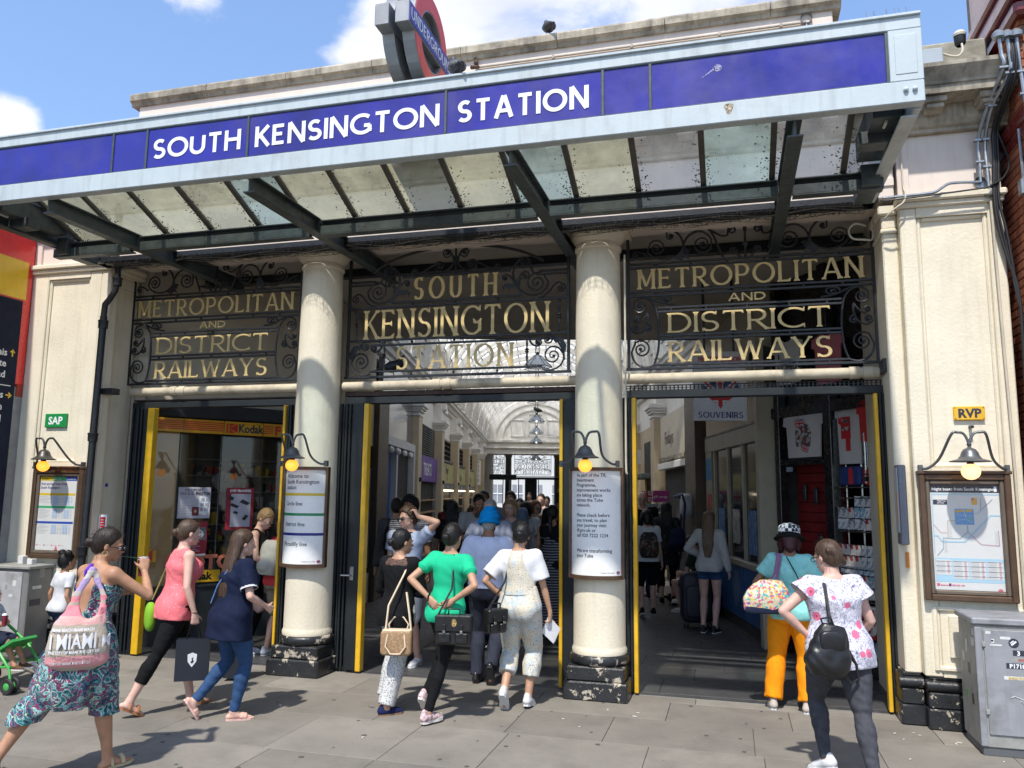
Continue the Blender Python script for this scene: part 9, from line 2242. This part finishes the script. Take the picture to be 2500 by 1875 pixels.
obj('collar',MB().lathe([(.066,0),(.076,.028),(.082,.004)],tuple(S1.T((0,-.0,.462))),20),cloth('collar_navy',(.015,.02,.05)),S1.root,M=S1.M)
strm = ramp_mat('striped_knit',[(0,(.42,.42,.42)),(.5,(.07,.07,.08))],13,'wave')
def crowd(x,y,h,hd,label,top,hair,kind,sex='f',tone='fair',bottom=None,sl=.35,ln=.3,w=1.0,face=True,hdt=(0,5,0),specs=None,arm=None,bl=1.0,hem=-.08,**k):
 P_ = Fig(x,y,hd,label,H=h,sex=sex,w=w,res=.011,tone=tone,lean=4,head=hdt,group='people inside the arcade',armR=arm[0] if arm else None,armL=arm[1] if arm else None,legL=k.get('legL',((-.1,.12,0),0,0)),legR=k.get('legR',((.1,-.10,0),18,0)))
 if face: P_.face()
 if specs is not None: P_.specs(specs)
 if kind: P_.hair(hair,kind,ln)
 P_.top(top,sleeve=sl,hem=hem,ease=.022); P_.trousers(bottom or jeans,bl,ease=(.012,.014,.016)); P_.shoes(k.get('shoe',blackc)); return P_
hold = (((.09,.30,.22),(1,-.6,-.5)),((-.09,.30,.22),(-1,-.6,-.5)))
crowd(-3.86,1.75,1.86,182,'tall curly haired man in a grey striped t-shirt behind the man in sunglasses',strm,hk,'afro','m','brown')
q = crowd(-4.28,2.25,1.84,-20,'person with a dark bun and grey top wearing a black backpack by the gate',cloth('grey_marl',(.07,.07,.075)),hb_,'bun','f','olive',sl=1.0,face=False); rucksack(q,'black backpack on the person with the dark bun',blackc)
crowd(-3.90,3.35,1.80,-30,'woman in black with very long black hair seen from behind',blackc,hk,'wavy',ln=.45,face=False,tone='brown')
P_ = crowd(-3.58,3.55,1.92,150,'tall man in a white t-shirt with a grey scarf looking at a phone',cloth('off_white',(.42,.41,.40)),hk,'short','m','tan',hdt=(0,25,0),arm=hold)
obj('scarf',MB().tube([P_.T(p) for p in ((.05,.10,.47),(-.08,.05,.49),(-.14,.10,.40),(-.17,.14,.2),(-.16,.15,.0))],[.04,.045,.05,.05,.03],8),cloth('olive_scarf',(.12,.11,.08)),P_.root,M=P_.M)
crowd(-4.08,5.5,1.97,170,'tall man mostly hidden behind the man with the phone',cloth('brown_shirt',(.07,.05,.04)),hk,'short','m','brown')
P_ = crowd(-2.93,2.10,1.84,178,'grey haired man in glasses and a pale blue shirt facing the street',cloth('sky_shirt',(.30,.33,.42)),hgr,'short','m','pink',specs=False,w=1.15,arm=hold)
crowd(-3.62,5.55,1.96,175,'dark haired man in a blue shirt behind the grey haired couple',cloth('steel_blue',(.18,.24,.36)),hk,'short','m','tan')
crowd(-2.97,3.2,1.83,182,'woman with blonde bobbed hair in a grey cardigan and patterned top',cloth('cardigan_grey',(.15,.14,.14)),hbl,'bob',tone='pink',sl=1.0)
crowd(-3.38,5.8,1.77,190,'dark haired woman in a white top looking down in the crowd',whitec,hk,'bob',tone='olive',hdt=(15,25,0))
crowd(-3.50,6.8,1.78,160,'woman with auburn hair and sunglasses farther back in the crowd',cloth('rust_top',(.16,.08,.05)),hred,'bob',specs=True,hdt=(-25,5,0))
crowd(-3.92,9.1,1.92,185,'bearded man standing far back in the arcade near the exit',cloth('mid_grey',(.12,.12,.13)),hb_,'short','m','pink')
crowd(-2.50,4.3,1.99,5,'very tall man in a black t-shirt at the right of the middle opening',blackc,hk,'short','m','brown',face=False)
crowd(-4.0,7.6,1.82,178,'small faced man between the blonde woman and the bearded man',whitec,hb_,'short','m','fair')
P_ = crowd(-2.36,3.05,1.76,4,'woman in a dark strappy patterned maxi dress seen from behind',blackc,hk,'ponylow',tone='tan',sl=0,face=False,ln=.12)
mx = ramp_mat('aztec_print',[(0,(.02,.02,.025)),(.45,(.16,.16,.18)),(.55,(.02,.02,.025)),(.8,(.25,.25,.27))],9,'wave',distortion=.5)
P_.skirt(mx,[(.34,0,0,.165,.125),(.2,0,0,.145,.115),(0,0,-.01,.19,.15),(-.4,0,-.02,.22,.18),(-.84,0,-.02,.25,.2)],'maxi_dress')
for s_,t_,h_,hd_,lb,tp_,hr_,kd_,sx_ in ((-1.9,17.5,1.75,176,'woman in a dark red top walking near the purple sign',cloth('wine',(.12,.02,.03)),hb_,'bob','f'),(-1.2,19.5,1.9,182,'man in a dark jacket farther along the arcade',cloth('jacket',(.02,.022,.03)),hk,'short','m'),(-.6,22,1.9,170,'man in a pale shirt deep in the arcade',pbl,hb_,'short','m'),(.3,20,1.85,185,'man in a navy top under the row of lanterns',nv,hk,'short','m'),(-1.6,25,1.85,178,'distant woman in white beyond the second shop sign',whitec,hb_,'bob','f'),(-.2,28,1.95,180,'distant man in black near the far exit',blackc,hk,'short','m'),(.5,16.2,1.78,10,'woman in a dark green top walking away down the arcade',cloth('bottle_green',(.01,.04,.03)),hb_,'bun','f')):
 q = AW(s_,t_); crowd(q.x,q.y,h_,hd_,lb,tp_,hr_,kd_,sx_)
W1 = crowd(-.33,4.27,1.68,10,'girl with long fair hair in a loose white blouse and denim shorts',cloth('loose_white',(.50,.49,.47)),hairm('fair_brown',(.17,.10,.055)),'long',ln=.34,sl=1.0,face=False,bottom=denim,bl=.20,hem=-.10,shoe=cloth('black_trainer',(.03,.03,.035),vs=40,var=.6),legL=((-.10,.0,0),0,-8),legR=((.10,.0,0),0,12),arm=(((.26,.05,-.08),(.4,-1,0)),((-.17,.20,.12),(-1,-.6,0))),tone='pink')
q = crowd(-1.33,5.5,1.66,-14,'dark haired girl in a white t-shirt with a flowered backpack and black shorts',whitec,hk,'bob',face=False,bottom=blackc,bl=.52,legL=((-.13,-.18,0),25,0),legR=((.10,.22,0),0,0))
rucksack(q,'dark flowered backpack on the girl in the white t-shirt',ramp_mat('dark_flowers',[(0,(.02,.02,.02)),(.5,(.14,.05,.03)),(.7,(.03,.04,.03)),(.85,(.2,.13,.1))],28,'cells'),low=.05)
q = crowd(-1.14,7.0,1.78,-4,'woman in a black flowered dress with a dark blue backpack',ramp_mat('black_flower_print',[(0,(.22,.22,.22)),(.13,(.01,.01,.012))],17,'v'),hk,'wavy',ln=.15,face=False,bottom=blackc,bl=.75,hem=-.30,sl=.4)
rucksack(q,'dark blue backpack slung low on the woman in the flowered dress',cloth('midnight',(.012,.018,.05)),dx=.18,low=.12)
crowd(-1.64,7.7,1.98,172,'bald bearded man in glasses and a black v neck t-shirt',blackc,hb_,None,'m','pink',specs=False,w=1.05)
Sd = Fig(-.50,6.0,-75,'seated traveller in shorts and white trainers resting a foot on one knee',H=1.72,sex='m',w=1.0,res=.011,seat=.50,lean=12,tone='fair',group='people inside the arcade',legL=((-.12,.42,0),0,0,(0,.6,1)),legR=((.02,.46,.14),-10,-10,(0,.6,1)),armL=((-.06,.34,.10),(-1,-.6,-.4)),armR=((.06,.34,.10),(1,-.6,-.4)),head=(0,25,0))
Sd.hair(hb_,'short'); Sd.top(cloth('pine_green',(.02,.05,.03)),sleeve=.35,ease=.02); Sd.trousers(blackc,.40,ease=(.02,.025,.025)); Sd.shoes(cloth('pale_trainer',(.48,.46,.42)),kind='trainer',sole=(.55,.55,.55))
t = thing('holdall','dark holdall used as a seat behind the girl in shorts','bag',(-.42,6.0,0)); obj('bag_body',MB().rbox((-.40,6.0,.20),(.46,.66,.40),r=.4),sm_,t); obj('pink_tag',MB().box(-.52,-.515,5.72,5.80,.3,.42),mat('tag_pink',(.5,.03,.12),.6),t)
pc = thing('pushchair','bright green folding pushchair with small double wheels at the left edge','pushchair',(-6.62,-1.25,0)); pgm = mat('pushchair_green',(.06,.36,.07),.4,var=.05)
for s_ in (0,.34):
 m = MB().tube([(-6.50,-1.42 + s_,.10),(-6.54,-1.41 + s_,.22),(-6.72,-1.39 + s_,.38),(-6.95,-1.36 + s_,.50),(-7.3,-1.3 + s_,.66)],.013,8).tube([(-7.10,-1.35 + s_,.10),(-6.95,-1.3 + s_,.25),(-6.72,-1.36 + s_,.38)],.013,8).tube([(-6.52,-1.41 + s_,.24),(-6.75,-1.38 + s_,.22),(-7.05,-1.35 + s_,.20)],.011,8)
 obj('frame_side',m,pgm,pc)
 for x in (-6.50,-7.10):
  for d_ in (-.035,.035):
   o = obj('wheel',MB().lathe([(.035,-.012),(.066,-.016),(.075,0),(.066,.016),(.035,.012)],M=Matrix.Translation((x,-1.42 + s_ + d_,.076)) @ Matrix.Rotation(R(90),4,'X') ,n=20),mat('tyre_black',(.02,.02,.022),.6,var=.1),pc)
   obj('hub',MB().lathe([(.001,-.014),(.03,-.013),(.04,-.006),(.04,.006),(.03,.013),(.001,.014)],M=Matrix.Translation((x,-1.42 + s_ + d_,.076)) @ Matrix.Rotation(R(90),4,'X'),n=12),pgm,o)
obj('seat_sling',MB().prism([(-6.58,.48),(-6.78,.36),(-7.05,.40),(-7.20,.85),(-7.22,.85),(-7.08,.37),(-6.78,.33),(-6.56,.46)],-1.38,-1.10,'y'),cloth('sling_green',(.05,.30,.08)),pc)
T_ = Fig(-6.99,-1.26,82,'toddler in a pale checked shirt sitting in the green pushchair with a drink',H=.98,w=1.15,res=.008,seat=.47,bust=0,tone='tan',lean=0,legL=((-.06,.42,.18),0,0,(0,.6,1)),legR=((.06,.42,.18),0,0,(0,.6,1)),armL=((-.08,.28,.22),(-1,-.5,-.5)),armR=((.10,.26,.20),(1,-.5,-.5)),head=(0,0,0))
T_.face(); T_.hair(hk,'short'); T_.top(cloth('pale_check',(.45,.50,.56),vs=40,var=.3),sleeve=.4,ease=.014); T_.trousers(cloth('dark_navy',(.015,.02,.04)),.5,ease=(.016,.018,.02)); T_.shoes(cloth('brown_sandal',(.12,.07,.04)))
t = bag_thing('snack_tub','small dark red and white tub in the toddler hand','cup',T_.W(T_.gpt(1))); q = T_.gpt(1,.05,.02) + V3(0,.02,.04); obj('tub',MB().lathe([(.001,-.05),(.02,-.05),(.026,.05)],tuple(q),12),mat('tub_red',(.20,.02,.04),.3,var=.2),t,M=T_.M); obj('tub_top',MB().lathe([(.027,.05),(.02,.065),(.001,.07)],tuple(q),12),whitec,t,M=T_.M)
